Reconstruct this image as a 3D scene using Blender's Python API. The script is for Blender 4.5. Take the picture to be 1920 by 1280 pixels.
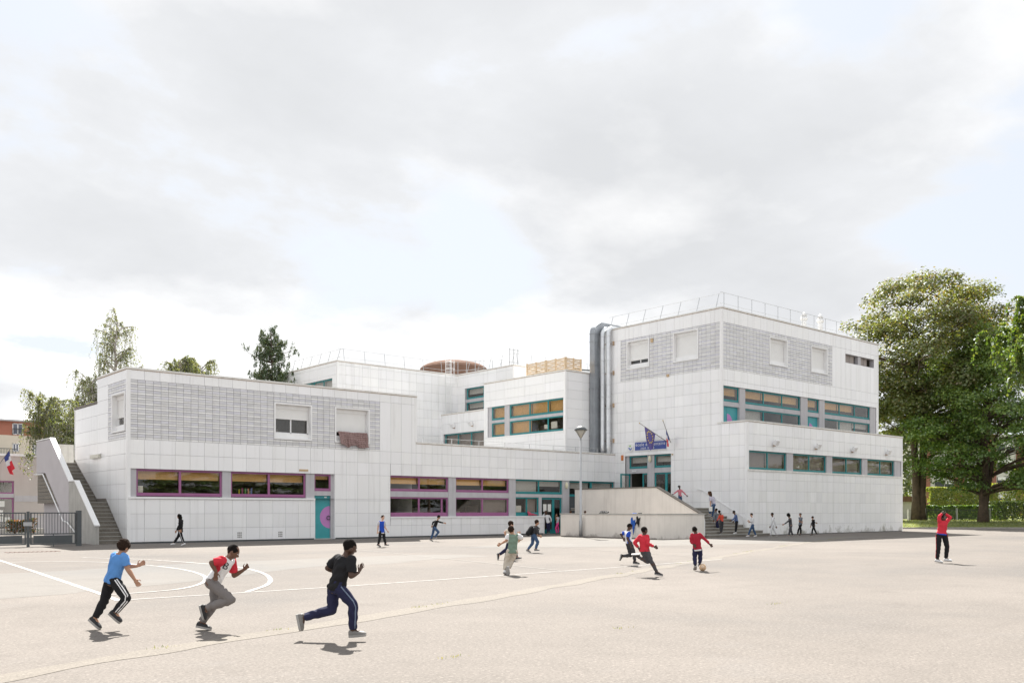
import bpy, math, random
import numpy as np
from mathutils import Vector, Matrix, noise

for o in list(bpy.data.objects):
    bpy.data.objects.remove(o)
random.seed(7)
RNG = np.random.default_rng(11)
SC = bpy.context.scene
COL = SC.collection
R = math.radians

# ------------------------------------------------------------------ camera, sky, sun, exposure
# World axes follow the school: x along the long front, y into the building, origin at its left front corner.
CAM = Vector((-13.662, -42.303, 1.5))
RIGHT = Vector((0.75755, -0.65278, 0.0))
FWD = Vector((0.65278, 0.75755, 0.0))
cam = bpy.data.objects.new('camera', bpy.data.cameras.new('camera'))
COL.objects.link(cam)
cam.location = CAM
cam.rotation_euler = (R(90), 0, -math.atan2(FWD.x, FWD.y))
cam.data.sensor_width = 36.0
cam.data.lens = 1709.6 / 1920 * 36
cam.data.shift_y = (956.4 - 640) / 1920
cam.data.clip_end = 3000
SC.camera = cam

SUN_AZ = Vector((0.548, 0.835, 0)).normalized()
SUN_EL = R(49)
world = bpy.data.worlds.new('World')
SC.world = world
world.use_nodes = True
nt = world.node_tree
nt.nodes.clear()


def math_node(tree, op, a=None, b=None, c=None):
    n = tree.nodes.new('ShaderNodeMath')
    n.operation = op
    for i, v in enumerate((a, b, c)):
        if v is None:
            continue
        if hasattr(v, 'is_linked'):
            tree.links.new(v, n.inputs[i])
        else:
            n.inputs[i].default_value = v
    return n.outputs[0]


def mixcol(tree, fac, a, b, blend='MIX'):
    n = tree.nodes.new('ShaderNodeMix')
    n.data_type = 'RGBA'
    n.blend_type = blend
    n.clamp_factor = True
    for sock, v in ((n.inputs['Factor'], fac), (n.inputs[6], a), (n.inputs[7], b)):
        if hasattr(v, 'is_linked'):
            tree.links.new(v, sock)
        elif isinstance(v, (int, float)):
            sock.default_value = v
        else:
            sock.default_value = (*v, 1) if len(v) == 3 else v
    return n.outputs[2]


def ramp(tree, fac, stops):
    n = tree.nodes.new('ShaderNodeValToRGB')
    el = n.color_ramp.elements
    while len(el) < len(stops):
        el.new(0.5)
    for e, (p, c) in zip(el, stops):
        e.position = p
        e.color = (c, c, c, 1) if isinstance(c, (int, float)) else (*c, 1)
    tree.links.new(fac, n.inputs[0])
    return n.outputs[0]


def noise_tex(tree, vec, scale, detail=4, rough=0.55, dist=0.0):
    n = tree.nodes.new('ShaderNodeTexNoise')
    n.inputs['Scale'].default_value = scale
    n.inputs['Detail'].default_value = detail
    n.inputs['Roughness'].default_value = rough
    n.inputs['Distortion'].default_value = dist
    if vec is not None:
        tree.links.new(vec, n.inputs['Vector'])
    return n.outputs[0]


SEED1 = 8.1
SEED2 = (13.6, 7.4, 5.0)
sky = nt.nodes.new('ShaderNodeTexSky')
sky.sky_type = 'NISHITA'
sky.sun_disc = False
sky.sun_elevation = SUN_EL
sky.sun_rotation = math.atan2(SUN_AZ.x, SUN_AZ.y)
sky.air_density = 1.0
sky.dust_density = 1.5
tc = nt.nodes.new('ShaderNodeTexCoord')
sep = nt.nodes.new('ShaderNodeSeparateXYZ')
nt.links.new(tc.outputs['Generated'], sep.inputs[0])
zc = math_node(nt, 'ADD', math_node(nt, 'MAXIMUM', sep.outputs[2], 0.0), 0.22)
cx = math_node(nt, 'DIVIDE', sep.outputs[0], zc)
cy = math_node(nt, 'DIVIDE', sep.outputs[1], zc)
comb = nt.nodes.new('ShaderNodeCombineXYZ')
nt.links.new(cx, comb.inputs[0])
nt.links.new(cy, comb.inputs[1])
comb.inputs[2].default_value = SEED1
n1 = noise_tex(nt, comb.outputs[0], 1.25, 10, 0.56, 0.15)
off = nt.nodes.new('ShaderNodeVectorMath')
off.operation = 'ADD'
off.inputs[1].default_value = SEED2
nt.links.new(comb.outputs[0], off.inputs[0])
n2 = noise_tex(nt, off.outputs[0], 0.95, 9, 0.55, 0.1)
cover = ramp(nt, n1, [(0.42, 0.0), (0.485, 1.0)])
blue = mixcol(nt, 0.92, sky.outputs[0], (3.02, 3.18, 3.42))
# cloud bodies: bright rims where they thin out, greyer undersides where they are deep
tone = ramp(nt, n2, [(0.38, (4.35, 4.345, 4.33)), (0.48, (3.92, 3.94, 3.97)), (0.60, (3.02, 3.07, 3.16))])
edge = ramp(nt, n1, [(0.46, 1.08), (0.53, 1.01), (0.66, 0.93)])
cloud = mixcol(nt, 1.0, tone, edge, 'MULTIPLY')
skyc = mixcol(nt, cover, blue, cloud)
bg = nt.nodes.new('ShaderNodeBackground')
bg.inputs['Strength'].default_value = 0.1
nt.links.new(skyc, bg.inputs['Color'])
wo = nt.nodes.new('ShaderNodeOutputWorld')
nt.links.new(bg.outputs[0], wo.inputs[0])

sun = bpy.data.objects.new('sun', bpy.data.lights.new('sun', 'SUN'))
COL.objects.link(sun)
sun.data.energy = 4.7
sun.data.angle = R(0.55)
sun.data.color = (1.0, 0.96, 0.90)
sd = Vector((SUN_AZ.x * math.cos(SUN_EL), SUN_AZ.y * math.cos(SUN_EL), math.sin(SUN_EL)))
sun.rotation_euler = sd.to_track_quat('Z', 'Y').to_euler()
sun.location = (0, 0, 60)

SC.view_settings.view_transform = 'Standard'
SC.view_settings.look = 'None'
SC.view_settings.gamma = 1
SC.view_settings.use_curve_mapping = False
SC.view_settings.exposure = 1.45
SC.render.engine = 'CYCLES'


def at(X, D, z=0.0):
    """a point X metres right of and D metres ahead of where the photographer stands"""
    return Vector((CAM.x + RIGHT.x * X + FWD.x * D, CAM.y + RIGHT.y * X + FWD.y * D, z))


# ------------------------------------------------------------------ mesh and object helpers
class MB:
    def __init__(self):
        self.v = []
        self.f = []
        self.m = []

    def quad(self, *p, m=0):
        i = len(self.v)
        self.v += [tuple(q) for q in p]
        self.f.append(tuple(range(i, i + len(p))))
        self.m.append(m)

    def box(self, x0, x1, y0, y1, z0, z1, m=0):
        i = len(self.v)
        self.v += [(x0, y0, z0), (x1, y0, z0), (x1, y1, z0), (x0, y1, z0), (x0, y0, z1), (x1, y0, z1), (x1, y1, z1), (x0, y1, z1)]
        self.f += [(i, i + 3, i + 2, i + 1), (i + 4, i + 5, i + 6, i + 7), (i, i + 1, i + 5, i + 4), (i + 1, i + 2, i + 6, i + 5), (i + 2, i + 3, i + 7, i + 6), (i + 3, i, i + 4, i + 7)]
        self.m += [m] * 6
        return self

    def obox(self, c, ax, ay, az, m=0):
        """box with centre c and half-axes"""
        i = len(self.v)
        c, ax, ay, az = Vector(c), Vector(ax), Vector(ay), Vector(az)
        for s in ((-1, -1, -1), (1, -1, -1), (1, 1, -1), (-1, 1, -1), (-1, -1, 1), (1, -1, 1), (1, 1, 1), (-1, 1, 1)):
            self.v.append(tuple(c + ax * s[0] + ay * s[1] + az * s[2]))
        self.f += [(i, i + 3, i + 2, i + 1), (i + 4, i + 5, i + 6, i + 7), (i, i + 1, i + 5, i + 4), (i + 1, i + 2, i + 6, i + 5), (i + 2, i + 3, i + 7, i + 6), (i + 3, i, i + 4, i + 7)]
        self.m += [m] * 6
        return self

    def prism(self, poly, d, m=0):
        """polygon (list of 3d points) pushed along vector d"""
        i = len(self.v)
        n = len(poly)
        d = Vector(d)
        self.v += [tuple(p) for p in poly] + [tuple(Vector(p) + d) for p in poly]
        self.f.append(tuple(range(i, i + n)))
        self.f.append(tuple(range(i + 2 * n - 1, i + n - 1, -1)))
        for k in range(n):
            j = (k + 1) % n
            self.f.append((i + k, i + n + k, i + n + j, i + j))
        self.m += [m] * (n + 2)
        return self

    def rings(self, rings, cap=True, m=0):
        n = len(rings[0])
        b = len(self.v)
        for r in rings:
            self.v += [tuple(p) for p in r]
        for k in range(len(rings) - 1):
            for j in range(n):
                q = (j + 1) % n
                self.f.append((b + k * n + j, b + k * n + q, b + (k + 1) * n + q, b + (k + 1) * n + j))
                self.m.append(m)
        if cap:
            self.f.append(tuple(b + n - 1 - j for j in range(n)))
            self.f.append(tuple(b + (len(rings) - 1) * n + j for j in range(n)))
            self.m += [m, m]
        return self

    def tube(self, pts, r, n=8, m=0):
        pts = [Vector(p) for p in pts]
        rr = r if isinstance(r, (list, tuple)) else [r] * len(pts)
        out = []
        up = None
        for k, p in enumerate(pts):
            t = (pts[min(k + 1, len(pts) - 1)] - pts[max(k - 1, 0)]).normalized()
            if up is None:
                up = Vector((0, 0, 1)) if abs(t.z) < 0.9 else Vector((1, 0, 0))
            s = t.cross(up)
            if s.length < 1e-4:
                s = t.cross(Vector((0.3, 1, 0.2)))
            s.normalize()
            up = s.cross(t).normalized()
            out.append([p + (s * math.cos(2 * math.pi * j / n) + up * math.sin(2 * math.pi * j / n)) * rr[k] for j in range(n)])
        return self.rings(out, True, m)

    def ball(self, c, ax, ay, az, n=12, k=8, m=0):
        c, ax, ay, az = Vector(c), Vector(ax), Vector(ay), Vector(az)
        out = []
        for i in range(1, k):
            th = math.pi * i / k
            out.append([c - az * math.cos(th) + (ax * math.cos(2 * math.pi * j / n) + ay * math.sin(2 * math.pi * j / n)) * math.sin(th) for j in range(n)])
        out = [[c - az + (p - c + az * math.cos(math.pi / k)) * 0.1 for p in out[0]]] + out + [[c + az + (p - c - az * math.cos(math.pi / k)) * 0.1 for p in out[-1]]]
        return self.rings(out, True, m)

    def mesh(self, name, smooth=False):
        me = bpy.data.meshes.new(name)
        me.from_pydata(self.v, [], self.f)
        if any(self.m):
            me.polygons.foreach_set('material_index', self.m)
        if smooth:
            me.polygons.foreach_set('use_smooth', [True] * len(self.f))
        me.update()
        return me

    def build(self, name, mats, parent=None, smooth=False):
        return link(name, self.mesh(name, smooth), mats, parent)


def link(name, me, mats=None, parent=None):
    o = bpy.data.objects.new(name, me)
    COL.objects.link(o)
    if mats is not None:
        for m in (mats if isinstance(mats, (list, tuple)) else [mats]):
            me.materials.append(m)
    if parent is not None:
        o.parent = parent
        o.matrix_parent_inverse = Matrix.Translation(parent.matrix_world.translation).inverted() if parent.type == 'EMPTY' else Matrix.Identity(4)
    return o


def thing(name, label, cat, loc=(0, 0, 0), group=None):
    o = bpy.data.objects.new(name, None)
    COL.objects.link(o)
    o.location = loc
    o.matrix_world = Matrix.Translation(Vector(loc))
    o.empty_display_size = 0.2
    return tag(o, label, cat, group)


def tag(o, label=None, cat=None, group=None, kind=None):
    for k, v in (('label', label), ('category', cat), ('group', group), ('kind', kind)):
        if v:
            o[k] = v
    return o


def copy_tree(o, parent=None):
    c = o.copy()
    COL.objects.link(c)
    if parent is not None:
        inv = o.matrix_parent_inverse.copy()
        c.parent = parent
        c.matrix_parent_inverse = inv
    for ch in o.children:
        copy_tree(ch, c)
    return c


def text_mesh(body, size, extrude=0.004, align='LEFT', space=1.0):
    cu = bpy.data.curves.new('lettering', 'FONT')
    cu.body = body
    cu.size = size
    cu.extrude = extrude
    cu.align_x = align
    cu.space_character = space
    cu.resolution_u = 3
    o = bpy.data.objects.new('lettering', cu)
    COL.objects.link(o)
    dg = bpy.context.evaluated_depsgraph_get()
    me = bpy.data.meshes.new_from_object(o.evaluated_get(dg))
    bpy.data.objects.remove(o)
    return me


# ------------------------------------------------------------------ materials
MATS = {}


def pmat(name, col, rough=0.6, var=0.10, scale=2.0, bump=0.0, bscale=60.0, metal=0.0, spec=0.4, streak=None, speck=None, coat=0.0, foot=None):
    """principled paint with uneven tone in the thing's own colour; streak adds rain-run dirt, speck adds grains"""
    if name in MATS:
        return MATS[name]
    m = bpy.data.materials.new(name)
    m.use_nodes = True
    t = m.node_tree
    b = t.nodes['Principled BSDF']
    b.inputs['Roughness'].default_value = rough
    b.inputs['Metallic'].default_value = metal
    b.inputs['Specular IOR Level'].default_value = spec
    b.inputs['Coat Weight'].default_value = coat
    geo = t.nodes.new('ShaderNodeNewGeometry')
    pos = geo.outputs['Position']
    c = None
    if var:
        nz = noise_tex(t, pos, scale, 5, 0.6)
        lo = tuple(x * (1 - var) for x in col)
        hi = tuple(min(1, x * (1 + var)) for x in col)
        c = ramp(t, nz, [(0.3, lo), (0.7, hi)])
    else:
        r = t.nodes.new('ShaderNodeRGB')
        r.outputs[0].default_value = (*col, 1)
        c = r.outputs[0]
    if streak:
        mp = t.nodes.new('ShaderNodeMapping')
        mp.inputs['Scale'].default_value = (3.2, 3.2, 0.16)
        t.links.new(pos, mp.inputs[0])
        nz = noise_tex(t, mp.outputs[0], 1.5, 6, 0.65)
        f = ramp(t, nz, [(0.50, 0.0), (0.78, streak[1])])
        c = mixcol(t, f, c, streak[0])
    if foot:
        c = mixcol(t, base_stain(t, pos, 1.1, foot[1]), c, foot[0])
    if speck:
        nz = noise_tex(t, pos, speck[1], 2, 0.5)
        f = ramp(t, nz, [(0.54, 0.0), (0.68, speck[2])])
        c = mixcol(t, f, c, speck[0])
    t.links.new(c, b.inputs['Base Color'])
    if bump:
        nz = noise_tex(t, pos, bscale, 4, 0.6)
        bn = t.nodes.new('ShaderNodeBump')
        bn.inputs['Strength'].default_value = bump
        bn.inputs['Distance'].default_value = 0.02
        t.links.new(nz, bn.inputs['Height'])
        t.links.new(bn.outputs[0], b.inputs['Normal'])
    MATS[name] = m
    return m


def tone_mat(name, col, rough, dirt, spec=0.5, moss=False):
    """cladding: each piece has its own slight tone (attribute), plus rain streaks and low splash dirt in patches"""
    m = bpy.data.materials.new(name)
    m.use_nodes = True
    t = m.node_tree
    b = t.nodes['Principled BSDF']
    b.inputs['Roughness'].default_value = rough
    b.inputs['Specular IOR Level'].default_value = spec
    at_ = t.nodes.new('ShaderNodeAttribute')
    at_.attribute_name = 'tone'
    geo = t.nodes.new('ShaderNodeNewGeometry')
    pos = geo.outputs['Position']
    c = mixcol(t, 1.0, col, at_.outputs['Color'], 'MULTIPLY')
    mp = t.nodes.new('ShaderNodeMapping')
    mp.inputs['Scale'].default_value = (2.6, 2.6, 0.13)
    t.links.new(pos, mp.inputs[0])
    f = ramp(t, noise_tex(t, mp.outputs[0], 1.6, 7, 0.7), [(0.53, 0.0), (0.74, dirt * 1.5)])
    c = mixcol(t, f, c, (0.46, 0.44, 0.42))
    f2 = ramp(t, noise_tex(t, pos, 0.35, 4, 0.6), [(0.45, 0.0), (0.75, dirt * 0.35)])
    c = mixcol(t, f2, c, (0.55, 0.54, 0.53))
    if moss:
        # moss and splash stains that grow in clumps along the foot of the right-hand wall
        c = mixcol(t, base_stain(t, pos, 0.75, 1.15, (33.5, 35.0)), c, (0.20, 0.185, 0.13))
    t.links.new(c, b.inputs['Base Color'])
    MATS[name] = m
    return m


def base_stain(t, pos, scale, height, xr=None):
    sp = t.nodes.new('ShaderNodeSeparateXYZ')
    t.links.new(pos, sp.inputs[0])
    n = noise_tex(t, pos, scale, 7, 0.72, 0.3)
    hz = math_node(t, 'MULTIPLY', sp.outputs[2], 0.34 / height)
    f = ramp(t, math_node(t, 'SUBTRACT', n, hz), [(0.42, 0.0), (0.60, 0.85)])
    if xr:
        mr = t.nodes.new('ShaderNodeMapRange')
        mr.inputs[1].default_value, mr.inputs[2].default_value = xr
        t.links.new(sp.outputs[0], mr.inputs[0])
        f = math_node(t, 'MULTIPLY', f, mr.outputs[0])
    return f


def set_tone(me, tones):
    a = me.attributes.new('tone', 'FLOAT_COLOR', 'FACE')
    a.data.foreach_set('color', np.asarray(tones, dtype=np.float32).ravel())


def glass_mat():
    m = bpy.data.materials.new('window_glass')
    m.use_nodes = True
    t = m.node_tree
    t.nodes.clear()
    out = t.nodes.new('ShaderNodeOutputMaterial')
    tr = t.nodes.new('ShaderNodeBsdfTransparent')
    tr.inputs[0].default_value = (0.92, 0.91, 0.89, 1)
    gl = t.nodes.new('ShaderNodeBsdfGlossy')
    gl.inputs['Roughness'].default_value = 0.01
    geo = t.nodes.new('ShaderNodeNewGeometry')
    bn = t.nodes.new('ShaderNodeBump')
    bn.inputs['Strength'].default_value = 0.02
    bn.inputs['Distance'].default_value = 0.02
    t.links.new(noise_tex(t, geo.outputs['Position'], 1.2, 2, 0.4), bn.inputs['Height'])
    t.links.new(bn.outputs[0], gl.inputs['Normal'])
    # Schlick reflectance, the same from either side of the thin pane
    dp = t.nodes.new('ShaderNodeVectorMath')
    dp.operation = 'DOT_PRODUCT'
    t.links.new(geo.outputs['Incoming'], dp.inputs[0])
    t.links.new(geo.outputs['Normal'], dp.inputs[1])
    k = math_node(t, 'SUBTRACT', 1.0, math_node(t, 'ABSOLUTE', dp.outputs['Value']))
    fr = math_node(t, 'MULTIPLY_ADD', math_node(t, 'POWER', k, 5.0), 0.94, 0.06)
    mx = t.nodes.new('ShaderNodeMixShader')
    t.links.new(fr, mx.inputs[0])
    t.links.new(tr.outputs[0], mx.inputs[1])
    t.links.new(gl.outputs[0], mx.inputs[2])
    t.links.new(mx.outputs[0], out.inputs[0])
    return m


def leaf_mat(name, trans=0.52):
    m = bpy.data.materials.new(name)
    m.use_nodes = True
    t = m.node_tree
    t.nodes.clear()
    out = t.nodes.new('ShaderNodeOutputMaterial')
    a = t.nodes.new('ShaderNodeAttribute')
    a.attribute_name = 'tone'
    df = t.nodes.new('ShaderNodeBsdfDiffuse')
    tl = t.nodes.new('ShaderNodeBsdfTranslucent')
    tcol = mixcol(t, 1.0, a.outputs['Color'], (1.25, 1.15, 0.5), 'MULTIPLY')
    gl = t.nodes.new('ShaderNodeBsdfGlossy')
    gl.inputs['Roughness'].default_value = 0.45
    gl.inputs['Color'].default_value = (0.9, 0.95, 1, 1)
    t.links.new(a.outputs['Color'], df.inputs[0])
    t.links.new(tcol, tl.inputs[0])
    mx = t.nodes.new('ShaderNodeMixShader')
    mx.inputs[0].default_value = trans
    t.links.new(df.outputs[0], mx.inputs[1])
    t.links.new(tl.outputs[0], mx.inputs[2])
    m2 = t.nodes.new('ShaderNodeMixShader')
    m2.inputs[0].default_value = 0.05
    t.links.new(mx.outputs[0], m2.inputs[1])
    t.links.new(gl.outputs[0], m2.inputs[2])
    t.links.new(m2.outputs[0], out.inputs[0])
    MATS[name] = m
    return m


M_PANEL = tone_mat('white_cladding', (0.90, 0.90, 0.905), 0.26, 0.20, spec=1.0, moss=True)
M_STRIPE = tone_mat('grey_tile', (1.0, 1.0, 1.0), 0.35, 0.25)
M_JOINT = pmat('joint_grey', (0.46, 0.46, 0.47), 0.8, 0.08)
M_TRIM = pmat('white_trim', (0.86, 0.86, 0.86), 0.35, 0.03, streak=((0.6, 0.58, 0.55), 0.25))
M_COPING = pmat('coping', (0.74, 0.73, 0.70), 0.6, 0.08, streak=((0.40, 0.37, 0.32), 0.5), bump=0.1)
M_UNDER = pmat('coping_rust', (0.42, 0.30, 0.20), 0.8, 0.2)
M_PILLAR = pmat('grey_concrete_pillar', (0.50, 0.49, 0.51), 0.7, 0.06, streak=((0.30, 0.28, 0.27), 0.35), bump=0.05)
M_PURPLE = pmat('purple_frame', (0.34, 0.12, 0.265), 0.4, 0.06, spec=0.5)
M_TEAL = pmat('teal_frame', (0.025, 0.25, 0.265), 0.4, 0.08, spec=0.5)
M_DOORTEAL = pmat('teal_door', (0.05, 0.33, 0.36), 0.35, 0.08)
M_LILAC = pmat('lilac_disc', (0.50, 0.22, 0.50), 0.4, 0.06)
M_GLASS = glass_mat()
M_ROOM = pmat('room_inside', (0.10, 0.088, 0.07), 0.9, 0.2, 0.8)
M_BLIND = pmat('yellow_blind', (0.80, 0.50, 0.205), 0.8, 0.06)
M_BLINDW = pmat('pale_blind', (0.66, 0.66, 0.64), 0.8, 0.05)
M_BLINDG = pmat('grey_brown_blind', (0.36, 0.32, 0.30), 0.8, 0.08)
M_SHUTTER = pmat('white_shutter', (0.84, 0.84, 0.83), 0.45, 0.02)
M_ROOF = pmat('roof_gravel', (0.40, 0.39, 0.37), 0.9, 0.15, 4)
M_STEEL = pmat('galvanised_steel', (0.42, 0.43, 0.44), 0.45, 0.10, 3, metal=0.55)
M_DUCT = pmat('duct_sheet', (0.72, 0.74, 0.76), 0.35, 0.08, 2, metal=0.7, streak=((0.25, 0.26, 0.28), 0.4))
M_DUCTGREY = pmat('duct_grey', (0.34, 0.36, 0.385), 0.40, 0.10, 2, metal=0.6, streak=((0.12, 0.13, 0.14), 0.4))
M_WOODP = pmat('pale_pine', (0.68, 0.53, 0.36), 0.7, 0.12, 6)
M_BROWN = pmat('brown_roof_sheet', (0.19, 0.115, 0.085), 0.95, 0.12, 2, spec=0.05)
M_RENDER = pmat('cream_render', (0.76, 0.715, 0.66), 0.9, 0.05, 1.2, bump=0.10, bscale=30, streak=((0.40, 0.36, 0.32), 0.35), foot=((0.30, 0.27, 0.24), 0.7))
M_CONC = pmat('concrete', (0.42, 0.41, 0.385), 0.9, 0.10, 2, bump=0.15, bscale=30, streak=((0.22, 0.21, 0.19), 0.55))
M_STEP = pmat('exposed_aggregate', (0.20, 0.18, 0.155), 0.95, 0.12, 3, bump=0.4, bscale=35, speck=((0.36, 0.33, 0.28), 45, 0.7))
M_NOSE = pmat('step_nosing', (0.34, 0.33, 0.30), 0.9, 0.12, 3, bump=0.2)
M_DARKCAP = pmat('dark_wall_cap', (0.20, 0.18, 0.16), 0.85, 0.15, 3, bump=0.2)
M_WHITEP = pmat('white_paint_metal', (0.80, 0.80, 0.80), 0.4, 0.03)
M_DARKG = pmat('dark_grey_metal', (0.085, 0.095, 0.10), 0.5, 0.10, 3)
M_PAPER = pmat('paper', (0.78, 0.78, 0.74), 0.8, 0.03)
M_BLUE = pmat('sign_blue', (0.055, 0.09, 0.33), 0.4, 0.05)
M_BARK = pmat('bark', (0.085, 0.062, 0.045), 0.95, 0.3, 3, bump=0.8, bscale=14)
M_BIRCHB = pmat('birch_bark', (0.36, 0.33, 0.30), 0.9, 0.3, 5, bump=0.3)
M_LEAF = leaf_mat('leaves')
M_PINE = leaf_mat('pine_needles', 0.2)

# ------------------------------------------------------------------ ground
def asphalt(name, col, grain=0.25, patch=0.17):
    m = bpy.data.materials.new(name)
    m.use_nodes = True
    t = m.node_tree
    b = t.nodes['Principled BSDF']
    b.inputs['Roughness'].default_value = 0.92
    b.inputs['Specular IOR Level'].default_value = 0.25
    geo = t.nodes.new('ShaderNodeNewGeometry')
    pos = geo.outputs['Position']
    big = noise_tex(t, pos, 0.11, 6, 0.6, 0.4)
    grey = (col[0] * 0.90, col[1] * 0.94, col[2] * 0.99)
    c = ramp(t, big, [(0.32, tuple(x * (1 - patch) for x in grey)), (0.50, col), (0.68, tuple(x * (1 + patch) for x in col))])
    mid = noise_tex(t, pos, 1.1, 6, 0.65)
    c = mixcol(t, ramp(t, mid, [(0.48, 0.0), (0.74, 0.42)]), c, tuple(x * 0.72 for x in col))
    # scattered old stains
    c = mixcol(t, ramp(t, noise_tex(t, pos, 0.55, 8, 0.7, 0.6), [(0.60, 0.0), (0.70, 0.45)]), c, tuple(x * 0.66 for x in col))
    c = mixcol(t, ramp(t, noise_tex(t, pos, 0.28, 8, 0.7, 0.3), [(0.58, 0.0), (0.66, 0.35)]), c, tuple(x * 1.22 for x in grey))
    g = noise_tex(t, pos, 34, 3, 0.7)
    c = mixcol(t, ramp(t, g, [(0.48, 0.0), (0.62, grain * 2.0)]), c, tuple(x * 0.42 for x in col))
    g2 = noise_tex(t, pos, 21, 3, 0.7)
    c = mixcol(t, ramp(t, g2, [(0.55, 0.0), (0.66, grain * 2.0)]), c, tuple(min(0.7, x * 1.75) for x in col))
    g3 = noise_tex(t, pos, 6.5, 4, 0.7)
    c = mixcol(t, ramp(t, g3, [(0.52, 0.0), (0.72, grain)]), c, tuple(x * 0.62 for x in col))
    mp = t.nodes.new('ShaderNodeMapping')
    mp.inputs['Rotation'].default_value = (0, 0, R(-24))
    mp.inputs['Scale'].default_value = (0.10, 1.0, 1.0)
    t.links.new(pos, mp.inputs[0])
    st = noise_tex(t, mp.outputs[0], 1.3, 5, 0.6)
    c = mixcol(t, ramp(t, st, [(0.52, 0.0), (0.75, 0.22)]), c, tuple(x * 0.80 for x in col))
    t.links.new(c, b.inputs['Base Color'])
    bn = t.nodes.new('ShaderNodeBump')
    bn.inputs['Strength'].default_value = 0.5
    bn.inputs['Distance'].default_value = 0.006
    t.links.new(g, bn.inputs['Height'])
    t.links.new(bn.outputs[0], b.inputs['Normal'])
    return m


M_ASPHALT = asphalt('old_asphalt', (0.168, 0.150, 0.134))
M_PATCH = asphalt('repair_strip', (0.178, 0.166, 0.152), 0.12, 0.05)
M_SEAM = asphalt('seam_filling', (0.194, 0.174, 0.150), 0.2, 0.08)
M_LINE = pmat('road_paint', (0.335, 0.325, 0.312), 0.7, 0.12, 1.5, speck=((0.20, 0.178, 0.155), 3.2, 1.0))
M_LINE_OLD = pmat('worn_road_paint', (0.235, 0.22, 0.20), 0.8, 0.12, 1.5, speck=((0.21, 0.185, 0.16), 7, 0.9))
M_CRACK = pmat('crack', (0.10, 0.085, 0.07), 0.95, 0.2, 3)
M_GRASS = pmat('lawn_soil', (0.17, 0.20, 0.055), 0.95, 0.35, 1.5, bump=0.6, bscale=9, speck=((0.26, 0.24, 0.10), 2.2, 0.7))
M_KERB = pmat('kerb_stone', (0.33, 0.31, 0.28), 0.9, 0.12, 3, bump=0.2)

g = MB()
g.quad((-700, -700, 0), (700, -700, 0), (700, 700, 0), (-700, 700, 0))
tag(g.build('ground', M_ASPHALT), kind='structure')


def strip(pts, w, z, wander=0.0, sub=0.6):
    """flat band along a line on the ground, edges slightly uneven"""
    P = [Vector((p[0], p[1], 0)) for p in pts]
    dense = []
    for a_, b_ in zip(P[:-1], P[1:]):
        k = max(1, int((b_ - a_).length / sub))
        dense += [a_.lerp(b_, i / k) for i in range(k)]
    dense.append(P[-1])
    mb = MB()
    prev = None
    for i, p in enumerate(dense):
        t = (dense[min(i + 1, len(dense) - 1)] - dense[max(i - 1, 0)]).normalized()
        nrm = Vector((-t.y, t.x, 0))
        wa = w / 2 * (1 + wander * noise.noise(p * 0.9)) + 0
        wb = w / 2 * (1 + wander * noise.noise(p * 0.9 + Vector((9, 3, 1))))
        cur = (p + nrm * wa, p - nrm * wb)
        if prev:
            mb.quad((*prev[1][:2], z), (*cur[1][:2], z), (*cur[0][:2], z), (*prev[0][:2], z))
        prev = cur
    return mb


def smooth_line(pts, k=6):
    P = [Vector((*p, 0)) for p in pts]
    P = [P[0] * 2 - P[1]] + P + [P[-1] * 2 - P[-2]]
    out = []
    for i in range(1, len(P) - 2):
        for j in range(k):
            t = j / k
            out.append(0.5 * ((2 * P[i]) + (-P[i - 1] + P[i + 1]) * t + (2 * P[i - 1] - 5 * P[i] + 4 * P[i + 1] - P[i + 2]) * t * t + (-P[i - 1] + 3 * P[i] - 3 * P[i + 1] + P[i + 2]) * t ** 3))
    out.append(P[-2])
    return [(p.x, p.y) for p in out]


# repaired strip of smoother, paler surfacing across the court
up = smooth_line([(-40, -20.2), (-20, -19.0), (-8.75, -18.0), (-6.27, -17.5), (-3.18, -16.8), (1.04, -16.8), (3.73, -16.8), (5.3, -17.8)], 4)
lo = smooth_line([(-40, -27.2), (-20, -26.0), (-10.1, -24.9), (-8.5, -24.25), (-6.24, -23.3), (-1.45, -20.2), (0.08, -20.7), (2.57, -19.6), (5.3, -19.2)], 4)
pm = MB()
pm.v = [(x, y, 0.002) for x, y in up] + [(x, y, 0.002) for x, y in reversed(lo)]
pm.f = [tuple(reversed(range(len(pm.v))))]
pm.m = [0]
tag(pm.build('pavement_patch', M_PATCH), kind='structure')
pm = MB()
br = smooth_line([(9, -13.2), (15.5, -9.5), (21.5, -4.5), (22.4, -11.8), (26.6, -12.0), (31, -13.5), (36, -16.0), (31, -17.2), (24, -18.6), (15, -16.8), (9, -13.2)], 4)
pm.v = [(x, y, 0.002) for x, y in br[:-1]]
pm.f = [tuple(reversed(range(len(pm.v))))]
pm.m = [0]
tag(pm.build('pavement_patch', M_PATCH), kind='structure')

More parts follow.
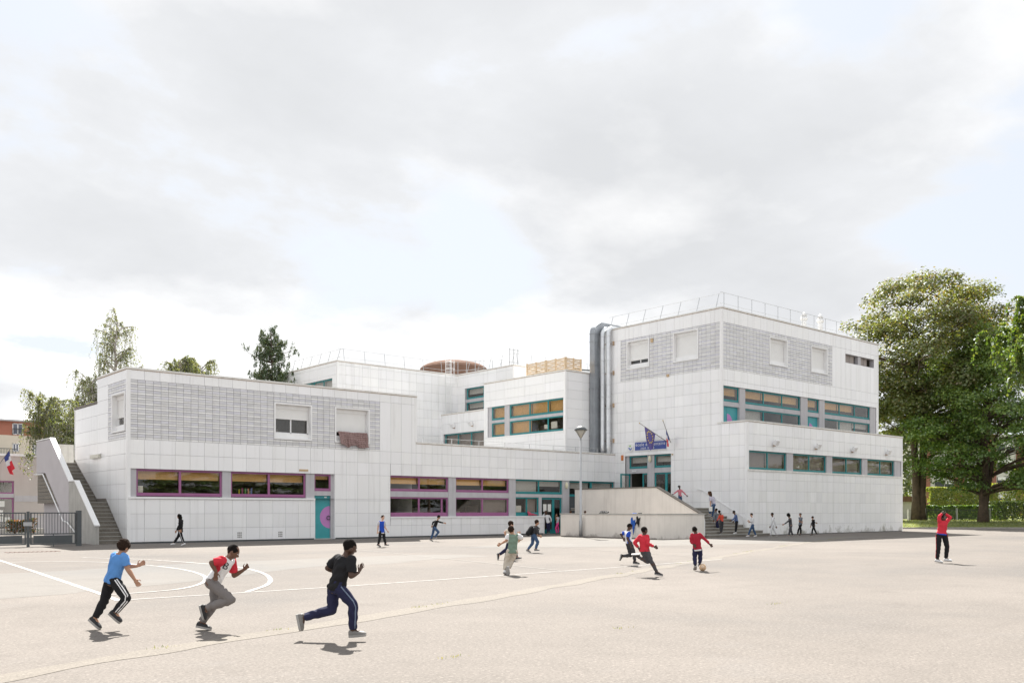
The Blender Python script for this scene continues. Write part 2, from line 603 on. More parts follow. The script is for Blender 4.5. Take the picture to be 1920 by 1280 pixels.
seam_pts = [(-17, -35.3), (-11.81, -33.17), (-10.75, -32.66), (-8.26, -31.82), (-2.97, -29.9), (4.58, -26.85), (14.5, -22.9), (24.27, -19.13), (34, -15.9)]
tag(strip(seam_pts, 0.40, 0.0035, 0.8, 0.18).build('pavement_seam', M_SEAM), kind='structure')
lines = [
    ([(-7.40, -11.0), (-7.95, -17.86), (-8.53, -24.68), (-8.72, -26.6)], 0.11, M_LINE),
    ([(-8.7, -26.5), (-4.5, -26.5), (0.11, -26.2), (4.6, -25.85), (9.5, -25.3)], 0.07, M_LINE),
    ([(-7.3, -11.42), (-4.71, -11.37), (-0.73, -11.27), (4.2, -11.2), (9.5, -10.9)], 0.06, M_LINE_OLD),
    ([(4.66, -11.83), (3.19, -20.0), (2.09, -25.86)], 0.07, M_LINE_OLD),
    ([(12.35, -13.51), (10.9, -20.0), (9.9, -25.1)], 0.07, M_LINE_OLD),
    (smooth_line([(-7.6, -12.9), (-6.4, -13.2), (-5.5, -14.4), (-4.97, -16.58), (-4.88, -19.12), (-5.25, -21.4), (-5.8, -23.0), (-6.5, -24.3), (-7.3, -25.1), (-8.5, -25.4)]), 0.085, M_LINE),
    (smooth_line([(-5.1, -11.4), (-4.02, -13.79), (-3.48, -16.98), (-3.43, -19.47), (-3.90, -21.73), (-4.64, -23.72), (-5.45, -25.22), (-6.4, -26.4)]), 0.10, M_LINE),
]
for i, (pts, w, m) in enumerate(lines):
    tag(strip(pts, w, 0.0050 + 0.0004 * i, 0.12, 0.4).build('court_line', m), kind='structure')

# rusty drain grating near the gate
dg_ = MB()
q = at(-17.3, 33.0)
for k in range(12):
    dg_.box(q.x - 0.9 + 0.15 * k, q.x - 0.83 + 0.15 * k, q.y - 0.28, q.y + 0.28, 0.0, 0.010)
tag(dg_.build('drain_grating', pmat('rusty_iron', (0.13, 0.075, 0.055), 0.9, 0.3, 8)), 'rusty flat drain grating in the tarmac before the gate', 'drain')

# lawn bank beyond the tarmac on the right, with a kerb
lawn = MB()
rows = [(74.0, 0.11), (77.5, 0.30), (82.0, 0.55), (90.0, 0.62), (130.0, 0.7), (420.0, 0.9)]
xs = [30.8 + 1.6 * i for i in range(12)] + [52 + 8 * i for i in range(14)]
grid = []
for D, z in rows:
    sh = -(D - 74.0) * 1.2 if D < 90 else -19.2
    grid.append([at(x + sh * max(0, 1 - i / 12), D + (0.6 * math.sin(x * 0.21) if D == 74.0 else 0), z + (0.05 * noise.noise(Vector((x, D, 0)) * 0.3) if D > 75 else 0)) for i, x in enumerate(xs)])
for a_, b_ in zip(grid[:-1], grid[1:]):
    for k in range(len(xs) - 1):
        lawn.quad(a_[k], a_[k + 1], b_[k + 1], b_[k])
tag(lawn.build('lawn', M_GRASS, smooth=True), kind='structure')
kb = MB()
for k in range(len(xs) - 1):
    p, q = grid[0][k], grid[0][k + 1]
    d = (q - p).normalized()
    nrm = Vector((d.y, -d.x, 0))
    kb.prism([(p.x, p.y, -0.02), (q.x - d.x * 0.02, q.y - d.y * 0.02, -0.02), (q.x - d.x * 0.02, q.y - d.y * 0.02, 0.13), (p.x, p.y, 0.13)], nrm * 0.12)
tag(kb.build('kerb', M_KERB), kind='structure')


def blades(n, place, size, cols, name, label=None, cat=None, mat=None):
    """many small upright leaf blades"""
    V, F, T = [], [], []
    for i in range(n):
        p = place(i)
        a_ = RNG.uniform(0, 6.283)
        h = size * RNG.uniform(0.5, 1.3)
        w = h * 0.16
        s = Vector((math.cos(a_), math.sin(a_), 0)) * w
        tip = p + Vector((RNG.normal(0, 0.4) * h, RNG.normal(0, 0.4) * h, h))
        k = len(V)
        V += [tuple(p - s), tuple(p + s), tuple(tip)]
        F.append((k, k + 1, k + 2))
        c = cols[int(RNG.integers(len(cols)))]
        v = RNG.uniform(0.7, 1.25)
        T.append((c[0] * v, c[1] * v, c[2] * v, 1))
    me = bpy.data.meshes.new(name)
    me.from_pydata(V, [], F)
    set_tone(me, T)
    o = link(name, me, mat or M_LEAF)
    return tag(o, label, cat, kind='stuff')


def lawn_pt(i):
    x = RNG.uniform(31, 62)
    D = RNG.uniform(74.4, 84)
    z = np.interp(D, [74, 77.5, 82, 90], [0.11, 0.30, 0.55, 0.62])
    sh = -(D - 74.0) * 1.2 * max(0, 1 - (x - 30.8) / 1.6 / 12)
    return at(x + sh, D, z)


blades(9000, lawn_pt, 0.11, [(0.18, 0.23, 0.05), (0.24, 0.24, 0.08), (0.13, 0.18, 0.04)], 'grass', 'short grass growing on the lawn bank under the maples', 'grass')


def seam_pt(i):
    k = int(RNG.integers(0, len(SP)))
    c = SP[k]
    return Vector((c[0] + RNG.normal(0, 0.10), c[1] + RNG.normal(0, 0.035), 0.006))


SP = []
for a_, b_ in zip(seam_pts[:-1], seam_pts[1:]):
    L = math.dist(a_, b_)
    for j in range(int(L / 0.9)):
        if RNG.random() < 0.42:
            t_ = RNG.random()
            SP.append((a_[0] + (b_[0] - a_[0]) * t_ + 0.02, a_[1] + (b_[1] - a_[1]) * t_ + 0.15))
blades(9000, lawn_pt, 0.11, [(0.18, 0.23, 0.05), (0.24, 0.24, 0.08), (0.13, 0.18, 0.04)], 'grass', 'short grass growing on the lawn bank under the maples', 'grass')


def seam_pt(i):
    k = int(RNG.integers(0, len(SP)))
    c = SP[k]
    return Vector((c[0] + RNG.normal(0, 0.10), c[1] + RNG.normal(0, 0.035), 0.006))


SP = []
for a_, b_ in zip(seam_pts[:-1], seam_pts[1:]):
    L = math.dist(a_, b_)
    for j in range(int(L / 0.9)):
        if RNG.random() < 0.42:
            t_ = RNG.random()
            SP.append((a_[0] + (b_[0] - a_[0]) * t_ + 0.02, a_[1] + (b_[1] - a_[1]) * t_ + 0.15))
SP += [(at(1.4, 11.6).x, at(1.4, 11.6).y), (at(-0.6, 9.3).x, at(-0.6, 9.3).y), (at(4.2, 14.6).x, at(4.2, 14.6).y)]
blades(520, seam_pt, 0.026, [(0.20, 0.22, 0.05), (0.28, 0.26, 0.08), (0.12, 0.17, 0.04)], 'weeds', 'small yellow green weeds growing in the seam of the tarmac', 'weeds')

# ------------------------------------------------------------------ the school
SCHOOL = thing('school_building', 'long white panelled school with grey striped tiles, purple and teal windows', 'school', (25, 0, 0))
PANELS = []      # (face, s0, s1, z0, z1)
MOD = 0.697
ROW = 0.674
X3 = 32.01       # left face of the tall block
DUMMY = []


class Face:
    """a flat front: 'V' looks towards -y (s = x), 'U' looks towards -x (s = y)"""

    def __init__(self, kind, c):
        self.k, self.c = kind, c

    def p(self, s, z, d=0.0):
        return (s, self.c - d, z) if self.k == 'V' else (self.c - d, s, z)

    def box(self, mb, s0, s1, z0, z1, d0, d1, m=0):
        if self.k == 'V':
            mb.box(s0, s1, self.c - d1, self.c - d0, z0, z1, m)
        else:
            mb.box(self.c - d1, self.c - d0, s0, s1, z0, z1, m)


def cut(rect, holes, eps=0.04):
    out = [rect]
    for h in holes:
        nxt = []
        for (a, b, c, d) in out:
            a2, b2, c2, d2 = max(a, h[0]), min(b, h[1]), max(c, h[2]), min(d, h[3])
            if a2 >= b2 - 1e-6 or c2 >= d2 - 1e-6:
                nxt.append((a, b, c, d))
                continue
            nxt += [(a, a2, c, d), (b2, b, c, d), (a2, b2, c, c2), (a2, b2, d2, d)]
        out = [r for r in nxt if r[1] - r[0] > eps and r[3] - r[2] > eps]
    return out


def wall(face, s0, s1, z0, z1, openings, s_grid, z_grid, stripes=(), depth=0.32, clad=True, pz0=None):
    """structural face with real openings and reveals; queues the cladding panels hung on it"""
    mb = MB()
    S = sorted({s0, s1, *[v for o in openings for v in o[:2]]})
    Z = sorted({z0, z1, *[v for o in openings for v in o[2:]]})
    for a, b in zip(S[:-1], S[1:]):
        for c, d in zip(Z[:-1], Z[1:]):
            m = ((a + b) / 2, (c + d) / 2)
            if any(o[0] < m[0] < o[1] and o[2] < m[1] < o[3] for o in openings):
                continue
            mb.quad(face.p(a, c), face.p(b, c), face.p(b, d), face.p(a, d))
    for (a, b, c, d) in openings:
        for q, r, w in (((a, c), (a, d), (a - 0.02, (c + d) / 2)), ((a, d), (b, d), ((a + b) / 2, d + 0.02)), ((b, d), (b, c), (b + 0.02, (c + d) / 2)), ((b, c), (a, c), ((a + b) / 2, c - 0.02))):
            if not s0 < w[0] < s1 or any(o[0] < w[0] < o[1] and o[2] < w[1] < o[3] for o in openings):
                continue
            mb.quad(face.p(*q, 0.030), face.p(*r, 0.030), face.p(*r, -depth), face.p(*q, -depth), m=1)
    o = mb.build('wall', [M_JOINT, M_PILLAR], SCHOOL)
    if clad:
        holes = list(openings) + list(stripes)
        for a, b in zip(s_grid[:-1], s_grid[1:]):
            a_, b_ = max(a, s0), min(b, s1)
            if b_ - a_ < 0.05:
                continue
            for c, d in zip(z_grid[:-1], z_grid[1:]):
                c_, d_ = max(c, pz0 if pz0 is not None else z0), min(d, z1)
                if d_ - c_ < 0.05:
                    continue
                for r in cut((a_, b_, c_, d_), holes):
                    PANELS.append((face, *r, o))
    return o


def srange(a, b, step, start=None):
    start = a if start is None else start
    out = [start]
    while out[-1] < b:
        out.append(out[-1] + step)
    return [min(v, b) for v in out]


def stripes(face, s0, s1, z0, z1, holes, n=12):
    """bands of grey tiles between white ones: real tiles, too thin to pick apart"""
    V, F, T = [], [], []
    per = (z1 - z0) / n
    s = s0
    k = 0
    while s < s1 - 0.05:
        e = min(s + MOD / 2, s1)
        for i in range(n):
            zt = z1 - i * per
            for (c, d, base, pr) in ((zt - per * 0.58, zt, (0.67, 0.67, 0.70), 0.026), (zt - per, zt - per * 0.58, (0.84, 0.84, 0.83), 0.034)):
                for (a_, b_, c_, d_) in cut((s, e, c, d), holes, 0.02):
                    mb = MB()
                    face.box(mb, a_ + 0.008, b_ - 0.008, c_ + 0.009, d_ - 0.009, 0.003, pr)
                    q = len(V)
                    V += mb.v
                    F += [tuple(x + q for x in f) for f in mb.f]
                    j = RNG.uniform(0.90, 1.08)
                    b2 = RNG.uniform(-0.025, 0.03) if base[0] < 0.75 else 0
                    T += [(base[0] * j, base[1] * j, (base[2] + b2) * j, 1)] * 6
        s = e
        k += 1
    me = bpy.data.meshes.new('striped_tiles')
    me.from_pydata(V, [], F)
    set_tone(me, T)
    tag(link('striped_tiles', me, M_STRIPE, SCHOOL), kind='stuff')


def bar(face, s0, s1, z0, z1, d0, d1, mat, name, parent=None):
    mb = MB()
    face.box(mb, s0, s1, z0, z1, d0, d1)
    return mb.build(name, mat, parent or SCHOOL)


def coping(face, s0, s1, z, ov=0.07, th=0.085):
    mb = MB()
    face.box(mb, s0, s1, z - th, z, -0.35, ov)
    face.box(mb, s0 + 0.01, s1 - 0.01, z - th - 0.022, z - th - 0.002, -0.30, ov * 0.75, m=1)
    return mb.build('coping', [M_COPING, M_UNDER], SCHOOL)


def corner_trim(x, y, z0, z1, w=0.11):
    mb = MB()
    mb.box(x - 0.042, x + w, y - 0.045, y + 0.10, z0, z1)
    mb.box(x - 0.045, x + 0.10, y - 0.042, y + w, z0 + 0.001, z1 - 0.001)
    return mb.build('corner_trim', M_TRIM, SCHOOL)


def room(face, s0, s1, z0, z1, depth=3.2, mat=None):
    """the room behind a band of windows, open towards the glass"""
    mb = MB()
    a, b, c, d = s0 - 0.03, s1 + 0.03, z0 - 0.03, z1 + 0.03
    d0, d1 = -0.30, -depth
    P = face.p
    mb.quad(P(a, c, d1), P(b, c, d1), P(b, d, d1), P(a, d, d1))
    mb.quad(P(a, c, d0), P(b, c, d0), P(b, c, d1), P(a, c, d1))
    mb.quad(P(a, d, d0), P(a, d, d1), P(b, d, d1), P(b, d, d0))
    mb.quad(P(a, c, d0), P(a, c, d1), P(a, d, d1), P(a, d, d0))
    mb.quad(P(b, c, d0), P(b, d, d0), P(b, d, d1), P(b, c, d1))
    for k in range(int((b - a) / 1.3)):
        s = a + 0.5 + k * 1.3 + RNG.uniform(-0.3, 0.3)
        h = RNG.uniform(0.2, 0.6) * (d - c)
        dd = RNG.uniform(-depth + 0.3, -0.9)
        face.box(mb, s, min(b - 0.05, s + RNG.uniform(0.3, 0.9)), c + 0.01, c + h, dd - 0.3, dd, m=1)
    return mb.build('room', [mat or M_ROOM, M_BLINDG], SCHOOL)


def window(face, s0, s1, z0, z1, cols, mat, blind=None, fw=0.070, low=0.125, d=-0.10, blinds=None, tilt=None, items=()):
    """frame with mullions, a pane per light, optional blinds behind the glass"""
    mb = MB()
    face.box(mb, s0, s1, z0, z0 + low, d - 0.07, d)
    face.box(mb, s0, s1, z0 + low * 0.45, z0 + low * 0.62, d, d + 0.025)
    face.box(mb, s0, s1, z1 - fw, z1, d - 0.07, d)
    face.box(mb, s0, s0 + fw, z0 + low, z1 - fw, d - 0.068, d - 0.002)
    face.box(mb, s1 - fw, s1, z0 + low, z1 - fw, d - 0.068, d - 0.002)
    edges = [s0 + fw]
    n = cols if isinstance(cols, int) else len(cols) + 1
    cuts = [s0 + (s1 - s0) * i / n for i in range(1, n)] if isinstance(cols, int) else cols
    for c in cuts:
        face.box(mb, c - 0.035, c + 0.035, z0 + low, z1 - fw, d - 0.066, d - 0.004)
        edges += [c - 0.035, c + 0.035]
    edges.append(s1 - fw)
    w = mb.build('window', mat, SCHOOL)
    for i in range(0, len(edges), 2):
        a, b = edges[i], edges[i + 1]
        zb, zt = z0 + low, z1 - fw
        # sash line
        sm = MB()
        t = 0.022
        for (q, r, u_, v_) in ((a, b, zb, zb + t), (a, b, zt - t, zt), (a, a + t, zb + t, zt - t), (b - t, b, zb + t, zt - t)):
            face.box(sm, q, r, u_, v_, d - 0.056, d - 0.016)
        sm.build('sash', mat, w)
        pm_ = MB()
        if tilt and i // 2 in tilt:
            pm_.quad(face.p(a, zb, d + 0.03), face.p(b, zb, d + 0.03), face.p(b, zt, d - 0.20), face.p(a, zt, d - 0.20))
        else:
            face.box(pm_, a + t, b - t, zb + t, zt - t, d - 0.042, d - 0.030)
        pm_.build('pane', M_GLASS, w)
        bl = blinds[i // 2] if blinds else blind
        if bl:
            frac, bm = bl
            bb = MB()
            zlo = zt - (zt - zb) * frac
            k = max(3, int((zt - zlo) / 0.05))
            for j in range(k):
                z_a = zlo + (zt - zlo) * j / k
                z_b = zlo + (zt - zlo) * (j + 1) / k
                bb.quad(face.p(a, z_a, d - 0.215), face.p(b, z_a, d - 0.215), face.p(b, z_b, d - 0.23), face.p(a, z_b, d - 0.23))
            bb.build('blind', bm, w)
    return w


def shutter_window(face, s0, s1, z0, z1, drop, glass=True, left_lip=True):
    """deep-set window in a white box frame with a roller shutter"""
    mb = MB()
    t = 0.055
    i_ = 0.02
    for (a, b, c, d) in ((s0 - t, s1 + t, z1 - i_, z1 + t), (s0 - t, s1 + t, z0 - t, z0 + i_), (s0 - t, s0 + i_, z0 + i_, z1 - i_), (s1 - i_, s1 + t, z0 + i_, z1 - i_)):
        face.box(mb, a, b, c, d, -0.30, 0.075)
    s0, s1, z0, z1 = s0 + i_, s1 - i_, z0 + i_, z1 - i_
    zi = z0 + 0.26
    face.box(mb, s0, s1, z0 + 0.005, zi, -0.28, -0.12)        # upstand under the glass
    face.box(mb, s0, s1, z1 - 0.20, z1 - 0.005, -0.28, -0.16)        # shutter box
    w = mb.build('window', M_TRIM, SCHOOL)
    zt = z1 - 0.20
    zs = zt - (zt - zi) * drop
    if drop > 0:
        sh = MB()
        k = max(3, int((zt - zs) / 0.055))
        for j in range(k):
            a = zs + (zt - zs) * j / k
            b = zs + (zt - zs) * (j + 1) / k
            face.box(sh, s0 + 0.012, s1 - 0.012, a + 0.004, b, -0.225, -0.205)
            face.box(sh, s0 + 0.012, s1 - 0.012, a - 0.001, a + 0.0035, -0.225, -0.212)
        sh.build('roller_shutter', M_SHUTTER, w)
    fm = MB()
    mid = (s0 + s1) / 2
    for (a, b, c, d) in ((s0, s1, zi, zi + 0.05), (s0, s0 + 0.06, zi, zt), (s1 - 0.06, s1, zi, zt), (mid - 0.035, mid + 0.035, zi, zt)):
        face.box(fm, a, b, c + 0.001, d, -0.276, -0.236)
    fm.build('sash', M_WHITEP, w)
    for a, b in ((s0 + 0.06, mid - 0.035), (mid + 0.035, s1 - 0.06)):
        pm_ = MB()
        face.box(pm_, a, b, zi + 0.05, zt, -0.262, -0.252)
        pm_.build('pane', M_GLASS, w)
    room(face, s0, s1, zi, z1, 2.6)
    return w


def filler(x0, x1, y0, y1, z0, z1, skip=''):
    """back, sides and roof of a volume that the photograph does not show, so that it is closed"""
    mb = MB()
    if 'v' not in skip:
        mb.quad((x0, y0, z0), (x1, y0, z0), (x1, y0, z1), (x0, y0, z1))
    mb.quad((x1, y0, z0), (x1, y1, z0), (x1, y1, z1), (x1, y0, z1))
    mb.quad((x1, y1, z0), (x0, y1, z0), (x0, y1, z1), (x1, y1, z1))
    if 'u' not in skip:
        mb.quad((x0, y1, z0), (x0, y0, z0), (x0, y0, z1), (x0, y1, z1))
    mb.quad((x0, y0, z1 - 0.30), (x1, y0, z1 - 0.30), (x1, y1, z1 - 0.30), (x0, y1, z1 - 0.30), m=1)
    return mb.build('wall', [M_TRIM, M_ROOF], SCHOOL)


def parapet_back(x0, x1, y0, y1, z, sides):
    mb = MB()
    if 'r' in sides:
        mb.box(x1 - 0.30, x1 + 0.02, y0, y1, z - 0.5, z)
    if 'b' in sides:
        mb.box(x0, x1 - 0.31, y1 - 0.30, y1 + 0.02, z - 0.5, z)
    if mb.v:
        mb.build('coping', M_COPING, SCHOOL)


# ---- left two-storey wing and the low wing beside it share one front (y = 0)
F1 = Face('V', 0.0)
zg = [0.07, 0.674, 1.348, 2.02, 2.09, 3.39, 4.06, 4.72, 7.40, 7.84]
zg_low = [0.07, 0.674, 1.11, 3.39, 4.06, 4.72, 5.24]
XT = 15.66
W1 = (7.12, 9.11, 5.12, 6.85)
W2 = (10.55, 12.56, 5.12, 6.88)
band1 = (0.06, 10.50, 2.12, 3.39)
doorh = (9.34, 10.50, 0.02, 2.12)
band2 = (13.95, 25.42, 1.11, 3.42)
band2b = (25.42, 31.95, 0.02, 3.42)
xg = [0.03, 0.73] + [0.73 + MOD * i for i in range(1, 60)]
str1 = (0.08, 13.27, 4.72, 7.40)
wall(F1, 0, XT, 0, 7.94, [band1, doorh, W1, W2, (13.95, 15.66, 1.11, 3.42)], xg, zg, [str1])
stripes(F1, *str1, [(W1[0] - .06, W1[1] + .06, W1[2] - .06, W1[3] + .06), (W2[0] - .06, W2[1] + .06, W2[2] - .06, W2[3] + .06)])
wall(F1, XT, X3, 0, 5.32, [(15.66, 25.42, 1.11, 3.42), band2b], xg, zg_low)
coping(F1, -0.06, XT + 0.06, 7.94)
coping(F1, XT - 0.02, X3 - 0.02, 5.34)
corner_trim(0, 0, 0.02, 7.83)
bar(F1, XT - 0.10, XT + 0.06, 5.34, 7.83, -0.20, 0.04, M_TRIM, 'corner_trim')
mb = MB()
mb.box(XT, XT + 0.02, 0.01, 4.33, 5.0, 7.85)
mb.build('wall', M_TRIM, SCHOOL)
filler(0.001, XT - 0.001, 0.4, 4.33, 0, 7.94, 'vu')
filler(0.001, XT - 0.001, 4.335, 8.05, 0, 6.77, 'vu')
filler(XT + 0.01, X3, 0.4, 16.3, 0, 5.32, 'v')
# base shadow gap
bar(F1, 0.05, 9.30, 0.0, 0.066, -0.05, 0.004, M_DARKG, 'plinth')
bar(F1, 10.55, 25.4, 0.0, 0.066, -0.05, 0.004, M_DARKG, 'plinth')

# side of the left wing (x = 0)
F0 = Face('U', 0.0)
Ws = (0.27, 2.02, 5.14, 6.83)
zs0 = [0.03, 0.674, 1.348, 2.02, 2.70, 3.38, 4.06, 4.74, 5.42, 6.10, 6.74, 7.40, 7.84]
strs = (0.10, 2.68, 4.74, 7.40)
wall(F0, 0, 4.33, 0, 7.94, [Ws], [0.04, 2.68, 4.33], zs0, [strs])
wall(F0, 4.33, 8.05, 0, 6.77, [], [4.33, 8.0], zs0[:10] + [6.66], [])
stripes(F0, *strs, [(Ws[0] - .06, Ws[1] + .06, Ws[2] - .06, Ws[3] + .06)])
coping(F0, -0.05, 4.33, 7.945)
cb = MB()
F0.box(cb, 4.33, 8.10, 6.69, 6.78, -0.35, 0.07)
cb.build('coping', M_DARKCAP, SCHOOL)
bar(F0, 8.05, 8.12, 0.02, 6.68, -0.1, 0.04, M_TRIM, 'corner_trim')
shutter_window(F0, *Ws[:2], *Ws[2:], 0.70)
shutter_window(F1, *W1[:2], *W1[2:], 0.42)
shutter_window(F1, *W2[:2], *W2[2:], 0.80)

# purple ground-floor windows
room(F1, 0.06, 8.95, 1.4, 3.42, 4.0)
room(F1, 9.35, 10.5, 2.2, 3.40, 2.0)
bar(F1, 0.06, 0.385, 2.125, 3.385, -0.31, -0.03, M_PILLAR, 'pillar')
window(F1, 0.385, 4.42, 2.16, 3.385, 2, M_PURPLE, (0.38, M_BLIND))
bar(F1, 4.42, 4.85, 2.125, 3.385, -0.31, -0.03, M_PILLAR, 'pillar')
window(F1, 4.85, 8.87, 2.16, 3.385, 2, M_PURPLE, (0.38, M_BLIND))
bar(F1, 8.87, 9.35, 2.125, 3.385, -0.31, -0.03, M_PILLAR, 'pillar')
window(F1, 9.35, 10.33, 2.50, 3.385, 1, M_PURPLE, (0.30, M_BLIND))
bar(F1, 10.33, 10.495, 0.03, 3.385, -0.31, -0.09, M_PILLAR, 'pillar')
bar(F1, 9.35, 10.33, 2.27, 2.50, -0.31, -0.06, M_PILLAR, 'transom')
bar(F1, 0.0, 9.34, 2.03, 2.125, -0.31, 0.085, M_TRIM, 'sill')
bar(F1, 9.32, 9.355, 0.02, 2.03, -0.31, 0.036, M_TRIM, 'door_jamb')
bar(F1, 10.495, 10.53, 0.02, 3.38, -0.31, 0.036, M_TRIM, 'door_jamb')
# coloured pencils and papers standing on the inner sill
pen = [(0.6, 0.5, 0.05), (0.45, 0.05, 0.25), (0.1, 0.35, 0.1), (0.6, 0.2, 0.05), (0.1, 0.15, 0.5)]
for i in range(5):
    bar(F1, 5.35 + 0.16 * i, 5.40 + 0.16 * i, 2.31, 2.31 + RNG.uniform(0.16, 0.30), -0.30, -0.26, pmat('folder_%d' % i, pen[i], 0.6, 0.0), 'book')
bar(F1, 0.52, 0.74, 2.32, 2.62, -0.215, -0.21, M_PAPER, 'paper_notice')

# teal door with the lilac disc and a ring handle
dm = MB()
F1.box(dm, 9.355, 10.33, 0.05, 2.27, -0.24, -0.18)
door = dm.build('door', M_DOORTEAL, SCHOOL)
bar(F1, 9.355, 10.33, 0.0, 0.05, -0.30, 0.05, M_CONC, 'threshold')
dd = MB()
pts = []
for k in range(25):
    a_ = R(90 + 180 * k / 24)
    pts.append(F1.p(10.325 + 0.58 * math.cos(a_), 1.15 + 0.58 * math.sin(a_), -0.178))
dd.prism(pts, (0, 0.0, 0))
dd = MB()
dd.v = pts
dd.f = [tuple(range(25))]
dd.m = [0]
dd.build('disc', M_LILAC, door)
hm = MB()
hm.tube([F1.p(10.23 + 0.095 * math.cos(a), 1.12 + 0.095 * math.sin(a), -0.14) for a in [R(20 + 320 * k / 16) for k in range(17)]], 0.02, 6)
hm.build('handle', M_DARKG, door, True)
bar(F1, 10.0, 10.14, 2.16, 2.22, -0.178, -0.175, M_PAPER, 'door_plate', door)

# second ground-floor band: two storey-high purple bays, then teal
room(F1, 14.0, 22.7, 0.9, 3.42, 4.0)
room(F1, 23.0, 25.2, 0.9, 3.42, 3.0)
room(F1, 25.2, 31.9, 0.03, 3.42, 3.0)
for a, b in ((13.955, 17.97), (18.50, 22.58)):
    m_ = (a + b) / 2
    window(F1, a, b, 2.56, 3.415, 2, M_PURPLE, (0.55, M_BLIND), tilt={0})
    bar(F1, a, b, 2.25, 2.56, -0.31, -0.05, M_PILLAR, 'transom')
window(F1, 13.955, 17.97, 1.16, 2.25, [15.95, 17.55], M_PURPLE, blinds=[None, None, None], low=0.20)
window(F1, 18.50, 22.58, 1.16, 2.25, 2, M_PURPLE, blinds=[None, (0.97, M_BLINDG)], low=0.20)
bar(F1, 17.97, 18.50, 1.15, 3.415, -0.31, -0.02, M_PILLAR, 'pillar')
bar(F1, 22.58, 23.11, 1.15, 3.415, -0.31, -0.02, M_PILLAR, 'pillar')
window(F1, 23.11, 27.10, 2.52, 3.415, 2, M_TEAL, blinds=[(0.97, M_BLINDW), (0.45, M_BLINDW)])
bar(F1, 23.11, 27.10, 2.32, 2.52, -0.31, -0.05, M_PILLAR, 'transom')
window(F1, 23.11, 25.07, 1.16, 2.32, 2, M_TEAL, low=0.20, blinds=[None, (0.97, M_BLINDG)])
bar(F1, 25.07, 25.30, 0.03, 2.32, -0.31, -0.04, M_PILLAR, 'pillar')
bar(F1, 27.10, 27.71, 0.03, 3.415, -0.31, -0.02, M_PILLAR, 'pillar')
bar(F1, 13.95, 25.50, 1.075, 1.16, -0.31, 0.08, M_TRIM, 'sill')
bar(F1, 25.42, 25.47, 0.02, 1.075, -0.31, 0.034, M_TRIM, 'door_jamb')
window(F1, 27.72, 29.8, 2.40, 3.41, 1, M_TEAL, (0.5, M_BLINDW))
window(F1, 29.8, 31.94, 2.40, 3.41, 1, M_TEAL, (0.5, M_BLINDW))
bar(F1, 27.72, 31.94, 0.03, 2.40, -0.31, -0.12, M_DARKG, 'infill_panel')
bar(F1, 23.25, 23.7, 1.40, 1.80, -0.19, -0.185, M_PAPER, 'paper_notice')
# glazed double door
for (a, b) in ((25.30, 26.38), (26.38, 27.10)):
    fm = MB()
    for (q, r, u_, v_) in ((a, a + 0.10, 0.03, 2.30), (b - 0.10, b, 0.03, 2.30), (a + 0.1, b - 0.1, 2.20, 2.30), (a + 0.1, b - 0.1, 0.03, 0.30)):
        F1.box(fm, q, r, u_, v_, -0.19, -0.13)
    d_ = fm.build('door', M_TEAL, SCHOOL)
    pm_ = MB()
    F1.box(pm_, a + 0.1, b - 0.1, 0.30, 2.20, -0.165, -0.155)
    pm_.build('pane', M_GLASS, d_)
for s in (25.52, 25.92):
    bar(F1, s, s + 0.28, 1.42, 1.90, -0.150, -0.145, M_PAPER, 'paper_notice')

# ---- tall right-hand block
F3 = Face('U', X3)
YB, YL = -8.75, -10.58
F2 = Face('V', YL)
F4 = Face('V', YB)
X4 = 51.10
zt = [0.03, 0.65] + [0.65 + ROW * i for i in range(1, 30)]
rt = [z for z in zt if z < 10.0] + [10.10, 12.92, 13.74]
ent = (-4.87, -0.97, 1.67, 5.12)
w3a = (-3.02, -1.16, 10.93, 12.72)
w3b = (-6.99, -5.10, 10.93, 12.72)
str3 = (-8.66, -0.55, 10.10, 12.92)
yg = [YL + 0.03] + [YL + 0.55 + MOD * i for i in range(0, 40)]
wall(F3, YB, 1.56, 0, 13.84, [ent, w3a, w3b], yg, rt, [str3])
wall(F3, YL, YB, 0, 6.85, [], yg, [z for z in zt if z < 6.4] + [6.76], [])
stripes(F3, *str3, [(a - .06, b + .06, c - .06, d + .06) for a, b, c, d in (w3a, w3b)])
shutter_window(F3, *w3a[:2], *w3a[2:], 0.80)
shutter_window(F3, *w3b[:2], *w3b[2:], 1.0)
w4a = (X3 + 5.03, X3 + 7.0, 10.90, 12.60)
w4b = (X3 + 9.95, X3 + 11.94, 10.90, 12.60)
vent = (X3 + 14.40, X3 + 18.45, 11.98, 12.60)
bandU = (X3 + 0.10, X3 + 18.80, 6.86, 9.08)
str4 = (X3 + 0.09, X3 + 12.63, 10.10, 12.92)
xg4 = [X3 + 0.03] + [X3 + 0.55 + MOD * i for i in range(0, 40)]
wall(F4, X3, X4, 6.4, 13.84, [w4a, w4b, vent, bandU], xg4, rt, [str4])
stripes(F4, *str4, [(a - .06, b + .06, c - .06, d + .06) for a, b, c, d in (w4a, w4b)])
shutter_window(F4, *w4a[:2], *w4a[2:], 1.0)
shutter_window(F4, *w4b[:2], *w4b[2:], 1.0)
bandL = (X3 + 0.06, X3 + 18.95, 3.90, 5.06)
wall(F2, X3, X4, 0, 6.85, [bandL], xg4, [z for z in zt if z < 6.4] + [6.76])
corner_trim(X3, YB, 6.87, 13.74)
corner_trim(X3, YL, 0.02, 6.75)
bar(F4, X4 - 0.09, X4 + 0.04, 6.9, 13.74, -0.1, 0.04, M_TRIM, 'corner_trim')
bar(F2, X4 - 0.09, X4 + 0.04, 0.02, 6.75, -0.1, 0.04, M_TRIM, 'corner_trim')
coping(F3, YB - 0.06, 1.55, 13.84)
coping(F4, X3 - 0.05, X4 + 0.07, 13.845)
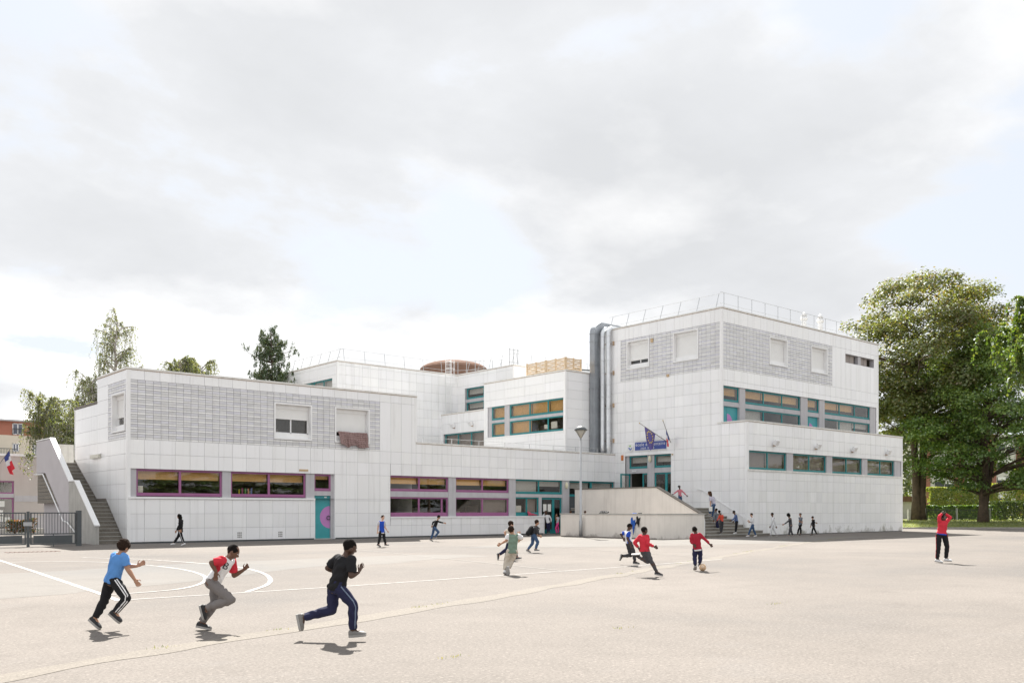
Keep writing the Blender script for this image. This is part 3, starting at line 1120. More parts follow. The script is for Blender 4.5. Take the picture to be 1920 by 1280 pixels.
coping(F3, YL - 0.05, YB - 0.075, 6.85)
coping(F2, X3 - 0.05, X4 + 0.07, 6.855)
bar(F3, YB - 0.07, YB + 0.3, 6.765, 6.85, 0.01, 0.07, M_COPING, 'coping')
filler(X3 + 0.001, X4, YB + 0.4, 1.55, 0, 13.84, 'vu')
filler(X3 + 0.4, X4 - 0.001, YL + 0.4, YB + 0.42, 0, 6.85, 'vu')
mb = MB()
mb.quad((X4, YB, 6.5), (X4, YB + 0.42, 6.5), (X4, YB + 0.42, 13.8), (X4, YB, 13.8))
mb.quad((X4, YL, 0), (X4, YB + 0.42, 0), (X4, YB + 0.42, 6.8), (X4, YL, 6.8))
mb.build('wall', M_TRIM, SCHOOL)
parapet_back(X3, X4, YB + 0.4, 1.55, 13.84, 'rb')
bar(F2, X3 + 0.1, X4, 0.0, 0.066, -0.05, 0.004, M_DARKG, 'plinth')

# upper teal band with doors on to the terrace
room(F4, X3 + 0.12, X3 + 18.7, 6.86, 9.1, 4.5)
bar(F4, X3 + 0.10, X3 + 0.28, 6.87, 9.075, -0.31, -0.06, M_PILLAR, 'pillar')
pu = [(X3 + 1.86, X3 + 2.46), (X3 + 8.74, X3 + 9.58), (X3 + 11.06, X3 + 11.73), (X3 + 18.0, X3 + 18.79)]
for a, b in pu:
    bar(F4, a, b, 6.87, 9.075, -0.31, -0.02, M_PILLAR, 'pillar')
window(F4, X3 + 0.28, X3 + 1.86, 8.14, 9.07, 1, M_TEAL, (0.62, M_BLIND))
window(F4, X3 + 2.46, X3 + 8.74, 8.14, 9.07, 3, M_TEAL, (0.62, M_BLIND))
window(F4, X3 + 9.58, X3 + 11.06, 8.14, 9.07, 1, M_TEAL, (0.62, M_BLIND))
window(F4, X3 + 11.73, X3 + 18.0, 8.14, 9.07, 3, M_TEAL, blinds=[(0.62, M_BLIND), (0.62, M_BLIND), None])
for a, b in ((0.28, 1.86), (2.46, 8.74), (9.58, 11.06), (11.73, 18.0)):
    bar(F4, X3 + a, X3 + b, 7.86, 8.14, -0.31, -0.05, M_PILLAR, 'transom')
window(F4, X3 + 2.46, X3 + 8.74, 6.87, 7.86, 3, M_TEAL, blinds=[(0.95, M_BLINDW), None, None])
window(F4, X3 + 11.73, X3 + 18.0, 6.87, 7.86, 3, M_TEAL, blinds=[None, (0.75, M_BLINDW), (0.45, M_BLINDW)])
for a, b, pl in ((0.28, 1.86, 0.75), (9.58, 11.06, 10.0)):
    dm = MB()
    F4.box(dm, X3 + a, X3 + b, 6.87, 7.86, -0.24, -0.18)
    F4.box(dm, X3 + pl - 0.03, X3 + pl + 0.02, 6.88, 7.85, -0.18, -0.165)
    d_ = dm.build('door', M_DOORTEAL, SCHOOL)
    dd = MB()
    dd.v = [F4.p(X3 + pl + 0.03 + 0.55 * math.cos(R(x)), 6.88 + 0.55 * math.sin(R(x)), -0.176) for x in range(0, 91, 9)] + [F4.p(X3 + pl + 0.03, 6.88, -0.176)]
    dd.f = [tuple(range(len(dd.v)))]
    dd.m = [0]
    dd.build('disc', M_LILAC, d_)
# lower teal band
room(F2, X3 + 0.1, X3 + 18.9, 3.7, 5.07, 1.4)
lw = [(0.27, 4.20), (4.90, 8.84), (9.54, 13.43), (14.15, 18.03)]
bar(F2, X3 + 0.07, X3 + 0.27, 3.91, 5.055, -0.31, -0.06, M_PILLAR, 'pillar')
for k, (a, b) in enumerate(lw):
    window(F2, X3 + a, X3 + b, 3.95, 5.055, 2, M_TEAL, (0.98, M_BLINDG), low=0.10)
    bar(F2, X3 + b, X3 + (lw[k + 1][0] if k < 3 else 18.94), 3.91, 5.055, -0.31, -0.02, M_PILLAR, 'pillar')
bar(F2, X3 - 0.03, X4 - 0.1, 3.845, 3.945, -0.30, 0.085, M_COPING, 'sill')
# vent slots near the roof
room(F4, X3 + 14.4, X3 + 18.4, 11.98, 12.6, 1.5)
bar(F4, X3 + 16.25, X3 + 16.62, 11.99, 12.595, -0.30, -0.02, M_PILLAR, 'pillar')
for a, b in ((14.42, 15.35), (15.40, 16.0), (16.64, 17.35), (17.40, 17.85)):
    bar(F4, X3 + a, X3 + b, 12.0, 12.58, -0.25, -0.22, M_BLINDG, 'shutter_panel')

# entrance on the left face, above the landing
room(F3, -4.87, -0.97, 1.68, 5.1, 4.0)
bar(F3, -3.40, -2.84, 1.68, 5.11, -0.31, -0.04, M_PILLAR, 'pillar')
bar(F3, -1.24, -0.975, 1.68, 5.11, -0.31, -0.04, M_PILLAR, 'pillar')
window(F3, -2.84, -1.24, 4.26, 5.11, 1, M_TEAL, (0.6, M_BLINDW))
window(F3, -4.86, -3.40, 4.26, 5.11, 1, M_TEAL, (0.6, M_BLINDW))
for a, b in ((-2.84, -1.24), (-4.86, -3.40)):
    bar(F3, a, b, 3.95, 4.26, -0.31, -0.06, M_PILLAR, 'transom')


def door_leaf(face, a, b, z0, z1, d=-0.16):
    fm = MB()
    for (q, r, u_, v_) in ((a, a + 0.09, z0, z1), (b - 0.09, b, z0, z1), (a + 0.09, b - 0.09, z1 - 0.10, z1), (a + 0.09, b - 0.09, z0, z0 + 0.5)):
        face.box(fm, q, r, u_, v_, d - 0.03, d + 0.03)
    o = fm.build('door', M_TEAL, SCHOOL)
    p_ = MB()
    face.box(p_, a + 0.09, b - 0.09, z0 + 0.5, z1 - 0.10, d - 0.006, d + 0.006)
    p_.build('pane', M_GLASS, o)
    return o


door_leaf(F3, -4.86, -4.35, 1.69, 3.95)
door_leaf(F3, -4.35, -3.40, 1.69, 3.95)
door_leaf(F3, -2.84, -2.35, 1.69, 3.95)
door_leaf(Face('V', -1.24), X3 - 0.85, X3 + 0.08, 1.69, 3.93, 0.05)     # leaf standing open
bar(F3, -1.9, -1.55, 4.10, 4.14, 0.0, 0.02, M_TRIM, 'door_plate')
bar(F3, -5.0, -0.90, 5.12, 5.20, -0.3, 0.06, M_TRIM, 'lintel')
bar(F3, -4.92, -4.87, 1.68, 5.12, -0.3, 0.034, M_TRIM, 'door_jamb')
bar(F3, -0.97, -0.90, 1.68, 5.12, -0.3, 0.034, M_TRIM, 'door_jamb')
bar(F3, -0.80, -0.66, 4.85, 5.20, 0.03, 0.12, pmat('orange_box', (0.62, 0.20, 0.06), 0.5, 0.1), 'alarm_box')
bar(F3, -5.05, -4.95, 5.02, 5.10, 0.03, 0.08, pmat('tan_box', (0.55, 0.40, 0.24), 0.5, 0.1), 'junction_box')
bar(F3, -3.40, -3.22, 12.42, 12.66, 0.03, 0.10, MATS['tan_box'], 'junction_box')
bar(F3, -4.72, -4.55, 10.03, 10.20, 0.03, 0.10, MATS['tan_box'], 'junction_box')
bar(F1, 9.0 - 0.55, 9.0 - 0.05, 3.50, 3.60, 0.03, 0.06, MATS['tan_box'], 'air_brick')
for s in (5.15, 7.3):
    mb = MB()
    for i in range(3):
        for j in range(3):
            F1.box(mb, s + i * 0.08, s + 0.06 + i * 0.08, 0.17 + j * 0.10, 0.245 + j * 0.10, 0.03, 0.036)
    mb.build('vent_grille', pmat('vent_metal', (0.33, 0.32, 0.31), 0.6, 0.2, 20), SCHOOL)

# ---- set-back volumes behind the low wing
UM, YM0, YM1, ZM = 28.85, 1.55, 10.12, 10.92
F5 = Face('U', UM)
m1 = (1.74, 9.74, 6.84, 9.06)
zM = [5.32 + ROW * i for i in range(0, 8)] + [10.84]
ym = [YM0 + MOD * i for i in range(0, 14)]
wall(F5, YM0, YM1, 5.0, ZM, [m1], [YM0, 3.6, 5.7, 7.8, YM1], [5.0, 5.6, 6.3, 6.84, 9.06, 9.55, 10.2, 10.84])
F6 = Face('V', YM0)
wall(F6, UM, X3, 5.0, ZM, [], [UM, UM + 1.6, X3], [5.0, 5.6, 6.3, 7.0, 7.7, 8.35, 9.0, 9.6, 10.2, 10.84])
corner_trim(UM, YM0, 5.3, 10.83)
bar(F5, YM1 - 0.10, YM1 + 0.05, 5.3, 10.83, -0.2, 0.04, M_TRIM, 'corner_trim')
coping(F5, YM0 - 0.05, YM1 + 0.05, ZM)
coping(F6, UM - 0.05, X3, ZM + 0.005)
filler(UM + 0.3, X3, YM0 + 0.3, YM1, 5, ZM, 'vu')
room(F5, *m1, 2.4)
bar(F5, 9.38, 9.735, 6.85, 9.055, -0.31, -0.05, M_PILLAR, 'pillar')
bar(F5, 7.35, 7.89, 6.85, 9.055, -0.31, -0.03, M_PILLAR, 'pillar')
for (a, b, c) in ((7.89, 9.38, 1), (1.75, 7.35, [3.38, 5.25])):
    window(F5, a, b, 8.08, 9.055, c, M_TEAL, blinds=[(0.97, M_BLIND)] * 3 if c != 1 else [(0.97, M_BLIND)])
    bar(F5, a, b, 7.88, 8.08, -0.31, -0.05, M_PILLAR, 'transom')
    window(F5, a, b, 6.85, 7.88, c, M_TEAL, blinds=[None, None, (0.97, M_BLIND)] if c != 1 else [(0.97, M_BLIND)])
bar(F5, 3.5, 3.9, 7.12, 7.40, -0.24, -0.235, M_PAPER, 'paper_notice')
bar(F5, 2.6, 3.2, 7.10, 7.55, -0.24, -0.235, M_PAPER, 'paper_notice')
bar(F5, 1.70, 9.80, 6.77, 6.845, -0.30, 0.08, M_TRIM, 'sill')

UT, YBK = 29.45, 16.31
F7 = Face('U', UT)
tw = (10.9, 16.0, 6.0, 7.5)
wall(F7, YM1 - 0.5, YBK, 5.0, 9.12, [tw], [9.6, 11.7, 13.8, YBK], [5.0, 5.6, 6.3, 7.0, 7.55, 8.3, 9.04])
coping(F7, YM1 - 0.4, YBK, 9.12)
bar(F7, YBK - 0.12, YBK, 5.3, 9.03, -0.1, 0.04, M_TRIM, 'corner_trim')
room(F7, *tw, 2.0)
window(F7, 10.95, 15.95, 6.0, 7.5, 3, M_TEAL, (0.9, M_BLINDG))
mb = MB()
mb.quad((UT, YM1 - 0.5, 8.9), (X3, YM1 - 0.5, 8.9), (X3, YBK, 8.9), (UT, YBK, 8.9))
mb.build('roof', M_ROOF, SCHOOL)

UB0, ZB = 20.05, 12.44
F8 = Face('V', YBK)
F9 = Face('U', UB0)
F10 = Face('U', 31.05)
zB = [5.0] + [5.35 + ROW * i for i in range(0, 10)] + [12.09, 12.35]
wall(F8, UB0, 31.05, 5.0, ZB, [], [UB0 + MOD * i for i in range(0, 17)], zB)
lw9 = (17.0, 21.5, 9.9, 11.2)
wall(F9, YBK, 24.6, 5.0, ZB, [lw9], [YBK, 24.6], zB)
room(F9, *lw9, 2.0, M_BLINDW)
window(F9, 17.0, 21.5, 9.9, 11.2, 3, M_TEAL, (0.95, M_BLINDW))
corner_trim(UB0, YBK, 5.3, 12.35)
coping(F8, UB0 - 0.05, 31.05, ZB)
coping(F9, YBK - 0.05, 24.6, ZB + 0.005)
filler(UB0 + 0.3, 31.35, YBK + 0.3, 24.6, 5, ZB, 'vu')
w10 = (11.3, 15.3, 9.2, 11.2)
wall(F10, 9.40, YBK, 5.0, ZB, [w10], [9.4, 11.3, 13.4, 15.4, YBK], zB)
room(F10, *w10, 2.0)
window(F10, 13.05, 15.2, 10.33, 11.2, 1, M_TEAL, (0.6, M_BLINDW))
window(F10, 11.3, 13.05, 10.33, 11.2, 1, M_TEAL, (0.6, M_BLINDW))
bar(F10, 11.3, 15.3, 10.08, 10.33, -0.31, -0.05, M_PILLAR, 'transom')
window(F10, 13.05, 15.2, 9.2, 10.08, 1, M_TEAL, (0.6, M_BLINDW))
window(F10, 11.3, 13.05, 9.2, 10.08, 1, M_TEAL, (0.6, M_BLINDW))
F11 = Face('V', 9.40)
wall(F11, 31.05, 40.0, 10.0, ZB, [], [31.05 + MOD * i for i in range(0, 14)], [10.0, 10.7, 11.4, 12.09, 12.35])
corner_trim(31.05, 9.40, 10.6, 12.35)
coping(F10, 9.35, YBK - 0.08, ZB + 0.002)
coping(F11, 31.0, 40.0, ZB - 0.003)
filler(31.4, 40.0, 9.7, 24.6, 5, ZB, 'vu')

# ---- cladding panels: the 300 that show largest are single pieces, the rest one field
def panel_box(face, s0, s1, z0, z1):
    mb = MB()
    g_ = 0.0055
    lean = RNG.normal(0, 0.0012)
    face.box(mb, s0 + g_, s1 - g_, z0 + g_, z1 - g_, 0.004, 0.030 + RNG.uniform(0, 0.003))
    return mb


def panel_rank(p):
    face, s0, s1, z0, z1, w = p
    c = Vector(face.p((s0 + s1) / 2, (z0 + z1) / 2))
    d = c - CAM
    n = Vector((0, -1, 0)) if face.k == 'V' else Vector((-1, 0, 0))
    return -(s1 - s0) * (z1 - z0) * abs(d.normalized().dot(n)) / d.length_squared


PANELS.sort(key=panel_rank)
for p in PANELS[:300]:
    mb = panel_box(*p[:5])
    me = mb.mesh('panel')
    v = 0.992 + RNG.normal(0, 0.020)
    set_tone(me, [(v, v, v * RNG.uniform(0.99, 1.008), 1)] * 6)
    link('panel', me, M_PANEL, p[5])
V, F, T = [], [], []
for p in PANELS[300:]:
    mb = panel_box(*p[:5])
    q = len(V)
    V += mb.v
    F += [tuple(x + q for x in f) for f in mb.f]
    v = 0.992 + RNG.normal(0, 0.020)
    T += [(v, v, v * RNG.uniform(0.99, 1.008), 1)] * 6
me = bpy.data.meshes.new('panel_field')
me.from_pydata(V, [], F)
set_tone(me, T)
tag(link('panel_field', me, M_PANEL, SCHOOL), kind='stuff')


# ---- roof railings, ducts, ladder
def railing(pts, h=0.95, lean=(0, 0), step=1.55, r=0.0145, rails=(1.0, 0.35)):
    mb = MB()
    L = Vector((lean[0], lean[1], 0))
    P = [Vector(p) for p in pts]
    for a_, b_ in zip(P[:-1], P[1:]):
        k = max(1, round((b_ - a_).length / step))
        for i in range(k + 1):
            q = a_.lerp(b_, (i + 0.25) / (k + 0.5))
            mb.tube([q, q + L * h + Vector((0, 0, h))], r * 1.25, 6)
        for f in rails:
            mb.tube([a_ + L * h * f + Vector((0, 0, h * f)), b_ + L * h * f + Vector((0, 0, h * f))], r * 0.75, 6)
    return mb.build('railing', M_STEEL, SCHOOL)


railing([(X3 + 0.35, 1.2, 13.8), (X3 + 0.35, YB + 0.35, 13.8)], 1.05, (0.35, 0), 1.5)
railing([(X3 + 0.35, YB + 0.35, 13.8), (X4 - 0.5, YB + 0.35, 13.8)], 1.05, (0, 0.0), 1.55)
railing([(UB0 + 0.35, 24.4, 12.4), (UB0 + 0.35, YBK + 0.35, 12.4)], 1.0, (0.3, 0), 1.5)
railing([(UB0 + 0.35, YBK + 0.35, 12.4), (30.2, YBK + 0.35, 12.4)], 1.0, (0.0, 0.15), 1.9)
railing([(31.4, 15.9, 12.4), (31.4, 9.75, 12.4)], 1.0, (0.3, 0), 1.6)
railing([(31.4, 9.75, 12.4), (39.8, 9.75, 12.4)], 1.0, (0, 0.2), 1.6)
railing([(XT + 0.2, 0.30, 5.32), (X3 - 0.9, 0.30, 5.32)], 0.33, (0, 0), 2.2, 0.016, (1.0,))
railing([(36.5, 17, 12.4), (33.5, 21, 12.4)], 1.9, (0, 0), 0.9, 0.02, (1.0, 0.6))
railing([(34.5, 14, 12.4), (35.6, 14, 12.4)], 2.3, (0, 0), 0.55, 0.025, (0.95, 0.5))

lm = MB()
lx, ly = 29.9, YBK - 0.30
for s in (-0.25, 0.25):
    lm.tube([(lx + s, ly, 9.0), (lx + s, ly, 13.9)], 0.03, 6)
for k in range(15):
    lm.tube([(lx - 0.25, ly, 9.2 + 0.3 * k), (lx + 0.25, ly, 9.2 + 0.3 * k)], 0.014, 5)
for k in range(5):
    z = 11.6 + 0.55 * k
    lm.tube([(lx + 0.38 * math.cos(R(a)), ly - 0.10 - 0.55 * math.sin(R(a)), z) for a in range(0, 181, 20)], 0.018, 5)
for a in (30, 65, 90, 115, 150):
    lm.tube([(lx + 0.38 * math.cos(R(a)), ly - 0.10 - 0.55 * math.sin(R(a)), 11.6) for _ in (0,)] + [(lx + 0.38 * math.cos(R(a)), ly - 0.10 - 0.55 * math.sin(R(a)), 13.8)], 0.014, 5)
lm.build('ladder', M_WHITEP, SCHOOL)

du = MB()
x0, x1, y0, y1 = 31.05, 31.60, 0.98, 1.45
zz_ = 5.05
sec = [5.05, 6.6, 8.2, 9.8, 11.4, 13.0, 13.55]
for a_, b_ in zip(sec[:-1], sec[1:]):
    du.box(x0, x1, y0, y1, a_, b_ - 0.03)
    du.box(x0 - 0.035, x1 + 0.035, y0 - 0.035, y1 + 0.035, b_ - 0.03, b_)
cxr = x1 + 0.25
prof = []
for k in range(7):
    a_ = R(180 - 90 * k / 6)
    ro, ri = cxr - x0, cxr - x1
    prof.append(((cxr + ro * math.cos(a_), 13.55 + ro * math.sin(a_)), (cxr + ri * math.cos(a_), 13.55 + ri * math.sin(a_))))
rr = [[(o_[0], y0, o_[1]), (o_[0], y1, o_[1]), (i_[0], y1, i_[1]), (i_[0], y0, i_[1])] for o_, i_ in prof]
rr.append([(x + 2.4, y, z) for x, y, z in rr[-1]])
du.rings(rr)
du.build('ventilation_duct', M_DUCTGREY, SCHOOL)
for (dx, dy) in ((31.56, 0.72), (31.68, 0.30)):
    dm = MB()
    pts = [(dx, dy, 5.05)] + [(dx, dy, 5.05 + 0.8 * k) for k in range(1, 10)] + [(dx, dy, 13.45)]
    pts += [(dx + 0.42 * (1 - math.cos(R(a))), dy, 13.45 + 0.42 * math.sin(R(a))) for a in range(15, 91, 15)]
    pts += [(dx + 2.2, dy, 13.87)]
    dm.tube(pts, 0.155, 14)
    for k in range(10):
        z = 5.9 + 0.82 * k
        dm.tube([(dx, dy, z), (dx, dy, z + 0.05)], 0.175, 14)
    dm.build('ventilation_duct', M_DUCT, SCHOOL, True)
    br_ = MB()
    for z in (6.2, 8.6, 10.8, 12.8):
        br_.box(dx, X3, dy - 0.02, dy + 0.02, z, z + 0.05)
        br_.box(X3 - 0.16, X3 - 0.03, dy - 0.28, dy - 0.22, z - 0.12, z + 0.15)
    br_.build('bracket', M_UNDER, SCHOOL)

# brown vaulted roof light behind
vm = MB()
cen = at(-5.6, 87.7)
ringsv = [[(cen.x + 3.3 * math.cos(R(a)), cen.y + 3.3 * math.sin(R(a)), 11.5) for a in range(0, 360, 12)]]
for k in range(8):
    ph = R(90 * k / 7.5)
    ringsv.append([(cen.x + 3.3 * math.cos(ph) * math.cos(R(a)), cen.y + 3.3 * math.cos(ph) * math.sin(R(a)), 14.85 + 1.0 * math.sin(ph)) for a in range(0, 360, 12)])
vm.rings(ringsv)
vm.build('dome_roof', M_BROWN, SCHOOL)
# chimneys on the tall block
for (x, y, h, r_) in ((45.6, -6.0, 2.1, 0.22), (47.8, -6.0, 2.25, 0.22)):
    cm = MB()
    cm.tube([(x, y, 13.5), (x, y, 13.5 + h * 0.55)], r_ * 1.3, 12)
    cm.tube([(x, y, 13.5 + h * 0.5), (x, y, 13.5 + h)], r_ * 0.75, 12)
    cm.tube([(x, y, 13.5 + h * 0.86), (x, y, 13.5 + h * 0.95)], r_ * 1.15, 12)
    cm.tube([(x, y, 13.5 + h), (x, y, 13.5 + h * 1.12)], [r_ * 1.0, r_ * 0.25], 12)
    cm.build('flue', M_WHITEP, SCHOOL, True)
cm = MB()
cm.box(48.9, 50.4, -6.6, -5.4, 13.4, 14.25)
cm.tube([(48.8, -6.0, 14.3), (50.5, -6.0, 14.3)], 0.28, 10)
cm.tube([(49.2, -6.3, 14.25), (49.2, -6.3, 14.75)], 0.10, 8)
cm.build('roof_fan', pmat('roof_fan_grey', (0.22, 0.2, 0.19), 0.7, 0.2), SCHOOL)

# ------------------------------------------------------------------ entrance stairs, landing, yard walls
ST = thing('entrance_stairs', 'wide dark aggregate steps climbing to the raised entrance landing', 'stairs', (29.4, -10, 0))
XW = X3 - 5.20
Y0S = -11.55
for k in range(10):
    y = Y0S + 0.40 * k
    mb = MB()
    x_r = X3 - 0.035 if y > YL - 0.3 else X3 + 1.0 - 0.25 * k
    mb.box(XW + 0.13, x_r, y, y + 0.42 if k < 9 else -0.9, 0.166 * k, 0.166 * (k + 1) - 0.045)
    mb.box(XW + 0.12, x_r + 0.004, y - 0.025, y + 0.43 if k < 9 else -0.9, 0.166 * (k + 1) - 0.045, 0.166 * (k + 1), m=1)
    mb.build('step', [M_STEP, M_NOSE], ST)
mb = MB()
mb.box(XW + 0.131, X3 - 0.036, Y0S + 0.42, -0.91, 0.0, 0.16)
mb.build('base', M_CONC, ST)
hr = MB()
hx = X3 - 0.13
hr.tube([(hx, -7.0, 2.80), (hx, -7.39, 2.76), (hx, -10.35, 1.13), (hx, -10.42, 1.05), (hx, -10.42, 0.55)], 0.028, 8)
for y, z in ((-7.6, 2.62), (-9.0, 1.86), (-10.2, 1.2)):
    hr.tube([(hx, y, z), (X3 - 0.02, y, z - 0.03)], 0.014, 6)
hr.build('handrail', M_WHITEP, ST, True)


def wall_thing(name, label, segs, mat, cap, capz=0.07, ov=0.035):
    t = thing(name, label, 'wall', segs[0])
    for poly, d in segs[1]:
        MB().prism(poly, d).build('wall_face', mat, t)
    for poly, d in segs[2]:
        MB().prism(poly, d).build('cap', cap, t)
    return t


yE = -11.12
sl = [(XW, -1.40, 0.0), (XW, yE, 0.0), (XW, yE, 1.29), (XW, -8.05, 2.80), (XW, -1.40, 2.80)]
cap = [(XW - 0.04, -1.36, 2.80), (XW - 0.04, -8.06, 2.80), (XW - 0.04, yE - 0.06, 1.275), (XW - 0.04, yE - 0.06, 1.345), (XW - 0.04, -8.09, 2.87), (XW - 0.04, -1.36, 2.87)]
wall_thing('landing_wall', 'tall cream rendered wall sloping down beside the entrance steps', ((XW, -6, 0), [(sl, (0.18, 0, 0))], [(cap, (0.26, 0, 0))]), M_RENDER, M_DARKCAP)
xl, yl = X3 - 9.2, -11.45
LW = thing('yard_wall', 'low stained cream wall in front of the entrance steps', 'wall', (xl, yl, 0))
MB().box(xl, xl + 0.18, yl, -4.27, 0, 1.27).build('wall_face', M_RENDER, LW)
MB().box(xl + 0.182, XW - 0.02, yl, yl + 0.18, 0, 1.27).build('wall_face', M_RENDER, LW)
cm = MB()
cm.box(xl - 0.035, xl + 0.215, yl - 0.035, -4.22, 1.272, 1.335)
cm.box(xl + 0.216, XW + 0.03, yl - 0.035, yl + 0.215, 1.272, 1.335)
cm.build('cap', M_CONC, LW)
gm = MB()
gm.box(xl - 0.012, xl, yl + 0.01, -4.3, 0.0, 0.05)
gm.build('base_joint', M_DARKCAP, LW)
pm_ = MB()
pm_.tube([(XW + 0.02, yl + 0.02, 0.1), (XW + 0.02, yl + 0.02, 0.9), (XW + 0.02, yl + 0.10, 1.2)], 0.03, 8)
pm_.build('drain_pipe', M_WHITEP, LW)

# ------------------------------------------------------------------ outside stair against the left end
LS = thing('side_stairs', 'narrow concrete outside stair running up the left end of the school', 'stairs', (-0.7, 3, 0))
UO = -1.38
n1_, n2_ = 11, 11
for k in range(n1_):
    y = 0.45 + 2.55 * k / n1_
    mb = MB()
    mb.box(UO + 0.19, -0.05, y, 4.4, 0.172 * k, 0.172 * (k + 1) - 0.035)
    mb.box(UO + 0.19, -0.05, y - 0.02, 4.4, 0.172 * (k + 1) - 0.035, 0.172 * (k + 1), m=1)
    mb.build('step', [M_STEP, M_NOSE], LS)
for k in range(n2_):
    y = 4.4 + 3.7 * k / n2_
    zb = 1.892 + 0.186 * k
    mb = MB()
    mb.box(UO + 0.19, -0.05, y, 10.6, zb - 0.02, zb + 0.186 - 0.035)
    mb.box(UO + 0.19, -0.05, y - 0.02, 10.6, zb + 0.151, zb + 0.186, m=1)
    mb.build('step', [M_STEP, M_NOSE], LS)
sk = MB()
sk.prism([(-0.048, 0.40, 0.0), (-0.048, 0.40, 0.12), (-0.048, 3.0, 2.07), (-0.048, 4.4, 2.07), (-0.048, 8.1, 4.12), (-0.048, 8.1, 3.6), (-0.048, 4.4, 1.5), (-0.048, 3.1, 1.5), (-0.048, 0.9, 0.0)], (0.010, 0, 0))
sk.build('skirting', M_DARKCAP, LS)
# parapets: lower and upper flight
MB().prism([(UO, 0.10, 0.0), (UO, 0.10, 0.80), (UO, 3.15, 2.84), (UO, 4.10, 2.84), (UO, 4.10, 0.0)], (0.185, 0, 0)).build('parapet', M_CONC, LS)
MB().prism([(UO - 0.02, 0.07, 0.80), (UO - 0.02, 3.15, 2.86), (UO - 0.02, 4.12, 2.86), (UO - 0.02, 4.12, 2.91), (UO - 0.02, 3.14, 2.91), (UO - 0.02, 0.06, 0.85)], (0.235, 0, 0)).build('coping', M_WHITEP, LS)
MB().prism([(UO - 0.006, 4.10, 0.0), (UO - 0.006, 4.10, 2.86), (UO - 0.006, 7.35, 5.06), (UO - 0.006, 10.0, 5.06), (UO - 0.006, 10.0, 3.42), (UO - 0.006, 8.3, 3.40), (UO - 0.006, 4.6, 0.9), (UO - 0.006, 4.6, 0.0)], (0.19, 0, 0)).build('parapet', pmat('lilac_grey_render', (0.50, 0.475, 0.49), 0.85, 0.05, 1.0, bump=0.08), LS)
MB().prism([(UO - 0.026, 4.05, 2.86), (UO - 0.026, 7.34, 5.09), (UO - 0.026, 10.03, 5.09), (UO - 0.026, 10.03, 5.14), (UO - 0.026, 7.33, 5.14), (UO - 0.026, 4.04, 2.915)], (0.24, 0, 0)).build('coping', M_WHITEP, LS)
MB().box(UO + 0.2, 0.6, 10.62, 10.8, 3.4, 5.05).build('landing_wall', M_CONC, LS)
MB().box(UO + 0.2, -0.05, 8.2, 10.6, 3.55, 3.80).build('landing_slab', M_CONC, LS)
MB().prism([(UO + 0.5, 4.3, 0.0), (UO + 0.5, 4.3, 1.6), (UO + 0.5, 8.3, 3.6), (UO + 0.5, 10.6, 3.6), (UO + 0.5, 10.6, 0.0)], (0.15, 0, 0)).build('support_wall', MATS['lilac_grey_render'], LS)
rm = MB()
rx = UO - 0.10
rm.tube([(rx, 10.0, 3.36), (rx, 8.35, 3.33), (rx, 4.7, 1.0), (rx, 4.0, 0.95), (rx, 2.6, 0.45)], 0.032, 8)
rm.build('handrail', M_WHITEP, LS, True)

# ------------------------------------------------------------------ gate
def gate_leaf(x0, x1, label, z_h=1.42):
    t = thing('gate', label, 'gate', ((x0 + x1) / 2, -0.9, 0), 'grey gate leaves by the outside stair')
    y = -0.9
    mb = MB()
    mb.box(x0, x1, y - 0.02, y + 0.02, z_h - 0.05, z_h)
    mb.box(x0, x1, y - 0.02, y + 0.02, 0.50, 0.55)
    mb.box(x0, x1, y - 0.02, y + 0.02, 0.08, 0.13)
    mb.box(x0, x0 + 0.05, y - 0.025, y + 0.025, 0.08, z_h)
    mb.box(x1 - 0.05, x1, y - 0.025, y + 0.025, 0.08, z_h)
    mb.box((x0 + x1) / 2 - 0.015, (x0 + x1) / 2 + 0.015, y - 0.018, y + 0.018, 0.0, 0.50)
    mb.build('frame', M_DARKG, t)
    MB().box(x0 + 0.12, x1 - 0.14, y - 0.012, y + 0.012, 0.14, 0.46).build('kick_panel', M_DARKG, t)
    k = int((x1 - x0 - 0.1) / 0.105)
    me = MB().box(-0.010, 0.010, y - 0.010, y + 0.010, 0.55, z_h - 0.05).mesh('bar')
    me.materials.append(M_DARKG)
    for i in range(1, k):
        o = bpy.data.objects.new('bar', me)
        COL.objects.link(o)
        o.parent = t
        o.matrix_parent_inverse = Matrix.Translation(t.location).inverted()
        o.location = (x0 + 0.05 + (x1 - x0 - 0.1) * i / k, 0, 0)
    return t


gate_leaf(-4.18, -2.42, 'grey barred gate leaf next to the concrete stair pier')
gate_leaf(-7.2, -4.34, 'grey barred gate leaf running out of the left edge')
GP = thing('gate_post', 'square dark grey gate post against the stair pier', 'post', (-2.3, -0.9, 0))
MB().box(-2.40, -2.22, -1.0, -0.8, 0, 1.50).build('post', M_DARKG, GP)
GP2 = thing('gate_post', 'slim grey post with lock between the two gate leaves', 'post', (-4.26, -0.9, 0))
MB().box(-4.31, -4.21, -0.95, -0.85, 0, 1.46).build('post', M_DARKG, GP2)
MB().box(-4.45, -4.12, -0.97, -0.95, 0.86, 1.02).build('lock', M_STEEL, GP2)

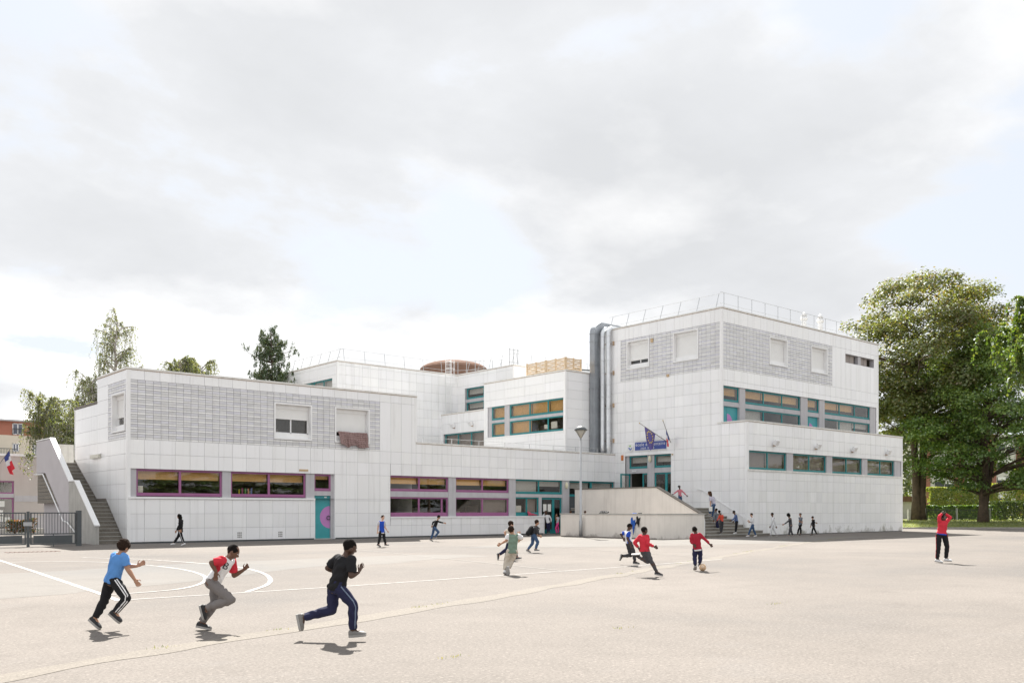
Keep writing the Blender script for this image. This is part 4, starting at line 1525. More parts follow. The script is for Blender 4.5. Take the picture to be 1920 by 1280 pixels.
# ------------------------------------------------------------------ annex behind the gate
AN = thing('annex_building', 'low cream annex with purple glazed door behind the gate', 'building', (-4, 26, 0))
YA = 26.0
FA = Face('V', YA)
ax1 = 2.9
M_ANX = pmat('annex_render', (0.52, 0.48, 0.455), 0.9, 0.05, 0.8, bump=0.06, streak=((0.36, 0.33, 0.31), 0.3))
mb = MB()
mb.box(-24, -6.5, YA, YA + 8, 0, 5.15)
mb.box(1.0, ax1, YA, YA + 8, 0, 5.15)
mb.box(-6.5, 1.0, YA, YA + 8, 3.48, 5.15)
mb.box(-6.5, 1.0, YA + 3, YA + 8, 0, 3.48, m=1)
mb.build('wall', [M_ANX, M_ROOM], AN)
MB().box(-24.1, ax1 + 0.1, YA - 0.08, YA + 8.1, 5.15, 5.30).build('coping', M_TRIM, AN)
MB().box(1.03, ax1, YA - 0.03, YA - 0.001, 2.10, 2.50).build('grey_band', M_PILLAR, AN)
MB().box(1.03, ax1, YA - 0.03, YA - 0.001, 0.0, 1.15).build('plinth', M_PILLAR, AN)
for (z0, z1, k) in ((2.62, 3.48, 4), (0.05, 2.36, 4)):
    fm = MB()
    FA.box(fm, -6.5, 1.0, z1 - 0.09, z1, -0.2, -0.1)
    FA.box(fm, -6.5, 1.0, z0, z0 + 0.09, -0.2, -0.1)
    for i in range(k + 1):
        s = -6.5 + 7.4 * i / k
        FA.box(fm, s, s + 0.10, z0 + 0.09, z1 - 0.09, -0.198, -0.102)
    w = fm.build('window', M_PURPLE, AN)
    for i in range(k):
        pm_ = MB()
        FA.box(pm_, -6.4 + 7.4 * i / k, -6.5 + 7.4 * (i + 1) / k, z0 + 0.09, z1 - 0.09, -0.155, -0.145)
        pm_.build('pane', M_GLASS, w)
MB().box(-6.5, 1.0, YA + 0.02, YA + 0.3, 2.36, 2.62).build('grey_band', M_PILLAR, AN)
for i, (s, z, h) in enumerate(((0.1, 1.75, 0.38), (0.02, 1.2, 0.32), (0.02, 0.75, 0.36), (0.42, 0.75, 0.30))):
    MB().box(s, s + 0.34, YA + 0.085, YA + 0.09, z, z + h).build('paper_notice', M_PAPER, AN)
pl = MB()
pl.box(-1.2, 2.4, YA - 4.4, YA - 4.0, 0, 0.35)
tag(pl.build('planter_edge', M_CONC), 'low concrete planter edge in front of the annex', 'planter')

# ------------------------------------------------------------------ neighbouring house, far left
HS = thing('apartment_house', 'cream and orange apartment house with pale grey roof behind the annex', 'building', (4, 60, 0))
M_ORANGE = pmat('orange_render', (0.40, 0.165, 0.115), 0.85, 0.06, 0.6)
M_CREAM = pmat('yellow_cream_render', (0.66, 0.60, 0.50), 0.85, 0.05, 0.6)
YH = 60.0
FH = Face('V', YH)
MB().box(-10, 11.1, YH, YH + 9, 0, 9.05).build('wall', M_CREAM, HS)
MB().box(-10, 11.1, YH - 0.01, YH + 9, 9.052, 10.45).build('upper_wall', M_ORANGE, HS)
rf = MB()
rf.prism([(-10.4, YH - 0.5, 10.45), (-10.4, YH + 9.5, 10.45), (-10.4, YH + 9.5, 10.6), (-10.4, YH + 4.5, 12.0), (-10.4, YH - 0.5, 10.62)], (21.9, 0, 0))
rf.build('roof', pmat('zinc_roof', (0.50, 0.51, 0.53), 0.5, 0.08, 1), HS)


def house_window(s0, s1, z0, z1, rail=False):
    fm = MB()
    for (a, b, c, d) in ((s0, s1, z0, z0 + 0.08), (s0, s1, z1 - 0.08, z1), (s0, s0 + 0.08, z0, z1), (s1 - 0.08, s1, z0, z1), ((s0 + s1) / 2 - 0.05, (s0 + s1) / 2 + 0.05, z0, z1)):
        FH.box(fm, a, b, c, d, 0.011, 0.06)
    w = fm.build('window', M_WHITEP, HS)
    p_ = MB()
    FH.box(p_, s0 + 0.08, s1 - 0.08, z0 + 0.08, z1 - 0.08, 0.012, 0.03)
    p_.build('pane', pmat('far_pane', (0.16, 0.17, 0.22), 0.15, 0.1), w)
    if rail:
        r_ = MB()
        for k in range(7):
            s = s0 + (s1 - s0) * k / 6
            FH.box(r_, s - 0.012, s + 0.012, z0 + 0.05, z0 + 0.6, 0.10, 0.13)
        FH.box(r_, s0, s1, z0 + 0.58, z0 + 0.64, 0.10, 0.13)
        r_.build('window_rail', M_DARKG, w)


house_window(8.13, 9.12, 9.12, 10.28, True)
house_window(4.6, 5.6, 9.12, 10.28, True)
house_window(8.15, 8.72, 7.4, 8.25)
house_window(9.95, 10.4, 6.6, 8.3)
bm = MB()
bm.box(5.8, 8.3, YH - 1.1, YH, 6.95, 7.1)
for k in range(10):
    bm.box(5.85 + 0.26 * k, 5.88 + 0.26 * k, YH - 1.1, YH - 1.06, 7.1, 7.62)
bm.box(5.8, 8.3, YH - 1.12, YH - 1.05, 7.6, 7.66)
bm.build('balcony', M_DARKG, HS)

# ------------------------------------------------------------------ far apartment block, right
FB = thing('apartment_block', 'pale apartment block with brick red columns beyond the hedge', 'building', at(78, 150))
M_FAR = pmat('far_render', (0.62, 0.60, 0.57), 0.85, 0.05, 0.5)
M_FARRED = pmat('far_red', (0.30, 0.135, 0.105), 0.85, 0.06, 0.5)
M_FARWIN = pmat('far_window', (0.045, 0.05, 0.055), 0.12, 0.1)


def fbox(mb, X0, X1, D0, D1, z0, z1, m=0):
    mb.obox(at((X0 + X1) / 2, (D0 + D1) / 2, (z0 + z1) / 2), RIGHT * (X1 - X0) / 2, FWD * (D1 - D0) / 2, (0, 0, (z1 - z0) / 2), m)


DB = 150.0
sB = DB / 1709.6
PX = lambda p: (p - 960) * sB
mb = MB()
fbox(mb, PX(1700), PX(2200), DB, DB + 12, 0, 14)
mb.build('wall', M_FAR, FB)
for a, b in ((1736, 1742.5), (1789, 1806), (1851, 1866), (1905, 1920)):
    mb = MB()
    fbox(mb, PX(a), PX(b), DB - 0.4, DB - 0.001, 0, 14)
    mb.build('column', M_FARRED, FB)
z_of = lambda y: 1.5 + (956.4 - y) * sB
for fl in range(-1, 4):
    z0 = z_of(912) + fl * 2.95
    for (a, b, s) in ((1753, 1770, 0.45), (1772, 1788, 0.7), (1808, 1822, 0.55), (1826, 1846, 0.8), (1870, 1884, 0.3), (1887, 1903, 0.6)):
        mb = MB()
        fbox(mb, PX(a), PX(b), DB - 0.12, DB - 0.001, z0, z0 + 1.55)
        w = mb.build('window', M_FARWIN, FB)
        mb = MB()
        fbox(mb, PX(a), PX(b), DB - 0.18, DB - 0.122, z0 + 1.55 * (1 - s), z0 + 1.55)
        mb.build('shutter', M_SHUTTER, w)

# garage end seen past the corner
GA = thing('garage', 'small white garage with brown roof edge right of the school', 'building', at(39, 94))
mb = MB()
fbox(mb, 34, 41.6, 94, 100, 0.4, 2.4)
mb.build('wall', pmat('garage_white', (0.66, 0.64, 0.60), 0.8, 0.05), GA)
mb = MB()
fbox(mb, 33.6, 42.0, 93.6, 100.4, 2.4, 2.95)
mb.build('roof_edge', M_BROWN, GA)

# ------------------------------------------------------------------ street lamp in front of the yard wall
lp = Vector((22.62, -6.1, 0))
LP = thing('street_lamp', 'tall grey lamp post with cone shaped lantern before the low wall', 'lamp post', lp)
mb = MB()
mb.tube([lp, lp + Vector((0, 0, 0.9)), lp + Vector((0, 0, 0.95)), lp + Vector((0.0, 0, 5.55))], [0.105, 0.10, 0.075, 0.055], 12)
mb.build('pole', M_STEEL, LP, True)
mb = MB()
prof = [(5.55, 0.06), (5.62, 0.09), (5.98, 0.34)]
mb.rings([[lp + Vector((r_ * math.cos(R(a)), r_ * math.sin(R(a)), z)) for a in range(0, 360, 20)] for z, r_ in prof])
mb.build('lantern_bowl', pmat('lamp_bowl', (0.42, 0.39, 0.33), 0.25, 0.05), LP, True)
mb = MB()
prof = [(5.98, 0.36), (6.02, 0.36), (6.14, 0.26), (6.22, 0.10), (6.24, 0.02)]
mb.rings([[lp + Vector((r_ * math.cos(R(a)), r_ * math.sin(R(a)), z)) for a in range(0, 360, 20)] for z, r_ in prof])
mb.build('lantern_hood', M_DARKG, LP, True)
mb = MB()
for a in (0, 90, 180, 270):
    mb.tube([lp + Vector((0.08 * math.cos(R(a)), 0.08 * math.sin(R(a)), 5.58)), lp + Vector((0.355 * math.cos(R(a)), 0.355 * math.sin(R(a)), 6.0))], 0.012, 5)
mb.build('lantern_rib', M_DARKG, LP)

# ------------------------------------------------------------------ wall lights
def flood(face, s, z, label):
    c = Vector(face.p(s, z, 0.03))
    t = thing('wall_light', label, 'wall light', c, 'small white floodlights on the school walls')
    out = Vector(face.p(0, 0, 1)) - Vector(face.p(0, 0, 0))
    sd_ = Vector(face.p(1, 0, 0)) - Vector(face.p(0, 0, 0))
    mb = MB()
    mb.obox(c + out * 0.22 + Vector((0, 0, 0.05)), sd_ * 0.16, (out * 0.9 - Vector((0, 0, 0.45))).normalized() * 0.10, (out * 0.45 + Vector((0, 0, 0.9))).normalized() * 0.16)
    mb.build('lamp_body', M_WHITEP, t)
    mb = MB()
    mb.obox(c + out * 0.07 - Vector((0, 0, 0.12)), sd_ * 0.05, out * 0.07, (0, 0, 0.035))
    mb.build('bracket', M_UNDER, t)


for i, s in enumerate((2.67, 7.40, 11.93, 16.64)):
    flood(F2, X3 + s, 5.56, 'white floodlight above the long lower teal windows, %s from the corner' % ('first', 'second', 'third', 'fourth')[i])
flood(F7, 14.6, 8.05, 'white floodlight on the recessed wall near the ladder, farther left')
flood(F7, 12.3, 8.05, 'white floodlight on the recessed wall near the striped blinds, farther right')
t = thing('wall_light', 'long pale bulkhead light on the left end wall above the stair', 'wall light', (-0.05, 4.4, 4.1))
MB().box(-0.17, -0.045, 3.75, 5.05, 4.02, 4.20).build('lamp_body', pmat('bulkhead_cover', (0.62, 0.60, 0.52), 0.4, 0.05), t)
MB().box(-0.10, -0.045, 3.70, 5.10, 4.20, 4.24).build('bracket', M_TRIM, t)
for (o_, a) in ((F1, ('oval lamp on the pillar beside the lower glazed door', 27.4, 3.10)), (F3, ('oval lamp on the pillar between the entrance doors', -3.12, 4.85))):
    c = Vector(o_.p(a[1], a[2], 0.02))
    t = thing('wall_light', a[0], 'wall light', c)
    out = Vector(o_.p(0, 0, 1)) - Vector(o_.p(0, 0, 0))
    sd_ = Vector(o_.p(1, 0, 0)) - Vector(o_.p(0, 0, 0))
    MB().ball(c + out * 0.03, sd_ * 0.12, out * 0.10, (0, 0, 0.22), 12, 8).build('lamp_cover', pmat('cream_lamp', (0.74, 0.70, 0.52), 0.3, 0.03), t, True)
    mb = MB()
    mb.obox(c + out * -0.02, sd_ * 0.05, out * 0.015, (0, 0, 0.1))
    mb.build('base', M_TRIM, t)

# ------------------------------------------------------------------ school sign and round badge
SG = thing('school_sign', 'blue sign board with white school lettering above the entrance', 'sign', (X3, -3.2, 5.7))
MB().box(X3 - 0.085, X3 - 0.04, -4.49, -1.87, 5.46, 5.98).build('board', M_BLUE, SG)
MB().box(X3 - 0.080, X3 - 0.038, -4.52, -1.84, 5.43, 5.457).build('frame', M_TRIM, SG)


def wall_text(body, size, y_left, z, mat, parent, sp=1.15, d=0.088):
    me = text_mesh(body, size, 0.003, 'LEFT', sp)
    me.transform(Matrix(((0, 0, -1, X3 - d), (-1, 0, 0, y_left), (0, 1, 0, z), (0, 0, 0, 1))))
    return link('lettering', me, mat, parent)


wall_text('école élémentaire', 0.295, -1.93, 5.73, M_WHITEP, SG, 1.16)
wall_text('jean macé', 0.235, -2.38, 5.52, M_WHITEP, SG, 1.22)
PQ = MB()
PQ.box(X3 - 0.07, X3 - 0.04, -4.1, -1.9, 6.05, 6.30)
tag(PQ.build('sign_plaque', M_WHITEP), 'narrow white plaque above the blue school sign', 'sign')
BD = thing('round_sign', 'round white badge with green leaf and blue swoosh by the school sign', 'sign', (X3, -1.44, 5.67))
mb = MB()
mb.rings([[(X3 - d, -1.44 + 0.27 * math.cos(R(a)), 5.66 + 0.27 * math.sin(R(a))) for a in range(0, 360, 15)] for d in (0.04, 0.085)])
mb.build('disc', M_WHITEP, BD)
mb = MB()
mb.tube([(X3 - 0.09, -1.28 - 0.05 * k, 5.60 + 0.05 * math.sin(k * 1.1)) for k in range(8)], [0.008, 0.03, 0.035, 0.03, 0.02, 0.03, 0.03, 0.008], 6)
mb.tube([(X3 - 0.09, -1.33 - 0.05 * k, 5.54 + 0.04 * math.sin(k * 1.1 + 1)) for k in range(5)], [0.008, 0.02, 0.02, 0.02, 0.008], 6)
mb.build('swoosh', pmat('badge_blue', (0.12, 0.20, 0.50), 0.5, 0), BD)
mb = MB()
for s in (-1, 1):
    mb.prism([(X3 - 0.088, -1.44, 5.70), (X3 - 0.088, -1.44 + s * 0.10, 5.80), (X3 - 0.088, -1.44 + s * 0.09, 5.86), (X3 - 0.088, -1.44 + s * 0.02, 5.80)], (-0.004, 0, 0))
mb.build('leaf', pmat('badge_green', (0.22, 0.50, 0.10), 0.5, 0), BD)


# ------------------------------------------------------------------ flags
def flag(label, base, tip, h0, h1, drop, mats, folds=2.5, amp=0.10, shift=(0, 0, 0), bands=1, stars=0, tri=0.35, squeeze=0.6):
    base, tip = Vector(base), Vector(tip)
    t = thing('flag', label, 'flag', base, 'flags on slanting poles')
    MB().tube([base, tip], [0.022, 0.016], 8).build('pole', pmat('flag_pole', (0.16, 0.13, 0.11), 0.5, 0.1), t, True)
    MB().ball(tip, (0.03, 0, 0), (0, 0.03, 0), (0, 0, 0.05), 8, 6).build('finial', pmat('brass', (0.55, 0.40, 0.14), 0.4, 0.1, metal=0.6), t, True)
    mb = MB()
    nu, nv = 18, 16
    ax = tip - base
    side = ax.cross(Vector((0, 0, 1))).normalized()
    hx_ = Vector((ax.x, ax.y, 0)).normalized()

    def P(u, v):
        q = base + ax * (h0 + (h1 - h0) * u)
        mid_ = base + ax * (h0 + h1) * 0.5
        # cloth gathers under the middle of the hoist as it hangs
        g_ = v ** 0.8 * squeeze
        hor = q.lerp(Vector((mid_.x, mid_.y, q.z)), g_)
        dz = drop * v * (1 - tri * abs(u - 0.45) * v)
        w_ = amp * v ** 0.7 * math.sin(folds * 2 * math.pi * u + 0.6 + 1.5 * v)
        return Vector((hor.x, hor.y, 0)) + side * w_ + Vector((0, 0, q.z * (1 - g_ * 0.55) + mid_.z * g_ * 0.55 - dz)) + Vector(shift) * v
    for i in range(nu):
        for j in range(nv):
            m = min(bands - 1, int(j / nv * bands))
            mb.quad(P(i / nu, j / nv), P((i + 1) / nu, j / nv), P((i + 1) / nu, (j + 1) / nv), P(i / nu, (j + 1) / nv), m=m)
    cl = mb.build('cloth', mats, t, True)
    if stars:
        for k in range(stars):
            a_ = 2 * math.pi * k / stars
            u, v = 0.5 + 0.30 * math.cos(a_), 0.36 + 0.27 * math.sin(a_)
            c = P(u, v)
            du_, dv_ = P(u + 0.02, v) - c, P(u, v + 0.02) - c
            n_ = du_.cross(dv_).normalized()
            if n_.dot(CAM - c) < 0:
                n_ = -n_
            e1 = du_.normalized()
            e2 = n_.cross(e1)
            sm = MB()
            sm.v = [tuple(c + n_ * 0.02 + (e1 * math.cos(R(90 + 36 * q)) + e2 * math.sin(R(90 + 36 * q))) * (0.062 if q % 2 == 0 else 0.028)) for q in range(10)]
            sm.f = [tuple(range(10))]
            sm.m = [0]
            sm.build('star', pmat('flag_gold', (0.75, 0.58, 0.10), 0.6, 0), cl)
    return t


M_FLAGB = pmat('flag_violet_blue', (0.12, 0.10, 0.30), 0.75, 0.08, 3)
M_FR = [pmat('flag_red', (0.62, 0.03, 0.05), 0.75, 0.06, 3), pmat('flag_white', (0.74, 0.72, 0.74), 0.75, 0.03, 3), pmat('flag_navy', (0.05, 0.07, 0.26), 0.75, 0.06, 3)]
flag('violet blue flag with gold stars on a slanting pole over the sign', (X3 - 0.05, -4.56, 5.89), (30.6, -3.43, 7.08), 0.42, 0.82, 1.28, [M_FLAGB], 1.2, 0.07, stars=12, squeeze=0.40, tri=0.5)
flag('furled red white and blue flag beside the school sign', (X3 - 0.05, -4.86, 5.83), (30.6, -5.36, 7.1), 0.15, 0.62, 0.75, [M_FR[2], M_FR[1], M_FR[0]], 2.0, 0.05, bands=3, squeeze=0.75)
FAx = (-0.10, YA - 0.02, 4.25)
flag('red white and blue flag on the cream annex wall', FAx, (0.40, YA - 1.9, 5.55), 0.55, 0.90, 1.35, [M_FR[2], M_FR[1], M_FR[0], M_FR[0]], 1.3, 0.10, bands=4, squeeze=0.5, shift=(0.35, 0, 0))

# ------------------------------------------------------------------ wooden screen on the roof
WS = thing('wooden_screen', 'pale slatted wooden enclosure on the roof behind the parapet', 'screen', (29.4, 4, 10.9))
zs_, ze_ = 10.72, 11.80
xs_, ys_ = 29.15, 1.85


def slat_panel(p0, p1, k=8):
    p0, p1 = Vector(p0), Vector(p1)
    d = (p1 - p0)
    L = d.length
    d.normalize()
    nrm = Vector((-d.y, d.x, 0))
    for i in range(k):
        z = zs_ + (ze_ - zs_) * (i + 0.5) / k
        h = (ze_ - zs_) / k * 0.40
        mb = MB()
        n = 10
        ringset = []
        for j in range(n + 1):
            s = j / n
            bow = 0.028 * math.sin(s * math.pi * 4) * (1 if i % 2 else -1)
            c = p0 + d * (L * s) + nrm * bow + Vector((0, 0, z))
            ringset.append([c + nrm * 0.008 - Vector((0, 0, h)), c + nrm * 0.008 + Vector((0, 0, h)), c - nrm * 0.008 + Vector((0, 0, h)), c - nrm * 0.008 - Vector((0, 0, h))])
        mb.rings(ringset)
        mb.build('slat', M_WOODP, WS)
    for s in (0, 0.5, 1):
        c = p0 + d * (L * s)
        mb = MB()
        mb.obox(c + Vector((0, 0, (zs_ + ze_) / 2)) - nrm * 0.0, d * 0.045, nrm * 0.045, (0, 0, (ze_ - zs_) / 2 + 0.03))
        mb.build('post', M_WOODP, WS)


slat_panel((xs_, 3.75, 0), (xs_, ys_ + 0.05, 0))
slat_panel((xs_, 5.75, 0), (xs_, 3.85, 0))
slat_panel((xs_ + 0.05, ys_, 0), (30.6, ys_, 0))
pp = MB()
pp.tube([(30.5, 2.4, 11.2), (X3, 2.0, 11.2)], 0.06, 8)
pp.tube([(30.5, 2.4, 10.98), (X3, 2.0, 10.98)], 0.06, 8)
pp.build('pipe', M_DARKG, SCHOOL)


# ------------------------------------------------------------------ clothes left about
def drape(name, label, poly_pts, thick, mat, cat, seed=0):
    """crumpled cloth: a bumpy sheet over given top line and lengths"""
    t = thing(name, label, cat, poly_pts[0][0])
    mb = MB()
    n = len(poly_pts)
    rows_ = 8
    grid_ = []
    for i, (top, bot) in enumerate(poly_pts):
        top, bot = Vector(top), Vector(bot)
        col = []
        for j in range(rows_ + 1):
            p = top.lerp(bot, j / rows_)
            col.append(p + Vector((noise.noise(p * 6 + Vector((seed, 0, 0))), noise.noise(p * 6 + Vector((0, seed, 5))), 0.3 * noise.noise(p * 5))) * 0.06)
        grid_.append(col)
    for i in range(n - 1):
        for j in range(rows_):
            mb.quad(grid_[i][j], grid_[i + 1][j], grid_[i + 1][j + 1], grid_[i][j + 1])
    o = mb.build('cloth', mat, t, True)
    s = o.modifiers.new('thick', 'SOLIDIFY')
    s.thickness = thick
    return t


M_BROWNC = pmat('brown_cloth', (0.30, 0.20, 0.19), 0.9, 0.12, 4, bump=0.4, bscale=8)
k_ = 11
drape('curtain', 'brown cloth hanging out of the half shuttered upper window', [((10.66 + 1.80 * i / k_, -0.09, 5.66 - 0.03 * math.sin(math.pi * i / k_)), (10.74 + 1.68 * i / k_ + 0.06, -0.17 - 0.05 * math.sin(i * 1.7), 4.84 + 0.03 * math.sin(i * 1.3) + (0.16 * (1 - i / 3) ** 2 if i < 3 else 0) + (0.10 if 4 <= i <= 6 else 0))) for i in range(k_ + 1)], 0.02, M_BROWNC, 'curtain', 3)
xw_ = xl - 0.05
drape('jacket', 'bright blue jacket slung over the low cream wall', [((xl + 0.1, -9.70 - 0.06 * i, 1.36), (xw_ - 0.02 - 0.05 * math.sin(i * 2), -9.72 - 0.055 * i, 0.62 + 0.10 * math.sin(i * 1.4) - (0.35 if i == 4 else 0))) for i in range(6)], 0.03, pmat('blue_jacket', (0.03, 0.13, 0.50), 0.7, 0.15, 8, bump=0.4, bscale=14), 'jacket', 5)
drape('jacket', 'black jacket slung over the low wall beside the blue one', [((xl + 0.1, -10.08 - 0.07 * i, 1.37), (xw_ - 0.02 - 0.05 * math.sin(i * 2), -10.06 - 0.055 * i, 0.72 + 0.12 * math.sin(i * 1.4))) for i in range(5)], 0.03, pmat('black_jacket', (0.02, 0.02, 0.022), 0.7, 0.15, 8), 'jacket', 8)
drape('jacket', 'striped pink jacket lying on the sill of the teal window', [((24.05 + 0.14 * i, 0.02, 1.42 - 0.22 * i / 5 + 0.05 * math.sin(i * 2)), (24.05 + 0.15 * i, -0.09, 1.19)) for i in range(6)], 0.05, pmat('pink_jacket', (0.60, 0.10, 0.17), 0.8, 0.35, 14), 'jacket', 2)
drape('bag', 'dark bag lying on top of the low cream wall', [((xl + 0.10, -7.35 - 0.13 * i, 1.43 + 0.05 * math.sin(i * 0.9)), (xl + 0.0, -7.35 - 0.13 * i, 1.345)) for i in range(6)], 0.05, MATS['black_jacket'], 'bag', 4)

# ------------------------------------------------------------------ trees and hedges
def leaves_mesh(name, C, N_, size, tones, aspect=0.7, jitter=0.3, flat=0.0, hang=False):
    """C: leaf centres (n,3); N_: preferred normals (n,3)"""
    n = len(C)
    C = np.asarray(C, dtype=np.float64)
    nr = np.asarray(N_, dtype=np.float64) + RNG.normal(0, jitter, (n, 3))
    nr /= np.linalg.norm(nr, axis=1)[:, None] + 1e-9
    a = RNG.normal(0, 1, (n, 3))
    if hang:
        a = RNG.normal(0, 0.25, (n, 3)) + np.array([0, 0, -1.0])
    t1 = a - (a * nr).sum(1)[:, None] * nr
    t1 /= np.linalg.norm(t1, axis=1)[:, None] + 1e-9
    t2 = np.cross(nr, t1)
    s = size * RNG.uniform(0.65, 1.35, n)[:, None]
    P = np.empty((n, 4, 3))
    P[:, 0] = C - t1 * s * 0.5
    P[:, 1] = C + t2 * s * 0.5 * aspect - nr * s * 0.08
    P[:, 2] = C + t1 * s * 0.5
    P[:, 3] = C - t2 * s * 0.5 * aspect - nr * s * 0.08
    me = bpy.data.meshes.new(name)
    me.vertices.add(n * 4)
    me.vertices.foreach_set('co', P.reshape(-1).astype(np.float32))
    me.loops.add(n * 4)
    me.loops.foreach_set('vertex_index', np.arange(n * 4, dtype=np.int32))
    me.polygons.add(n)
    me.polygons.foreach_set('loop_start', np.arange(0, n * 4, 4, dtype=np.int32))
    me.update(calc_edges=True)
    T = np.ones((n, 4), dtype=np.float32)
    T[:, :3] = tones
    set_tone(me, T)
    return me


def pick_tones(n, cols, spread=0.22):
    cols = np.asarray(cols)
    k = RNG.integers(0, len(cols), n)
    return cols[k] * RNG.uniform(1 - spread, 1 + spread, (n, 1))


def clump_leaves(centres, radii, per, flat=0.55):
    """leaves on the upper shell and inside flattened clumps"""
    C, Nn, I = [], [], []
    for i, (c, r) in enumerate(zip(centres, radii)):
        k = max(8, int(per * r * r))
        d = RNG.normal(0, 1, (k, 3))
        d /= np.linalg.norm(d, axis=1)[:, None]
        d[:, 2] = np.where(d[:, 2] < -0.25, -d[:, 2] * 0.6, d[:, 2])
        rad = r * RNG.uniform(0.45, 1.08, k) ** 0.6
        p = d * rad[:, None]
        p[:, 2] *= flat
        wob = RNG.normal(0, 0.10 * r, (k, 3))
        C.append(np.asarray(c) + p + wob)
        nn = d.copy()
        nn[:, 2] = nn[:, 2] + 0.7
        Nn.append(nn)
        I.append(np.full(k, i))
    return np.concatenate(C), np.concatenate(Nn), np.concatenate(I)


def limb_path(a, b, sag=0.12, k=6, wob=0.05):
    a, b = Vector(a), Vector(b)
    L = (b - a).length
    out = []
    for i in range(k + 1):
        t = i / k
        p = a.lerp(b, t)
        p.z += math.sin(t * math.pi) * sag * L
        if 0 < i < k:
            p += Vector((noise.noise(p * 0.7), noise.noise(p * 0.7 + Vector((5, 5, 5))), 0)) * wob * L
        out.append(p)
    return out


def crown_points(n, prof, ctr, seed, rmin=0.35):
    """clump centres through a crown given as height -> (radius x, radius y) profile"""
    rg = np.random.default_rng(seed)
    zs = np.array([p[0] for p in prof])
    out = []
    while len(out) < n:
        z = rg.uniform(zs[0], zs[-1])
        rr = np.interp(z, zs, [p[1] for p in prof])
        if rg.random() > (rr / max(p[1] for p in prof)) ** 1.3 + 0.06:
            continue
        ang = rg.uniform(0, 2 * math.pi)
        q = rg.uniform(rmin, 1.0) ** 0.55
        wob = 1 + 0.20 * math.sin(3 * ang + seed) + 0.12 * math.sin(5 * ang + z)
        out.append((ctr[0] + rr * q * wob * math.cos(ang), ctr[1] + rr * q * wob * math.sin(ang), z))
    return out


def broadleaf(name, label, base, stems, prof, nclump, crad, per, leaf, cols, top_cols, seed, trunk_r, cat='tree', flat=0.55, group=None, ctr=None):
    base = Vector(base)
    t = thing(name, label, cat, base, group)
    rg = np.random.default_rng(seed)
    ctr = ctr or (base.x, base.y)
    prof = [(base.z + z, r) for z, r in prof]
    cl = crown_points(nclump, prof, ctr, seed)
    radii = [crad * rg.uniform(0.7, 1.3) * (0.7 + 0.3 * np.interp(c[2], [prof[0][0], prof[-1][0]], [1, 0.6])) for c in cl]
    C, Nn, I = clump_leaves(cl, radii, per, flat)
    n = len(C)
    tn = pick_tones(n, cols)
    tt = pick_tones(n, top_cols)
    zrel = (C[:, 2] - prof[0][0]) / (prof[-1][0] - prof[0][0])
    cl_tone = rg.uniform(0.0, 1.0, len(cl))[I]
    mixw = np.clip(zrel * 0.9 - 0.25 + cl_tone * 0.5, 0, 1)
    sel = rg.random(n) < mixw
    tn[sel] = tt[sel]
    me = leaves_mesh('crown', C, Nn, leaf, tn, 0.75, 0.45)
    link('crown', me, M_LEAF, t)
    # trunk, stems and limbs reaching the clumps
    mb = MB()
    ends = []
    for (dx, dy, h, r0) in stems:
        top = Vector((ctr[0] + dx, ctr[1] + dy, base.z + h))
        a = base + Vector((dx * 0.10, dy * 0.10, -0.15))
        path = []
        for i in range(9):
            q = i / 8
            p = a.lerp(top, q)
            p.x = a.x + (top.x - a.x) * q ** 1.4
            p.y = a.y + (top.y - a.y) * q ** 1.4
            p += Vector((noise.noise(p * 0.35), noise.noise(p * 0.35 + Vector((7, 1, 3))), 0)) * 0.35 * q
            path.append(p)
        rad = [r0 * (1.35 if i == 0 else 1.0) * (1 - 0.82 * i / 8) for i in range(9)]
        mb.tube(path, rad, 9)
        ends.append((path, rad))
    for c in cl:
        c = Vector(c)
        best = None
        for path, rad in ends:
            for i in range(2, 9):
                p = path[i]
                if p.z > c.z - 0.3:
                    continue
                d = (p - c).length + 0.4 * max(0, 2.0 - (c.z - p.z))
                if best is None or d < best[0]:
                    best = (d, p, rad[i])
        if best is None:
            path, rad = ends[0]
            best = (0, path[3], rad[3])
        pth = limb_path(best[1], c, 0.06, 5, 0.07)
        r0 = min(best[2] * 0.6, 0.035 + 0.022 * (c - best[1]).length)
        mb.tube(pth, [r0 * (1 - 0.8 * i / 5) + 0.008 for i in range(6)], 6)
    mb.build('trunk', M_BARK, t, True)
    return t


OLIVE = [(0.150, 0.185, 0.055), (0.115, 0.155, 0.046), (0.170, 0.175, 0.062)]
RUST = [(0.185, 0.200, 0.070), (0.165, 0.205, 0.062), (0.215, 0.175, 0.080), (0.150, 0.185, 0.058)]
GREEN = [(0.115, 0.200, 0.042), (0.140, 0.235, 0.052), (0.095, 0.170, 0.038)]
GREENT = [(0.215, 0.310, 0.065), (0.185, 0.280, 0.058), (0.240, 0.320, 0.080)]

# big maple behind the corner of the tall block
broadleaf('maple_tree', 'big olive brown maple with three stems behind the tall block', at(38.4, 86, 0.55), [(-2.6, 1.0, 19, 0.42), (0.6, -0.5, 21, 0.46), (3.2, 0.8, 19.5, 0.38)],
          [(7.4, 3.2), (9.2, 5.2), (12, 6.6), (15.5, 7.6), (18.7, 7.0), (21, 5.2), (22.6, 2.4)], 230, 1.55, 140, 0.24, OLIVE, RUST, 3, 0.5, flat=0.85, ctr=tuple(at(39.4, 86)[:2]), group='maples beyond the lawn')
